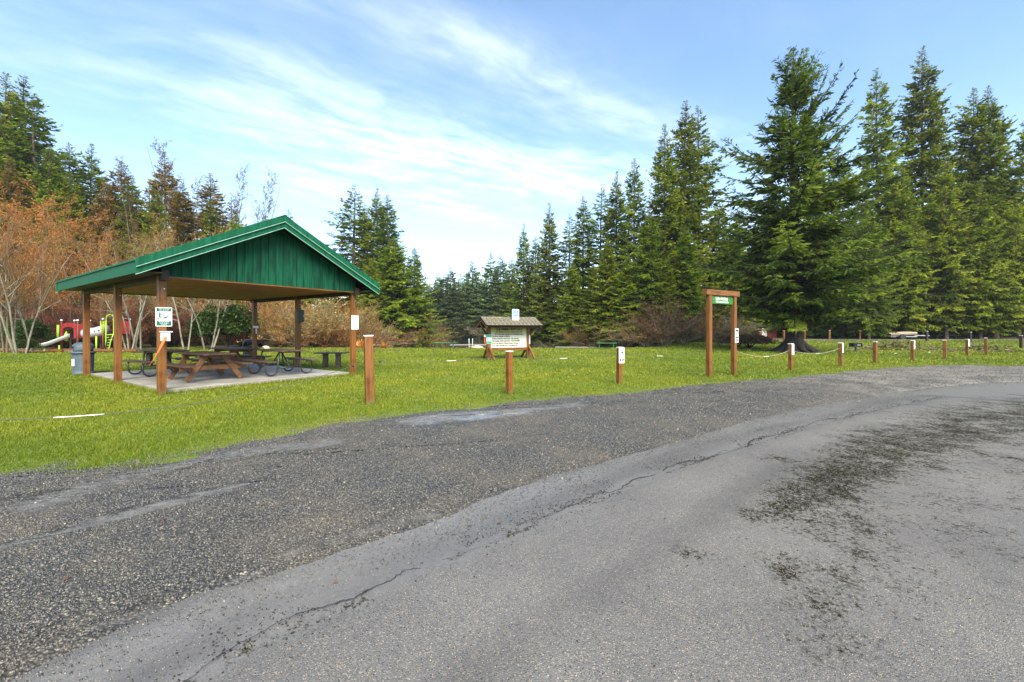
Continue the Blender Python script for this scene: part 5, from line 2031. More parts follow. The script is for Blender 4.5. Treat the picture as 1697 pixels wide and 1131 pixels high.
def conifer_mesh(seed, H, Rm, clear=0.06, nb=360, ntw=20, nd=4, tw_len=0.16, up_top=35, low=-18, prof=1.0, open_=0.0, trunk_r=None, bias=None, flare=0.0, dw=1.0, ragged=0.25, extra_dead=0, hang=0.5):
    """returns (trunk mesh, crown mesh)"""
    rng = np.random.default_rng(seed)
    tr = trunk_r or H * 0.0105
    # trunk
    m_ = 18
    zz = np.linspace(0, 1, m_) ** 1.4 * H * 0.995
    wob = np.cumsum(rng.normal(0, 0.010 * H / 20, (m_, 2)), 0)
    TP = np.zeros((1, m_, 3))
    TP[0, :, :2] = wob - wob[0]
    TP[0, :, 2] = zz - 0.15
    rad = tr * (1 - zz / H) ** 0.9 + 0.012
    rad = rad * (1 + flare * np.exp(-zz / 0.55) + 0.5 * np.exp(-zz / 0.4))
    TV, TF = tubes(TP, rad[None], 10)
    tparts = [(TV, TF, 0.5)]
    if flare:
        # root buttresses
        for a in np.linspace(0, 2 * np.pi, 8, endpoint=False) + rng.uniform(-.2, .2, 8):
            l = rng.uniform(1.0, 1.8)
            u = np.linspace(0, 1, 6)
            P = np.stack([np.cos(a) * (tr * 0.5 + l * u), np.sin(a) * (tr * 0.5 + l * u), 0.75 * (1 - u) ** 2.2 - 0.05], -1)[None]
            r_ = (0.26 * (1 - u) + 0.07)[None]
            v, f = tubes(P, r_, 7)
            tparts.append((v, f, 0.5))
    # branches
    u = (np.arange(nb) + rng.uniform(0, 1, nb)) / nb
    # more branches low down, where the crown is wide
    hfrac = clear + (1 - clear) * (1 - (1 - u) ** 1.0) ** 1.12
    hfrac = np.clip(hfrac, clear, 0.995)
    az = np.arange(nb) * 2.39996 + rng.normal(0, 0.35, nb)
    rel = (hfrac - clear) / (1 - clear)
    shape = (1 - rel) ** prof * (0.55 + 0.45 * sstep(0.0, 0.16, rel))
    L = Rm * shape * (1 - ragged + 2 * ragged * rng.uniform(0, 1, nb) ** 1.3) + 0.018 * H * (0.4 + 0.6 * rng.uniform(0, 1, nb)) * (1 - 0.6 * rel)
    el = np.radians(low + (up_top - low) * rel ** 1.15 + rng.normal(0, 7, nb))
    L = L * (1 + 0.30 * vnoise(az * 1.3 + seed, hfrac * 16, seed))
    if bias is not None:
        L, el = bias(az, rel, L, el, rng)
    if open_:
        keep = rng.uniform(0, 1, nb) > open_ * (0.4 + 0.6 * rel)
        az, rel, L, el, hfrac = az[keep], rel[keep], L[keep], el[keep], hfrac[keep]
    nb = len(az)
    O = np.stack([np.interp(hfrac * H, zz, TP[0, :, 0]), np.interp(hfrac * H, zz, TP[0, :, 1]), hfrac * H], -1)
    hd = np.stack([np.cos(az), np.sin(az), np.zeros(nb)], -1)
    m2 = 5
    t = np.linspace(0, 1, m2)
    sag = (0.10 + 0.16 * (1 - rel)) * rng.uniform(0.5, 1.4, nb)
    tipup = 0.12 * rng.uniform(0.3, 1.6, nb)

    def bpath(tt, idx=slice(None)):
        l, e = L[idx], el[idx]
        r_ = l * np.cos(e) * tt
        z_ = l * (np.sin(e) * tt - sag[idx] * tt ** 1.6 + (tipup[idx] + sag[idx] * 0.55) * tt ** 3.2)
        return O[idx] + hd[idx] * r_[..., None] + np.array([0, 0, 1.0]) * z_[..., None]
    BP = np.stack([bpath(np.full(nb, q)) for q in t], 1)
    br = (0.012 + 0.012 * L)[:, None] * (1 - 0.85 * t)[None, :]
    bv, bf = tubes(BP, br, 3)
    tparts.append((bv, bf, 0.5))
    # twigs in flat sprays each side of the branch
    n = nb * ntw
    pw = (L + 0.15 * Rm) ** 1.1
    bi = rng.choice(nb, n, p=pw / pw.sum())
    tt = rng.uniform(0.10, 1.0, n) ** 0.8
    side = np.where(rng.uniform(0, 1, n) < 0.5, -1.0, 1.0)
    P = bpath(tt, bi)
    P2 = bpath(np.minimum(tt + 0.06, 1.06), bi)
    ax = unit(P2 - P)
    sd = unit(np.cross(ax, np.array([0, 0, 1.0])))
    wl = tw_len * (0.6 * Rm + 0.4 * L[bi]) * (1.12 - 0.8 * tt) * rng.uniform(0.5, 1.35, n) * np.clip(L[bi] / (0.25 * Rm), 0.35, 1)
    tip = rng.uniform(0, 1, n) < 0.12
    ang = np.radians(rng.uniform(28, 68, n))
    ang = np.where(tip, 0.15, ang)
    td = unit(ax * np.cos(ang)[:, None] + sd * (side * np.sin(ang))[:, None] + np.array([0, 0, 1.0]) * (rng.normal(-0.06, 0.16, n) - hang * 0.35 * (1 - rel[bi]))[:, None])
    # needle sprays along each twig
    ti = np.repeat(np.arange(n), nd)
    q = (np.tile(np.arange(nd), n) + rng.uniform(0, 1, n * nd)) / nd * 0.85
    B = P[ti] + td[ti] * (wl[ti] * q)[:, None]
    perp = unit(np.cross(td[ti], rng.normal(size=(n * nd, 3)) * 0.5 + np.array([0, 0, 1.0])))
    sg = np.where(rng.uniform(0, 1, n * nd) < 0.5, -1.0, 1.0)
    D = unit(td[ti] + perp * (sg * rng.uniform(0.15, 0.75, n * nd))[:, None] + np.array([0, 0, 1.0]) * rng.normal(-0.10 * hang * 2, 0.16, n * nd)[:, None])
    LL = wl[ti] * rng.uniform(0.42, 0.90, n * nd)
    WW = LL * rng.uniform(0.11, 0.21, n * nd) * dw
    V, F = diamonds(B, D, LL, WW, rng=rng)
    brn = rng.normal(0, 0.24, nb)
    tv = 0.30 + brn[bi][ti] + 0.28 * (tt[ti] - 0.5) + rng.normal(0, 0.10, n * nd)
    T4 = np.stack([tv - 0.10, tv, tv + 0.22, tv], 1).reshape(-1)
    tmv, tmf, tmt = join(tparts)
    trunk = np_mesh('trunk', tmv, tmf)
    trunk.polygons.foreach_set('use_smooth', [True] * len(trunk.polygons))
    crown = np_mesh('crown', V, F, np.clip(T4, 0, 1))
    return trunk, crown


def bare_mesh(seed, H, spread=0.22, stems=1, stem_lean=0.10, n1=26, n2=9, n3=5, buds=2, trunk_r=None, start=0.22, ang=48, up=0.35, droop=0.0, bud_size=0.06, tw=0.0055):
    """a leafless tree: stems and limbs in one mesh, twigs and buds in another"""
    rng = np.random.default_rng(seed)
    tr = trunk_r or H * 0.0068
    az = rng.uniform(0, 2 * np.pi, stems) if stems > 1 else np.zeros(1)
    az = az + np.linspace(0, 2 * np.pi, stems, endpoint=False)
    Z = np.array([0, 0, 1.0])
    P0 = np.stack([np.cos(az) * 0.25 * (stems > 1), np.sin(az) * 0.25 * (stems > 1), np.full(stems, -0.1)], -1)
    lean = stem_lean * rng.uniform(0.5, 1.3, stems)
    D0 = unit(np.stack([np.cos(az) * lean, np.sin(az) * lean, np.ones(stems)], -1))
    L0 = H * rng.uniform(0.8, 1.0, stems)
    L0[0] = H
    Bd0 = rng.normal(0, 0.05, (stems, 3)) * np.array([1, 1, 0.2])
    R0 = np.full(stems, tr) * rng.uniform(0.7, 1.0, stems)

    def path(P, D, Bd, L, m_):
        t = np.linspace(0, 1, m_)[None, :, None]
        return P[:, None] + L[:, None, None] * (D[:, None] * t + Bd[:, None] * t * t)

    def kids(P, D, Bd, L, Rr, n, tmin, ratio, a_deg, upb, shrink):
        k = np.repeat(np.arange(len(P)), n)
        m_ = len(k)
        t = tmin + (1 - tmin) * ((np.tile(np.arange(n), len(P)) + rng.uniform(0, 1, m_)) / n)
        S = P[k] + L[k][:, None] * (D[k] * t[:, None] + Bd[k] * (t * t)[:, None])
        T = unit(D[k] + 2 * Bd[k] * t[:, None])
        pr = unit(np.cross(T, rng.normal(size=(m_, 3))))
        a = np.radians(a_deg + rng.normal(0, 12, m_))
        d = unit(T * np.cos(a)[:, None] + pr * np.sin(a)[:, None] + Z * upb)
        l = L[k] * ratio * (1.12 - shrink * t) * rng.uniform(0.55, 1.3, m_)
        b = rng.normal(0, 0.16, (m_, 3)) + Z * (upb * 0.35 - droop)
        r_ = Rr[k] * (1.02 - 0.85 * t) * 0.55
        return S, d, b, l, np.maximum(r_, tw)
    A = (P0, D0, Bd0, L0, R0)
    B = kids(*A, n1, start, spread * 1.25, ang, up, 0.75)
    C = kids(*B, n2, 0.18, 0.42, 42, 0.15, 0.5)
    tparts, cparts = [], []

    def addt(dst, S, m_, k, tipf, tv):
        Pp = path(S[0], S[1], S[2], S[3], m_)
        if dst is tparts and k > 4:
            Pp = Pp + np.cumsum(rng.normal(0, 0.11, Pp.shape) * np.array([1, 1, 0]), 1) * np.linspace(0, 1, m_)[None, :, None] * (S[3][:, None, None] / 10)
        rr = S[4][:, None] * (1 - (1 - tipf) * np.linspace(0, 1, m_))[None]
        v, f = tubes(Pp, rr, k)
        dst.append((v, f, np.repeat(tv, m_ * k) if np.ndim(tv) else tv))
    addt(tparts, A, 9, 7, 0.10, 0.5)
    addt(tparts, B, 5, 4, 0.20, 0.5)
    addt(cparts, C, 4, 3, 0.35, np.clip(rng.normal(0.22, 0.12, len(C[0])), 0, 1))
    if n3:
        Dd = kids(*C, n3, 0.15, 0.50, 38, 0.10, 0.5)
        addt(cparts, Dd, 3, 3, 0.5, np.clip(rng.normal(0.40, 0.15, len(Dd[0])), 0, 1))
        E = Dd
    else:
        E = C
    if buds:
        k = np.repeat(np.arange(len(E[0])), buds)
        t = rng.uniform(0.35, 1.0, len(k))
        S = E[0][k] + E[3][k][:, None] * (E[1][k] * t[:, None] + E[2][k] * (t * t)[:, None])
        D = unit(rng.normal(size=(len(k), 3)) + np.array([0, 0, -0.3]))
        l = bud_size * rng.uniform(0.5, 1.6, len(k))
        v, f = diamonds(S, D, l, l * 0.28, rng=rng)
        cparts.append((v, f, np.repeat(np.clip(rng.normal(0.72, 0.2, len(k)), 0, 1), 4)))
    tv, tf, _ = join(tparts)
    trunk = np_mesh('trunk', tv, tf)
    trunk.polygons.foreach_set('use_smooth', [True] * len(trunk.polygons))
    cv, cf, ct = join(cparts)
    return trunk, np_mesh('crown', cv, cf, ct)


def shrub_mesh(seed, H, stems=26, spread=0.75, n2=9, n3=5, buds=1, tw=0.006, bud_size=0.05, bend=0.35):
    rng = np.random.default_rng(seed)
    az = rng.uniform(0, 2 * np.pi, stems)
    ln = spread * rng.uniform(0.1, 1.0, stems) ** 0.7
    P0 = np.stack([np.cos(az) * 0.3 * rng.uniform(0, 1, stems), np.sin(az) * 0.3 * rng.uniform(0, 1, stems), np.full(stems, -0.1)], -1)
    D0 = unit(np.stack([np.cos(az) * ln, np.sin(az) * ln, np.ones(stems)], -1))
    Bd = np.stack([np.cos(az), np.sin(az), -0.6 * np.ones(stems)], -1) * (bend * rng.uniform(0.2, 1.0, stems) * ln)[:, None]
    L0 = H * rng.uniform(0.55, 1.1, stems)
    Z = np.array([0, 0, 1.0])

    def kids(P, D, Bd, L, Rr, n, tmin, ratio, a_deg, upb):
        k = np.repeat(np.arange(len(P)), n)
        m_ = len(k)
        t = rng.uniform(tmin, 1, m_)
        S = P[k] + L[k][:, None] * (D[k] * t[:, None] + Bd[k] * (t * t)[:, None])
        T = unit(D[k] + 2 * Bd[k] * t[:, None])
        pr = unit(np.cross(T, rng.normal(size=(m_, 3))))
        a = np.radians(a_deg + rng.normal(0, 14, m_))
        d = unit(T * np.cos(a)[:, None] + pr * np.sin(a)[:, None] + Z * upb)
        return S, d, rng.normal(0, 0.15, (m_, 3)), L[k] * ratio * (1.1 - 0.6 * t) * rng.uniform(0.5, 1.3, m_), np.maximum(Rr[k] * 0.5, tw)
    A = (P0, D0, Bd, L0, 0.0075 * L0 + 0.006)
    B = kids(*A, n2, 0.22, 0.42, 36, 0.2)
    parts, tp = [], []

    def addt(dst, S, m_, k, tv):
        t = np.linspace(0, 1, m_)[None, :, None]
        Pp = S[0][:, None] + S[3][:, None, None] * (S[1][:, None] * t + S[2][:, None] * t * t)
        v, f = tubes(Pp, S[4][:, None] * (1 - 0.7 * np.linspace(0, 1, m_))[None], k)
        dst.append((v, f, np.repeat(tv, m_ * k)))
    addt(tp, A, 6, 4, np.full(stems, 0.5))
    addt(parts, B, 4, 3, np.clip(rng.normal(0.35, 0.18, len(B[0])), 0, 1))
    E = B
    if n3:
        C = kids(*B, n3, 0.2, 0.5, 36, 0.1)
        addt(parts, C, 3, 3, np.clip(rng.normal(0.5, 0.18, len(C[0])), 0, 1))
        E = C
    if buds:
        k = np.repeat(np.arange(len(E[0])), buds)
        t = rng.uniform(0.3, 1.0, len(k))
        S = E[0][k] + E[3][k][:, None] * (E[1][k] * t[:, None] + E[2][k] * (t * t)[:, None])
        D = unit(rng.normal(size=(len(k), 3)))
        l = bud_size * rng.uniform(0.5, 1.5, len(k))
        v, f = diamonds(S, D, l, l * 0.3, rng=rng)
        parts.append((v, f, np.repeat(np.clip(rng.normal(0.8, 0.18, len(k)), 0, 1), 4)))
    v, f, _ = join(tp)
    st = np_mesh('stems', v, f)
    v, f, t_ = join(parts)
    return st, np_mesh('twigs', v, f, t_)


def leafy_mesh(seed, H, Rm, n=5200, leaf=0.12):
    rng = np.random.default_rng(seed)
    d = unit(rng.normal(size=(n, 3)))
    d[:, 2] = np.abs(d[:, 2]) * 1.0 - 0.25
    lob = 1 + 0.22 * np.sin(d[:, 0] * 5 + seed) * np.cos(d[:, 1] * 6) + 0.14 * np.sin(d[:, 2] * 9 + d[:, 0] * 7)
    rr = rng.uniform(0.35, 1.0, n) ** 0.5 * lob
    P = d * rr[:, None] * np.array([Rm, Rm, H * 0.52]) + np.array([0, 0, H * 0.42])
    P = P[P[:, 2] > 0.05]
    n = len(P)
    D = unit(rng.normal(size=(n, 3)) + unit(P - np.array([0, 0, H * .4])) * 0.8)
    L = leaf * rng.uniform(0.6, 1.6, n)
    V, F = diamonds(P, D, L, L * 0.36, rng=rng)
    T = np.repeat(np.clip(rng.normal(0.45, 0.22, n), 0, 1), 4)
    crown = np_mesh('foliage', V, F, T)
    az = rng.uniform(0, 6.28, 8)
    A = np.stack([np.stack([np.cos(az) * 0.1 * q + np.cos(az) * Rm * 0.5 * q * q, np.sin(az) * 0.1 * q + np.sin(az) * Rm * .5 * q * q, np.full(8, -0.1) + H * 0.7 * q], -1) for q in np.linspace(0, 1, 5)], 1)
    v, f = tubes(A, np.tile(np.linspace(0.05, 0.012, 5), (8, 1)), 4)
    return np_mesh('stems', v, f), crown


def plant(name, label, cat, x, y, meshes, mats, scale=1.0, rz=None, group=None, zscale=1.0, part_names=('trunk', 'crown'), z=None, tilt=0.0):
    t = thing(name, label, cat, (x, y, gzf(x, y) - 0.02 if z is None else z), random.uniform(0, 6.28) if rz is None else rz, group)
    t.scale = (scale, scale, scale * zscale)
    t.rotation_euler = (R(random.uniform(-1.2, 1.2)) * tilt, R(random.uniform(-1.2, 1.2)) * tilt, t.rotation_euler[2])
    for me, mt, pn in zip(meshes, mats, part_names):
        o = bpy.data.objects.new(pn, me)
        COL.objects.link(o)
        o.parent = t
        if not me.materials:
            me.materials.append(None)
        o.material_slots[0].link = 'OBJECT'
        o.material_slots[0].material = M[mt]
    return t


# --- the big spruce on the lawn
def hero_bias(az, rel, L, el, rng):
    cx = np.cos(az)                       # +1 = towards picture right
    right = sstep(0.1, 0.9, cx)
    left = sstep(0.1, 0.9, -cx)
    el = el + right * np.radians(26) * sstep(0.30, 0.6, rel) + left * np.radians(4) * sstep(0.4, 0.75, rel)
    L = L * (1 + 0.18 * right * sstep(0.3, 0.6, rel) * (1 - sstep(0.8, 1, rel)))
    L = L * (1 + 0.32 * left * np.exp(-((rel - 0.50) / 0.10) ** 2))
    L = L * (1 - 0.30 * left * np.exp(-((rel - 0.72) / 0.08) ** 2))
    return L, el


HERO = conifer_mesh(101, 21.0, 5.8, clear=0.125, nb=600, ntw=28, nd=6, open_=0.50, tw_len=0.155, up_top=48, low=-5, prof=0.78, trunk_r=0.48, bias=hero_bias, flare=1.0, dw=0.85, ragged=0.42, hang=0.8)
hx, hy = gpt(1316, 583)
_h = plant('spruce_tree', 'large dark spruce with flared trunk standing alone on the lawn', 'tree', hx, hy, HERO, ('bark_dark', 'spruce'), rz=0.0)

# --- conifer kinds shared by the stands
K = {}
K['fir_a'] = conifer_mesh(201, 30, 6.2, clear=0.03, nb=500, ntw=22, nd=4, tw_len=0.17, prof=0.92, up_top=38, low=-20, dw=1.45)
K['fir_b'] = conifer_mesh(202, 30, 5.4, clear=0.04, nb=470, ntw=22, nd=4, tw_len=0.18, prof=0.84, up_top=30, low=-16, ragged=0.32, dw=1.45)
K['fir_c'] = conifer_mesh(203, 30, 5.8, clear=0.06, nb=430, ntw=20, nd=4, tw_len=0.17, prof=0.78, up_top=26, low=-20, open_=0.38, ragged=0.38, dw=1.45)
K['hem_a'] = conifer_mesh(204, 30, 7.4, clear=0.02, nb=500, ntw=24, nd=4, tw_len=0.165, prof=0.88, up_top=32, low=-24, hang=1.0, ragged=0.34, dw=1.45)
K['hem_b'] = conifer_mesh(205, 30, 6.8, clear=0.03, nb=470, ntw=22, nd=4, tw_len=0.17, prof=0.80, up_top=36, low=-22, hang=1.0, ragged=0.36, dw=1.45)
K['tall_a'] = conifer_mesh(208, 30, 7.0, clear=0.095, nb=480, ntw=24, nd=4, tw_len=0.165, prof=0.86, up_top=32, low=-18, hang=1.0, ragged=0.36, dw=1.45)
K['tall_b'] = conifer_mesh(209, 30, 6.4, clear=0.115, nb=440, ntw=22, nd=4, tw_len=0.17, prof=0.76, up_top=36, low=-16, hang=0.9, ragged=0.40, dw=1.45, open_=0.15)
K['far_a'] = conifer_mesh(206, 30, 7.2, clear=0.02, nb=280, ntw=18, nd=3, tw_len=0.22, prof=0.95, up_top=32, low=-18, dw=1.9)
K['far_b'] = conifer_mesh(207, 30, 6.6, clear=0.02, nb=260, ntw=18, nd=3, tw_len=0.22, prof=0.85, up_top=30, low=-14, dw=1.9, ragged=0.3)
MATK = {'fir_a': 'fir', 'fir_b': 'fir', 'fir_c': 'fir', 'hem_a': 'hemlock', 'hem_b': 'hemlock', 'tall_a': 'hemlock', 'tall_b': 'hemlock', 'far_a': 'farfir', 'far_b': 'farfir'}


def conifer(px, py, y, kind, label, group, wide=1.0, mat=None, bark='bark_fir', dz=0.0):
    x, _ = at(px, y)
    g = gzf(x, y)
    top = CAM_H + (HOR - py) * y / F_PX
    h = top - g
    s = h / 30.0
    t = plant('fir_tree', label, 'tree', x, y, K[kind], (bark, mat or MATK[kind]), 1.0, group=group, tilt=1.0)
    t.scale = (s * wide, s * wide, s)
    return t


G1 = 'firs on the right shore of the lake'
for px, py, y, kd, wd, lb in [
    (1128, 168, 50, 'fir_b', 1.0, 'tallest fir of the right shore, left of its close twin top'),
    (1158, 172, 52, 'fir_c', 1.15, 'open tall fir, right half of the twin tops on the right shore'),
    (1100, 202, 48, 'fir_a', 0.95, 'tall fir just left of the twin tops on the right shore'),
    (1050, 264, 50, 'fir_b', 0.95, 'slim fir second left of the twin tops'),
    (1021, 282, 53, 'fir_a', 0.95, 'fir third left of the twin tops behind the lawn bench'),
    (992, 302, 56, 'fir_c', 1.1, 'thin open fir in the middle of the descending right shore row'),
    (966, 326, 58, 'fir_b', 1.1, 'slender pale fir right of the notice board sign'),
    (944, 350, 62, 'fir_c', 1.2, 'open fir with gaps beside the slender pale fir'),
    (910, 338, 64, 'fir_a', 1.0, 'pointed dense fir above the right end of the notice board'),
    (886, 392, 72, 'fir_b', 1.1, 'low fir tucked between two pointed firs above the notice board'),
    (868, 371, 74, 'fir_a', 0.9, 'leftmost pointed fir of the right shore row'),
    (1192, 330, 54, 'hem_a', 1.0, 'lower fir between the twin tops and the big spruce'),
    (1076, 345, 44, 'hem_a', 0.95, 'low bushy hemlock in front of the twin tops'),
    (1006, 395, 46.5, 'hem_b', 1.1, 'low bushy hemlock right of the notice board near shore'),
    (1140, 372, 43.5, 'hem_a', 1.0, 'low bushy hemlock behind the sign frame left post'),
    (948, 432, 52, 'hem_a', 1.15, 'low bushy hemlock at the water edge by the long dock'),
    (1040, 420, 44.5, 'hem_b', 1.15, 'low hemlock with drooping boughs behind the dog sign post'),
    (982, 440, 50, 'hem_a', 1.1, 'lowest hemlock on the right shore behind the long dock'),
    (905, 448, 66, 'hem_b', 1.1, 'low hemlock at the water behind the right end of the notice board'),
    (1105, 425, 43.5, 'hem_b', 1.05, 'low hemlock behind the tallest bare shrub'),
    (1222, 380, 47, 'hem_b', 0.95, 'dark hemlock behind the sign frame right post')]:
    conifer(px, py, y, kd, lb, G1, wd * 1.02)

G2 = 'trees closing the far end of the lake'
for i, (px, py, y, kd, wd, lb) in enumerate([
    (712, 468, 124, 'far_b', 1.0, 'leftmost blue-green tree at the far lake end'),
    (727, 450, 128, 'far_a', 0.8, 'thin tree second from left at the far lake end'),
    (747, 440, 126, 'far_b', 0.9, 'tree above the far cabin at the lake end'),
    (764, 452, 132, 'far_a', 0.9, 'low tree left of the highest far lake end tree'),
    (782, 431, 124, 'far_a', 1.0, 'highest blue-green tree at the far lake end'),
    (800, 466, 130, 'far_b', 1.1, 'lowest tree in the dip of the far tree line'),
    (815, 418, 108, 'far_a', 0.85, 'left tree of the pair left of the notice board sign'),
    (831, 420, 106, 'far_b', 0.85, 'right tree of the pair left of the notice board sign'),
    (848, 428, 96, 'fir_b', 1.0, 'tree directly above the blue notice board sign')]):
    conifer(px, py, y, kd, lb, G2, wd * 1.5)

for i, px in enumerate(range(704, 862, 17)):
    conifer(px, 462 + 12 * math.sin(i * 2.3), 116 + 3 * math.sin(i * 1.7), ('far_b', 'far_a')[i % 2], 'low blue-green tree of the front row at the far lake end, ' + ORD[i] + ' from left', 'low trees at the far lake end', 2.1)

G3 = 'firs on the left shore of the lake'
for px, py, y, kd, wd, lb in [
    (582, 302, 70, 'fir_c', 1.25, 'tall open fir right of the pavilion roof peak'),
    (603, 336, 73, 'fir_c', 1.1, 'open fir second from left right of the pavilion roof'),
    (626, 314, 71, 'fir_a', 0.95, 'dark tall fir in the middle of the left shore clump'),
    (643, 322, 69, 'fir_b', 1.0, 'dark fir behind the bright bushy fir of the left shore'),
    (655, 392, 60, 'hem_a', 1.3, 'bright green bushy fir at the water right of the pavilion'),
    (688, 410, 61, 'hem_b', 1.0, 'slim bright fir at the right end of the left shore clump'),
    (612, 430, 58, 'hem_b', 0.9, 'bushy fir beside the right eave of the pavilion')]:
    conifer(px, py, y, kd, lb, G3, wd * 1.28)

G4 = 'firs behind the bare trees on the left'
for px, py, y, kd, wd, mt, lb in [
    (4, 118, 50, 'fir_a', 0.9, None, 'tall fir cut by the left picture edge'),
    (28, 121, 53, 'fir_b', 1.0, None, 'tallest fir at the left, second from the picture edge'),
    (64, 166, 51, 'fir_c', 1.2, None, 'open fir right of the tallest left fir'),
    (-30, 150, 52, 'fir_a', 1.0, None, 'fir standing just outside the left picture edge'),
    (118, 238, 62, 'fir_b', 1.0, None, 'slim fir with bare right side above the slide'),
    (150, 240, 60, 'fir_a', 0.9, None, 'pointed dark green fir above the pavilion roof left end'),
    (195, 266, 58, 'fir_b', 1.1, 'russetfir', 'russet tinged fir right of the pointed dark green fir'),
    (275, 254, 56, 'fir_a', 1.0, 'russetfir', 'broad russet fir behind the thin bare trees'),
    (248, 300, 60, 'fir_c', 1.0, 'russetfir', 'thin russet fir left of the broad russet fir'),
    (350, 286, 58, 'fir_b', 1.05, 'russetfir', 'russet fir left of the pavilion roof peak'),
    (387, 325, 60, 'fir_c', 0.9, 'russetfir', 'small open russet fir nearest the pavilion roof'),
    (441, 352, 72, 'fir_b', 0.8, None, 'fir tip just left of the pavilion roof peak'),
    (474, 345, 72, 'fir_c', 0.9, None, 'fir tip just above the pavilion roof peak'),
    (95, 300, 55, 'hem_b', 0.9, None, 'lower green fir left of the pointed dark green fir'),
    (220, 360, 62, 'hem_a', 0.9, None, 'low green fir behind the bare trees above the roof'),
    (310, 380, 64, 'hem_b', 0.9, None, 'low green fir behind the roof slope'),
    (500, 430, 75, 'hem_a', 1.0, None, 'low fir hidden behind the pavilion gable'),
    (540, 470, 70, 'hem_b', 1.0, None, 'low fir behind the right half of the gable')]:
    conifer(px, py, y, kd, lb, G4, wd * 1.3, mt)

for i, (px, py) in enumerate([(-25, 250), (22, 262), (76, 240), (122, 285), (170, 300), (212, 290), (258, 315), (305, 300), (345, 330), (390, 350)]):
    conifer(px, py, 46 + (i % 3) * 1.6, ('hem_b', 'hem_a')[i % 2], 'low green fir filling behind the bare trees, ' + ORD[i] + ' from left', 'low green firs behind the bare trees', 0.95, ('hemlock', 'russetfir', 'fir')[i % 3])

G5 = 'tall firs along the camp road on the right'
for px, py, y, kd, wd, lb in [
    (1456, 114, 53, 'fir_b', 1.05, 'tall fir right of the big spruce'),
    (1526, 77, 55, 'tall_a', 0.95, 'tallest fir on the right with dense pointed top'),
    (1602, 150, 54, 'tall_b', 1.05, 'tall pale green fir left of the rightmost pair'),
    (1649, 138, 52, 'tall_a', 1.0, 'tall fir near the right picture edge with bare pale trunk'),
    (1712, 190, 52, 'tall_b', 1.1, 'fir cut by the right picture edge'),
    (1768, 160, 54, 'tall_a', 1.0, 'fir standing just outside the right picture edge'),
    (1396, 240, 50, 'tall_b', 1.0, 'fir half hidden behind the right flank of the big spruce'),
    (1492, 270, 50, 'tall_a', 1.0, 'lower fir between the two tall firs right of the spruce'),
    (1568, 260, 49, 'tall_b', 1.0, 'lower fir in front of the gap between the tall right firs'),
    (1440, 330, 46.5, 'tall_a', 0.9, 'lower pale fir with drooping boughs beside the big spruce'),
    (1625, 300, 48, 'tall_a', 1.0, 'lower pale fir with drooping boughs near the right edge'),
    (1690, 330, 47, 'tall_b', 1.0, 'lower fir with drooping boughs at the right edge'),
    (1280, 290, 60, 'fir_a', 1.0, 'fir behind the left flank of the big spruce'),
    (1340, 250, 62, 'fir_b', 1.0, 'fir straight behind the big spruce')]:
    conifer(px, py, y, kd, lb, G5, wd * 0.86)
for i, px in enumerate(range(1230, 1800, 38)):
    conifer(px + random.uniform(-9, 9), random.uniform(330, 400), random.uniform(62, 72), ('far_a', 'far_b')[i % 2], 'dark fir of the shaded forest row behind the camp road, ' + ORD[i] + ' from left', 'dark forest firs behind the camp road', 1.35, 'spruce')

for i, (px, py, y, kd) in enumerate([(-90, 170, 52, 'fir_b'), (-160, 150, 50, 'fir_a'), (-240, 190, 54, 'hem_a'), (-330, 170, 50, 'fir_c'), (-420, 200, 48, 'hem_b'), (-520, 180, 46, 'fir_a'), (-640, 210, 44, 'hem_a'), (-780, 190, 42, 'fir_b'), (-120, 300, 46, 'hem_b'), (-280, 310, 46, 'hem_a'), (-470, 300, 42, 'hem_b')]):
    conifer(px, py, y, kd, 'fir of the forest edge beyond the left side of the picture', 'firs beyond the left picture edge', 1.3)
for i, (px, py, y, kd) in enumerate([(1840, 170, 53, 'tall_b'), (1920, 200, 51, 'tall_a'), (2010, 160, 52, 'tall_b'), (2110, 190, 50, 'tall_a'), (2230, 180, 48, 'tall_b')]):
    conifer(px, py, y, kd, 'fir of the forest edge beyond the right side of the picture', 'firs beyond the right picture edge', 1.0)

# --- leafless trees and shrubs
BM = {}
BM['alder_a'] = bare_mesh(301, 14, spread=0.24, stems=2, n1=20, n2=10, n3=5, buds=2, bud_size=0.085, tw=0.008)
BM['alder_b'] = bare_mesh(302, 14, spread=0.28, stems=3, stem_lean=0.16, n1=15, n2=10, n3=5, buds=2, bud_size=0.085, tw=0.008)
BM['birch_a'] = bare_mesh(303, 10, spread=0.26, stems=4, stem_lean=0.24, n1=11, n2=9, n3=5, buds=1, bud_size=0.06, start=0.30, trunk_r=0.085, ang=52, tw=0.006)
BM['birch_b'] = bare_mesh(304, 10, spread=0.30, stems=2, stem_lean=0.30, n1=15, n2=9, n3=5, buds=1, bud_size=0.06, start=0.25, trunk_r=0.095, ang=58, up=0.15, tw=0.006)
BM['thin'] = bare_mesh(305, 20, spread=0.115, stems=1, n1=36, n2=8, n3=4, buds=1, bud_size=0.10, start=0.30, ang=40, up=0.5, trunk_r=0.13, tw=0.011)
SM = {}
SM['shrub_a'] = shrub_mesh(401, 4.2, 40, 0.9, 13, 7, 1, tw=0.008, bud_size=0.08)
SM['shrub_b'] = shrub_mesh(402, 4.0, 44, 0.75, 13, 7, 1, bend=0.55, tw=0.008, bud_size=0.08)
SM['shrub_c'] = shrub_mesh(403, 4.0, 30, 1.3, 11, 6, 1, bend=0.7, tw=0.010, bud_size=0.07)
LM = {'bush': leafy_mesh(501, 4.0, 1.9, 6500, 0.15), 'low': leafy_mesh(502, 1.1, 1.6, 4200, 0.07)}


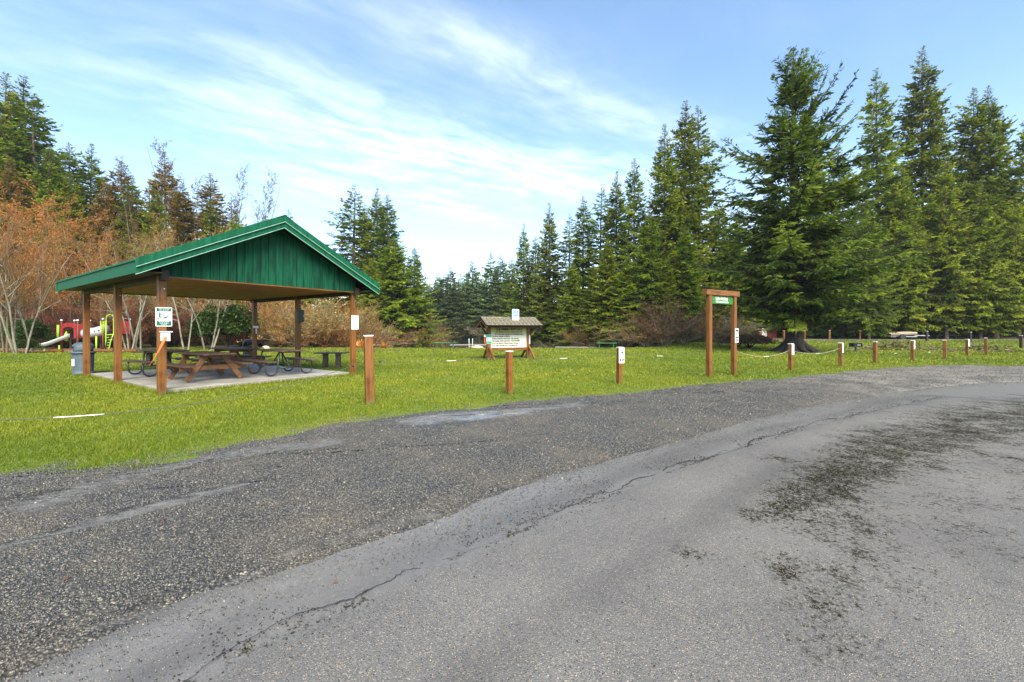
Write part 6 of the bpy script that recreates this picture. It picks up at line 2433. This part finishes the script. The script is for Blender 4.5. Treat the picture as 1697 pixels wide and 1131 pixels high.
def bare(px, y, h, kd, bark, twig, label, group, wide=1.0):
    x, _ = at(px, y)
    base = {'alder_a': 14, 'alder_b': 14, 'birch_a': 10, 'birch_b': 10, 'thin': 20}[kd]
    t = plant({'a': 'alder_tree', 'b': 'birch_tree', 't': 'bare_tree'}[kd[0]], label, 'tree', x, y, BM[kd], (bark, twig), h / base, group=group)
    t.scale = (h / base * wide, h / base * wide, h / base)


GA = 'leafless orange alders on the left'
for px, y, h, kd, lb, wd in [
    (-45, 31, 13.5, 'alder_a', 'orange alder standing outside the left picture edge', 1.1),
    (-110, 32, 13.0, 'alder_b', 'orange alder second beyond the left picture edge', 1.1),
    (-190, 30, 12.0, 'alder_a', 'orange alder third beyond the left picture edge', 1.1),
    (12, 28, 12.0, 'alder_b', 'orange alder at the left picture edge behind the pale birch', 1.1),
    (48, 33, 14.5, 'alder_a', 'tall orange alder in front of the tallest left fir', 1.1),
    (84, 38, 16.0, 'alder_b', 'orange alder behind the slide, second tallest', 1.05),
    (118, 34, 12.5, 'alder_a', 'rusty alder directly behind the playground', 1.1),
    (150, 39, 14.5, 'alder_b', 'rusty alder above the left end of the roof', 1.0),
    (-8, 39, 17.0, 'alder_a', 'highest orange alder near the left picture edge', 1.1),
    (168, 32, 9.0, 'alder_b', 'small rusty alder behind the lime ladder', 1.0),
    (232, 43, 14.0, 'alder_b', 'brown alder above the middle of the left roof slope', 1.0),
    (330, 46, 14.5, 'alder_b', 'brown alder nearest the roof peak', 1.0),
    (255, 39, 13.5, 'alder_a', 'tan alder with pale stems above the roof slope middle', 1.0),
    (400, 47, 13.5, 'alder_b', 'tan alder just left of the roof peak', 0.95)]:
    bare(px, y, h * 0.80, kd, 'bark_alder', 'twig_orange' if px < 170 else 'twig_tan', lb, GA, wd)
GB = 'pale trunked birches around the lawn'
for px, y, h, kd, lb in [
    (33, 26.8, 9.5, 'birch_a', 'pale many-stemmed birch left of the slide'),
    (62, 29, 8.5, 'birch_b', 'pale leaning birch just left of the slide'),
    (215, 29.5, 9.0, 'birch_a', 'pale birch clump between the left pavilion posts'),
    (234, 31, 9.0, 'birch_b', 'pale birch right beside the clump between the left posts'),
    (310, 30, 8.5, 'birch_b', 'pale leaning birch behind the near corner post'),
    (346, 31.5, 9.5, 'birch_a', 'pale many-stemmed birch behind the front picnic table')]:
    bare(px, y, h, kd, 'bark_pale', 'twig_tan', lb, GB)
GC = 'thin tall bare trees above the roof'
for px, y, h, lb in [
    (243, 50, 19.5, 'thin bare tree leftmost above the roof slope'), (300, 52, 20.5, 'thin bare tree right behind the broad russet fir'),
    (324, 48, 22.0, 'tallest thin bare tree above the roof'), (374, 47, 20.0, 'dense thin bare tree right of the russet fir'),
    (397, 50, 19.5, 'thin bare tree second nearest the roof peak'), (418, 53, 17.0, 'thin bare tree nearest the roof peak')]:
    bare(px, y, h, 'thin', 'bark_alder', 'twig_brown', lb, GC, 1.1)


def shrub(px, y, h, kd, mat, label, group, bark='bark_alder', wide=1.0):
    x, _ = at(px, y)
    s = h / 4.2
    t = plant('bare_shrub', label, 'shrub', x, y, SM[kd], (bark, mat), s, group=group, part_names=('stems', 'twigs'))
    t.scale = (s * wide, s * wide, s)


GD = 'red stemmed shrubs behind the playground'
RED = [(-20, 34, 3.8), (30, 35, 3.6), (75, 36, 3.8), (105, 34, 3.6), (135, 36, 4.0), (160, 34.5, 3.6), (190, 36, 4.0), (225, 35, 3.4), (262, 36, 3.6), (285, 37, 3.8), (405, 38, 3.6), (432, 39, 3.8)]
for i, (px, y, h) in enumerate(RED):
    shrub(px, y, h, 'shrub_b' if i % 2 else 'shrub_a', ('twig_red', 'twig_red', 'twig_brown')[i % 3], 'dark red stemmed shrub of the playground thicket, ' + rank(px, [q[0] for q in RED]), GD, 'bark_dark')
GE_ = 'tan thicket on the left lake shore'
TAN = [(445, 37, 4.2), (468, 38, 5.0), (492, 37, 4.8), (515, 38.5, 5.2), (538, 38, 5.4), (562, 39, 5.4), (588, 40, 5.0), (606, 44, 4.2), (622, 48, 3.0), (455, 43, 6.4), (500, 44, 6.8), (545, 45, 6.6), (580, 47, 6.4), (300, 41, 5.5), (340, 42, 5.5), (385, 42, 6.0), (420, 44, 6.4)]
for i, (px, y, h) in enumerate(TAN):
    shrub(px, y, h * 0.88, ('shrub_a', 'shrub_b', 'shrub_c')[i % 3], ('twig_tan', 'twig_orange', 'twig_tan', 'twig_grey')[i % 4], 'tan leafless shrub of the thicket behind the pavilion, ' + rank(px, [q[0] for q in TAN]), GE_, 'bark_pale' if i % 3 == 2 else 'bark_alder', 1.15)
shrub(692, 60.0, 5.6, 'shrub_c', 'twig_tan', 'brown leafless shrub at the foot of the slim bright fir', 'brown shrubs at the water', 'bark_alder')
shrub(672, 57.5, 3.2, 'shrub_b', 'twig_grey', 'grey leafless shrub leaning over the water by the bright fir', 'brown shrubs at the water', 'bark_pale')
GF = 'grey leafless shrubs on the far shore'
GREY = [(708, 110, 9), (722, 112, 9), (738, 113, 8.5), (756, 112, 9.5), (772, 112, 10), (790, 111, 9), (806, 106, 9.5), (822, 98, 8), (838, 90, 8), (855, 84, 7.5)]
for i, (px, y, h) in enumerate(GREY):
    shrub(px, y, h * 0.62, ('shrub_a', 'shrub_b')[i % 2], 'twig_grey', 'grey leafless shrub on the far shore, ' + rank(px, [q[0] for q in GREY]), GF, wide=1.3)
GG = 'leafless shrubs on the right shore'
for i, (px, y, h, lb) in enumerate([
    (935, 52, 2.6, 'grey leafless shrub overhanging the long dock'), (968, 49, 2.8, 'grey leafless shrub behind the right end of the long dock'),
    (1000, 46, 2.4, 'low bare shrub behind the shore bench near the dog sign'), (1036, 43.0, 2.2, 'spreading bare shrub right of the shore bench'),
    (1070, 41.0, 3.6, 'large spreading bare shrub with pale arching branches'), (1100, 40.5, 4.2, 'tallest bare shrub on the right shore with pale stems'),
    (1132, 41, 2.8, 'brown bare shrub left of the sign frame'), (1160, 42, 2.6, 'bare shrub touching the left post of the sign frame'),
    (1188, 42, 3.4, 'tan bare shrub seen through the sign frame'), (1212, 41, 2.4, 'low bare shrub behind the brown rules sign')]):
    shrub(px, y, h, ('shrub_c', 'shrub_a', 'shrub_c', 'shrub_b')[i % 4], ('twig_grey', 'twig_tan', 'twig_brown')[i % 3], lb, GG, 'bark_pale', 1.2)


def leafy(px, y, s, kd, mat, label, name='evergreen_bush', cat='bush', zs=1.0, group=None):
    x, _ = at(px, y)
    return plant(name, label, cat, x, y, LM[kd], ('bark_dark', mat), s, zscale=zs, part_names=('stems', 'foliage'), group=group)


leafy(378, 33.5, 1.05, 'bush', 'broadleaf', 'dark evergreen bush behind the front picnic table')
leafy(352, 34.5, 0.9, 'bush', 'broadleaf', 'dark evergreen bush left of the bigger one behind the picnic tables')
leafy(76, 34.0, 0.6, 'bush', 'broadleaf', 'green bush at the foot of the slide')
leafy(46, 27.5, 0.34, 'bush', 'broadleaf', 'small dark green bush under the pale birch on the left', zs=0.8)
leafy(45, 31, 0.7, 'bush', 'broadleaf', 'green bush in the thicket left of the slide')
leafy(1242, 33.5, 1.25, 'low', 'twig_brown', 'low rounded russet hedge behind the brown rules sign', 'low_hedge', 'hedge')
leafy(1222, 34.5, 1.1, 'low', 'twig_brown', 'low brown hedge touching the right frame post', 'low_hedge', 'hedge')
for i, px in enumerate((985, 1020, 1050, 1075, 1112)):
    leafy(px, 41.5 + i * 0.7, 0.42, 'bush', 'broadleaf', 'small green bush under the right shore shrubs, ' + ORD[i] + ' from left', group='green bushes on the right shore')
for i, px in enumerate(range(1236, 1760, 36)):
    leafy(px + random.uniform(-10, 10), 54 + random.uniform(0, 7), random.uniform(0.55, 0.95), 'bush', 'spruce', 'dark undergrowth bush beneath the forest firs, ' + ORD[i] + ' from left', group='undergrowth under the forest firs')
for i, px in enumerate((1340, 1362, 1385, 1405, 1440, 1462)):
    leafy(px, 48.5 + random.uniform(0, 2), random.uniform(0.28, 0.42), 'bush', 'broadleaf', 'low green bush along the camp road behind the far posts, ' + ORD[i] + ' from left', group='low bushes along the camp road')


def fern(px, y, label, s=1.0):
    x, _ = at(px, y)
    rng = np.random.default_rng(int(px))
    n = 70
    az = rng.uniform(0, 6.28, n)
    el = rng.uniform(0.4, 1.3, n)
    D = np.stack([np.cos(az) * np.cos(el), np.sin(az) * np.cos(el), np.sin(el)], -1)
    B = np.zeros((n, 3)) + rng.normal(0, 0.06, (n, 3)) * np.array([1, 1, 0])
    L = rng.uniform(0.4, 0.9, n) * s
    V, F = diamonds(B, D, L, L * 0.09, rng=rng)
    me = np_mesh('fern', V, F, np.repeat(rng.uniform(0, 1, n), 4))
    tag(link('dry_fern', me, 'fern', loc=(x, y, gzf(x, y))), label, 'plant', 'dry orange ferns on the shore')


fern(598, 35.2, 'dry orange fern clump behind the tallest fence post on its left', 1.0)
fern(637, 35.2, 'dry orange fern clump right of the tallest fence post', 0.8)
fern(611, 35.6, 'dry orange fern clump straight behind the tallest fence post', 0.7)


def brush_pile(px, y, w, d, h, label, n=240):
    x, _ = at(px, y)
    rng = np.random.default_rng(int(px))
    t = thing('brush_pile', label, 'brush pile', (x, y, gzf(x, y)), R(6))
    c = np.stack([rng.normal(0, w * 0.26, n), rng.normal(0, d * 0.28, n), np.zeros(n)], -1)
    c[:, 2] = h * np.exp(-(c[:, 0] / (w * 0.34)) ** 2 - (c[:, 1] / (d * 0.4)) ** 2) * rng.uniform(0.1, 1, n)
    a = rng.normal(0, 0.6, n)
    D = unit(np.stack([np.cos(a), np.sin(a), rng.normal(0, 0.16, n)], -1))
    L = rng.uniform(0.4, 1.5, n)
    P = np.stack([c + D * (L * q)[:, None] + np.array([0, 0, 0.04]) for q in (-0.5, 0, 0.5)], 1)
    P[:, 1] += rng.normal(0, 0.04, (n, 3))
    P[:, :, 2] = np.maximum(P[:, :, 2], 0.03)
    v, f = tubes(P, rng.uniform(0.010, 0.032, n)[:, None] * np.array([1, 0.8, 0.5])[None], 4)
    o = link('branches', np_mesh('branches', v, f), 'bark_alder', t)
    n2 = n * 9
    i = rng.integers(0, n, n2)
    B = c[i] + D[i] * (L[i] * rng.uniform(-.5, .5, n2))[:, None] + rng.normal(0, 0.06, (n2, 3))
    B[:, 2] = np.maximum(B[:, 2], 0.03)
    d2 = unit(D[i] + rng.normal(0, 0.6, (n2, 3)))
    l2 = rng.uniform(0.10, 0.30, n2)
    v, f = diamonds(B, d2, l2, l2 * 0.2, rng=rng)
    link('needle_sprays', np_mesh('needle_sprays', v, f, np.repeat(rng.uniform(0, 0.9, n2), 4)), 'fir', t)


brush_pile(1492, 32.5, 5.6, 2.0, 0.55, 'left brush pile of cut fir branches on the grass')
brush_pile(1635, 29.5, 4.6, 1.8, 0.50, 'right brush pile of cut fir branches near picture edge')


# ------------------------------------------------------------------ grass and loose stones
def scatter_grass():
    rng = np.random.default_rng(77)
    Vs, Ts = [], []
    slab = [pav(0.06, 0.06)[:2], pav(PW - .06, .06)[:2], pav(PW - .06, PL - .06)[:2], pav(0.06, PL - .06)[:2]]
    mulch = [(-70, 28.8), (at(225, 29)[0], 28.8), (at(235, 36)[0], 36), (-70, 36)]
    for y0, y1, dens, h, w in ((3.0, 6.0, 3600, 0.050, 0.0040), (6.0, 9.0, 1900, 0.052, 0.0060), (9, 13, 850, 0.056, 0.0095), (13, 19, 400, 0.060, 0.015), (19, 27, 150, 0.066, 0.026), (27, 37, 65, 0.075, 0.042), (37, 46, 40, 0.08, 0.055)):
        xr = 1.72 * y1 + 2.0
        n = int(dens * (y1 - y0) * 2 * xr)
        X = rng.uniform(-xr, xr, n)
        Y = rng.uniform(y0, y1, n)
        keep = np.abs(X) < 1.70 * Y + 1.5
        keep &= (np.abs(X) < 1.28 * Y + 0.6) | (rng.uniform(0, 1, n) < 0.55)
        if y0 >= 37:
            keep &= X > 14
        X, Y = X[keep], Y[keep]
        sd = poly_sdf(PAVED_POLY[::3], X, Y) if y0 < 19 else np.full(len(X), 9.0)
        edge = 0.20 * vnoise(X * 1.7, Y * 1.7, 14) + 0.14 * vnoise(X * 6, Y * 6, 15)
        # thin out towards the gravel
        p = sstep(-0.30, 0.42, sd + edge) ** 1.5
        keep = rng.uniform(0, 1, len(X)) < p
        keep &= poly_sdf(slab, X, Y) > 0.0
        if y0 >= 27:
            keep &= poly_sdf(mulch, X, Y) > -0.1
            keep &= poly_sdf(LAKE, X, Y) > 0.3
        keep &= np.hypot(X - hx, Y - hy) > 1.3 + 2.5 * rng.uniform(0, 1, len(X)) ** 2
        X, Y, sd = X[keep], Y[keep], sd[keep]
        n = len(X)
        cl = vnoise(X * 1.7, Y * 1.7, 20) * 0.5 + vnoise(X * 5, Y * 5, 21) * 0.5
        H = h * (0.75 + 0.45 * cl) * rng.uniform(0.55, 1.45, n) * (0.55 + 0.45 * sstep(0, 0.6, sd))
        a = rng.uniform(0, np.pi, n)
        la = rng.uniform(0, 2 * np.pi, n)
        lean = H * rng.uniform(0.15, 0.95, n)
        W = w * rng.uniform(0.6, 1.4, n)
        Z = gz(X, Y) - 0.004
        dx, dy = np.cos(a) * W, np.sin(a) * W
        V = np.stack([np.stack([X - dx, Y - dy, Z], -1), np.stack([X + dx, Y + dy, Z], -1), np.stack([X + np.cos(la) * lean, Y + np.sin(la) * lean, Z + H], -1)], 1)
        Vs.append(V.reshape(-1, 3))
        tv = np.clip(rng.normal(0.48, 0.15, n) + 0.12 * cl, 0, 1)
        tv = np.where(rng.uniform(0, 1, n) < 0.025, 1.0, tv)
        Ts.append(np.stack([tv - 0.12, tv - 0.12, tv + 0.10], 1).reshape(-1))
    # longer uncut tufts where the mower cannot reach
    spots = [(x, y, 0.10) for x, y, _ in post_xy] + [(*FRAME_L, 0.09), (*FRAME_R, 0.09)] + [(*pav(a, b)[:2], 0.10) for a in (0, PW) for b in (0, PL / 2, PL)]
    spots += [(*pav(a, -0.03)[:2], 0.05) for a in np.linspace(0.2, PW - 0.2, 26)] + [(*pav(0.0, b)[:2], 0.05) for b in np.linspace(0.3, PL - 0.3, 30)]
    spots += [(*at(811, 21.9), 0.1), (*at(875, 22.6), 0.1), (*at(540, 16.9), 0.1), (*at(560, 16.9), 0.1), (*at(120, 14.3), 0.2)]
    for x, y, r_ in spots:
        n = 70
        a = rng.uniform(0, 2 * np.pi, n)
        rr = r_ * rng.uniform(0.6, 1.7, n)
        X, Y = x + np.cos(a) * rr, y + np.sin(a) * rr
        H = rng.uniform(0.05, 0.135, n)
        la = rng.uniform(0, 2 * np.pi, n)
        W = 0.004 * max(1.0, y / 9)
        Z = gz(X, Y) - 0.004
        b_ = rng.uniform(0, np.pi, n)
        dx, dy = np.cos(b_) * W, np.sin(b_) * W
        le = H * rng.uniform(0.1, 0.7, n)
        Vs.append(np.stack([np.stack([X - dx, Y - dy, Z], -1), np.stack([X + dx, Y + dy, Z], -1), np.stack([X + np.cos(la) * le, Y + np.sin(la) * le, Z + H], -1)], 1).reshape(-1, 3))
        tv = np.clip(rng.normal(0.5, 0.25, n), 0, 1)
        Ts.append(np.stack([tv - 0.3, tv - 0.3, tv + 0.1], 1).reshape(-1))
    V = np.concatenate(Vs)
    T = np.clip(np.concatenate(Ts), 0, 1)
    F = np.arange(len(V)).reshape(-1, 3)
    print('grass tris', len(F))
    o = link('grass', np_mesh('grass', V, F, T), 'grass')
    tag(o, 'short yellow-green lawn grass', 'grass', kind='stuff')


scatter_grass()


def fallen_leaves():
    rng = np.random.default_rng(5)
    n = 300
    Y = rng.uniform(2.2, 20, n)
    X = rng.uniform(-1.25, 1.25, n) * Y
    k = poly_sdf(ROAD_POLY[::6], X, Y) > -1.0
    X, Y = X[k], Y[k]
    n = len(X)
    paved = poly_sdf(PAVED_POLY[::4], X, Y) < 0
    Z = np.where(paved, 0.040, gz(X, Y) + rng.uniform(0.02, 0.05, n))
    a = rng.uniform(0, 2 * np.pi, n)
    D = unit(np.stack([np.cos(a), np.sin(a), rng.normal(0, 0.12, n)], -1))
    L = rng.uniform(0.018, 0.042, n)
    V, F = diamonds(np.stack([X, Y, Z], -1), D, L, L * 0.32, rng.normal(size=(n, 3)) * 0.25 + np.array([0, 0, 1.0]), rng)
    o = link('fallen_leaves', np_mesh('fallen_leaves', V, F, np.repeat(rng.uniform(0, 1, n), 4)), 'twig_brown')
    tag(o, 'small dry brown leaves scattered over lawn and gravel', 'leaves', kind='stuff')


fallen_leaves()


def stone_mesh(X, Y, Z, S, rng, tint):
    n = len(X)
    a = rng.uniform(0, 2 * np.pi, n)
    ang = a[:, None] + np.array([0, .25, .5, .75]) * 2 * np.pi + rng.normal(0, 0.22, (n, 4))
    r1 = S[:, None] * rng.uniform(0.7, 1.25, (n, 4))
    el = rng.uniform(0.6, 1.0, n)[:, None]
    bx = X[:, None] + np.cos(ang) * r1
    by = Y[:, None] + np.sin(ang) * r1 * el
    bz = np.broadcast_to(Z[:, None] - S[:, None] * 0.25, bx.shape)
    r2 = r1 * rng.uniform(0.45, 0.85, (n, 4))
    sh = rng.normal(0, 0.15, (n, 2)) * S[:, None]
    tx = X[:, None] + np.cos(ang) * r2 + sh[:, :1]
    ty = Y[:, None] + np.sin(ang) * r2 * el + sh[:, 1:]
    tz = Z[:, None] + S[:, None] * rng.uniform(0.35, 0.95, (n, 4))
    V = np.concatenate([np.stack([bx, by, bz], -1), np.stack([tx, ty, tz], -1)], 1)     # (n,8,3)
    q = np.array([(0, 1, 5, 4), (1, 2, 6, 5), (2, 3, 7, 6), (3, 0, 4, 7), (4, 5, 6, 7)])
    F = (np.arange(n) * 8)[:, None, None] + q[None]
    return V.reshape(-1, 3), F.reshape(-1, 4), np.repeat(tint, 8)


def scatter_stones():
    rng = np.random.default_rng(91)
    parts = []
    for y0, y1, dens, s in ((1.2, 3.2, 5600, 0.0062), (3.2, 5.0, 4000, 0.0072), (5.0, 7.5, 1900, 0.0088), (7.5, 11, 700, 0.012), (11, 18.5, 200, 0.018)):
        xr = 1.30 * y1 + 1.0
        n = int(dens * (y1 - y0) * 2 * xr)
        X = rng.uniform(-xr, xr, n)
        Y = rng.uniform(y0, y1, n)
        keep = np.abs(X) < 1.28 * Y + 0.6
        X, Y = X[keep], Y[keep]
        sd = poly_sdf(GRAVEL_POLY[::4], X, Y)
        k = sd < 0.6
        X, Y, sd = X[k], Y[k], sd[k]
        rut, pud, tan = gravel_fields(X, Y)
        p = (1 - 0.80 * rut) * (1 - 0.97 * pud) * sstep(0.50, -0.15, sd + 0.2 * vnoise(X * 3, Y * 3, 61)) * (0.75 + 0.25 * vnoise(X * 1.3, Y * 1.3, 33))
        p = p * (1 - 0.45 * tan)
        onroad = poly_sdf(ROAD_POLY[::4], X, Y) < 0.02
        p = np.where(onroad, p * 0.75, p)
        k = rng.uniform(0, 1, len(X)) < p
        X, Y = X[k], Y[k]
        onroad = onroad[k]
        n = len(X)
        S = s * rng.uniform(0.5, 1.25, n) * np.where(rng.uniform(0, 1, n) < 0.06, 1.6, 1.0)
        Z = np.where(onroad, road_z(X, Y), gravel_z(X, Y)) + 0.0005
        tint = np.clip(rng.beta(1.8, 2.6, n), 0, 1)
        parts.append(stone_mesh(X, Y, Z, S, rng, tint))
    V, F, T = join(parts)
    print('stones', len(F) // 5)
    tag(link('loose_gravel', np_mesh('loose_gravel', V, F, T), 'stones'), 'loose dark gravel stones', 'gravel', kind='stuff')
    # fine grit lying on the asphalt
    n = 60000
    Yg = 1.25 + 4.6 * rng.uniform(0, 1, n) ** 1.5
    Xg = rng.uniform(-1.3, 1.3, n) * Yg
    k = (poly_sdf(ROAD_POLY[::5], Xg, Yg) < -0.02) & (rng.uniform(0, 1, n) < 0.55)
    Xg, Yg = Xg[k], Yg[k]
    n = len(Xg)
    tg = np.where(rng.uniform(0, 1, n) < 0.5, rng.uniform(0.0, 0.35, n), rng.uniform(0.7, 1.0, n))
    V, F, T = stone_mesh(Xg, Yg, road_z(Xg, Yg) + 0.0004, rng.uniform(0.0012, 0.0032, n) * (0.75 + 0.14 * Yg), rng, tg)
    print('grit', n)
    tag(link('road_grit', np_mesh('road_grit', V, F, T), 'stones'), 'fine grit lying on the asphalt', 'gravel', kind='stuff')
    # dark crumbs of broken asphalt along the crack
    C = resample(CRACK, 0.03)
    n = 7000
    i = rng.integers(0, len(C), n)
    off = rng.exponential(0.16, n) * np.where(rng.uniform(0, 1, n) < 0.8, 1, -0.4)
    tx, ty = np.gradient(C[:, 0]), np.gradient(C[:, 1])
    l = np.hypot(tx, ty)
    nx, ny = -ty / l, tx / l
    X = C[i, 0] + nx[i] * off + rng.normal(0, 0.02, n)
    Y = C[i, 1] + ny[i] * off + rng.normal(0, 0.02, n)
    clump = vnoise(X * 1.5, Y * 1.5, 44) > -0.15
    X, Y = X[clump], Y[clump]
    # sparse dark chips over the rest of the asphalt
    m_ = 2600
    X2 = rng.uniform(-3, 9, m_)
    Y2 = rng.uniform(1.2, 9, m_)
    k = (poly_sdf(ROAD_POLY[::4], X2, Y2) < -0.05)
    X, Y = np.concatenate([X, X2[k]]), np.concatenate([Y, Y2[k]])
    n = len(X)
    S = rng.uniform(0.0018, 0.0060, n) * (1 + 0.05 * Y)
    Z = road_z(X, Y) - 0.0005
    tint = np.clip(rng.normal(0.12, 0.12, n), 0, 1)
    V, F, T = stone_mesh(X, Y, Z, S, rng, tint)
    tag(link('asphalt_crumbs', np_mesh('asphalt_crumbs', V, F, T), 'crumbs'), 'dark crumbs of broken asphalt along the road crack', 'gravel', kind='stuff')


scatter_stones()

def make_haze():
    t = NT('thin_haze')
    v = t.N('ShaderNodeVolumePrincipled')
    v.inputs['Color'].default_value = (0.9, 0.94, 1.0, 1)
    v.inputs['Density'].default_value = 0.00025
    v.inputs['Anisotropy'].default_value = 0.2
    t.L(v.outputs[0], t.out.inputs['Volume'])
    M['haze'] = t.mat
    o = MB().box((0, 60, 27.0), (420, 420, 60.0)).build('haze', 'haze')
    tag(o, 'thin pale haze in the air over the lake', 'haze', kind='stuff')


make_haze()
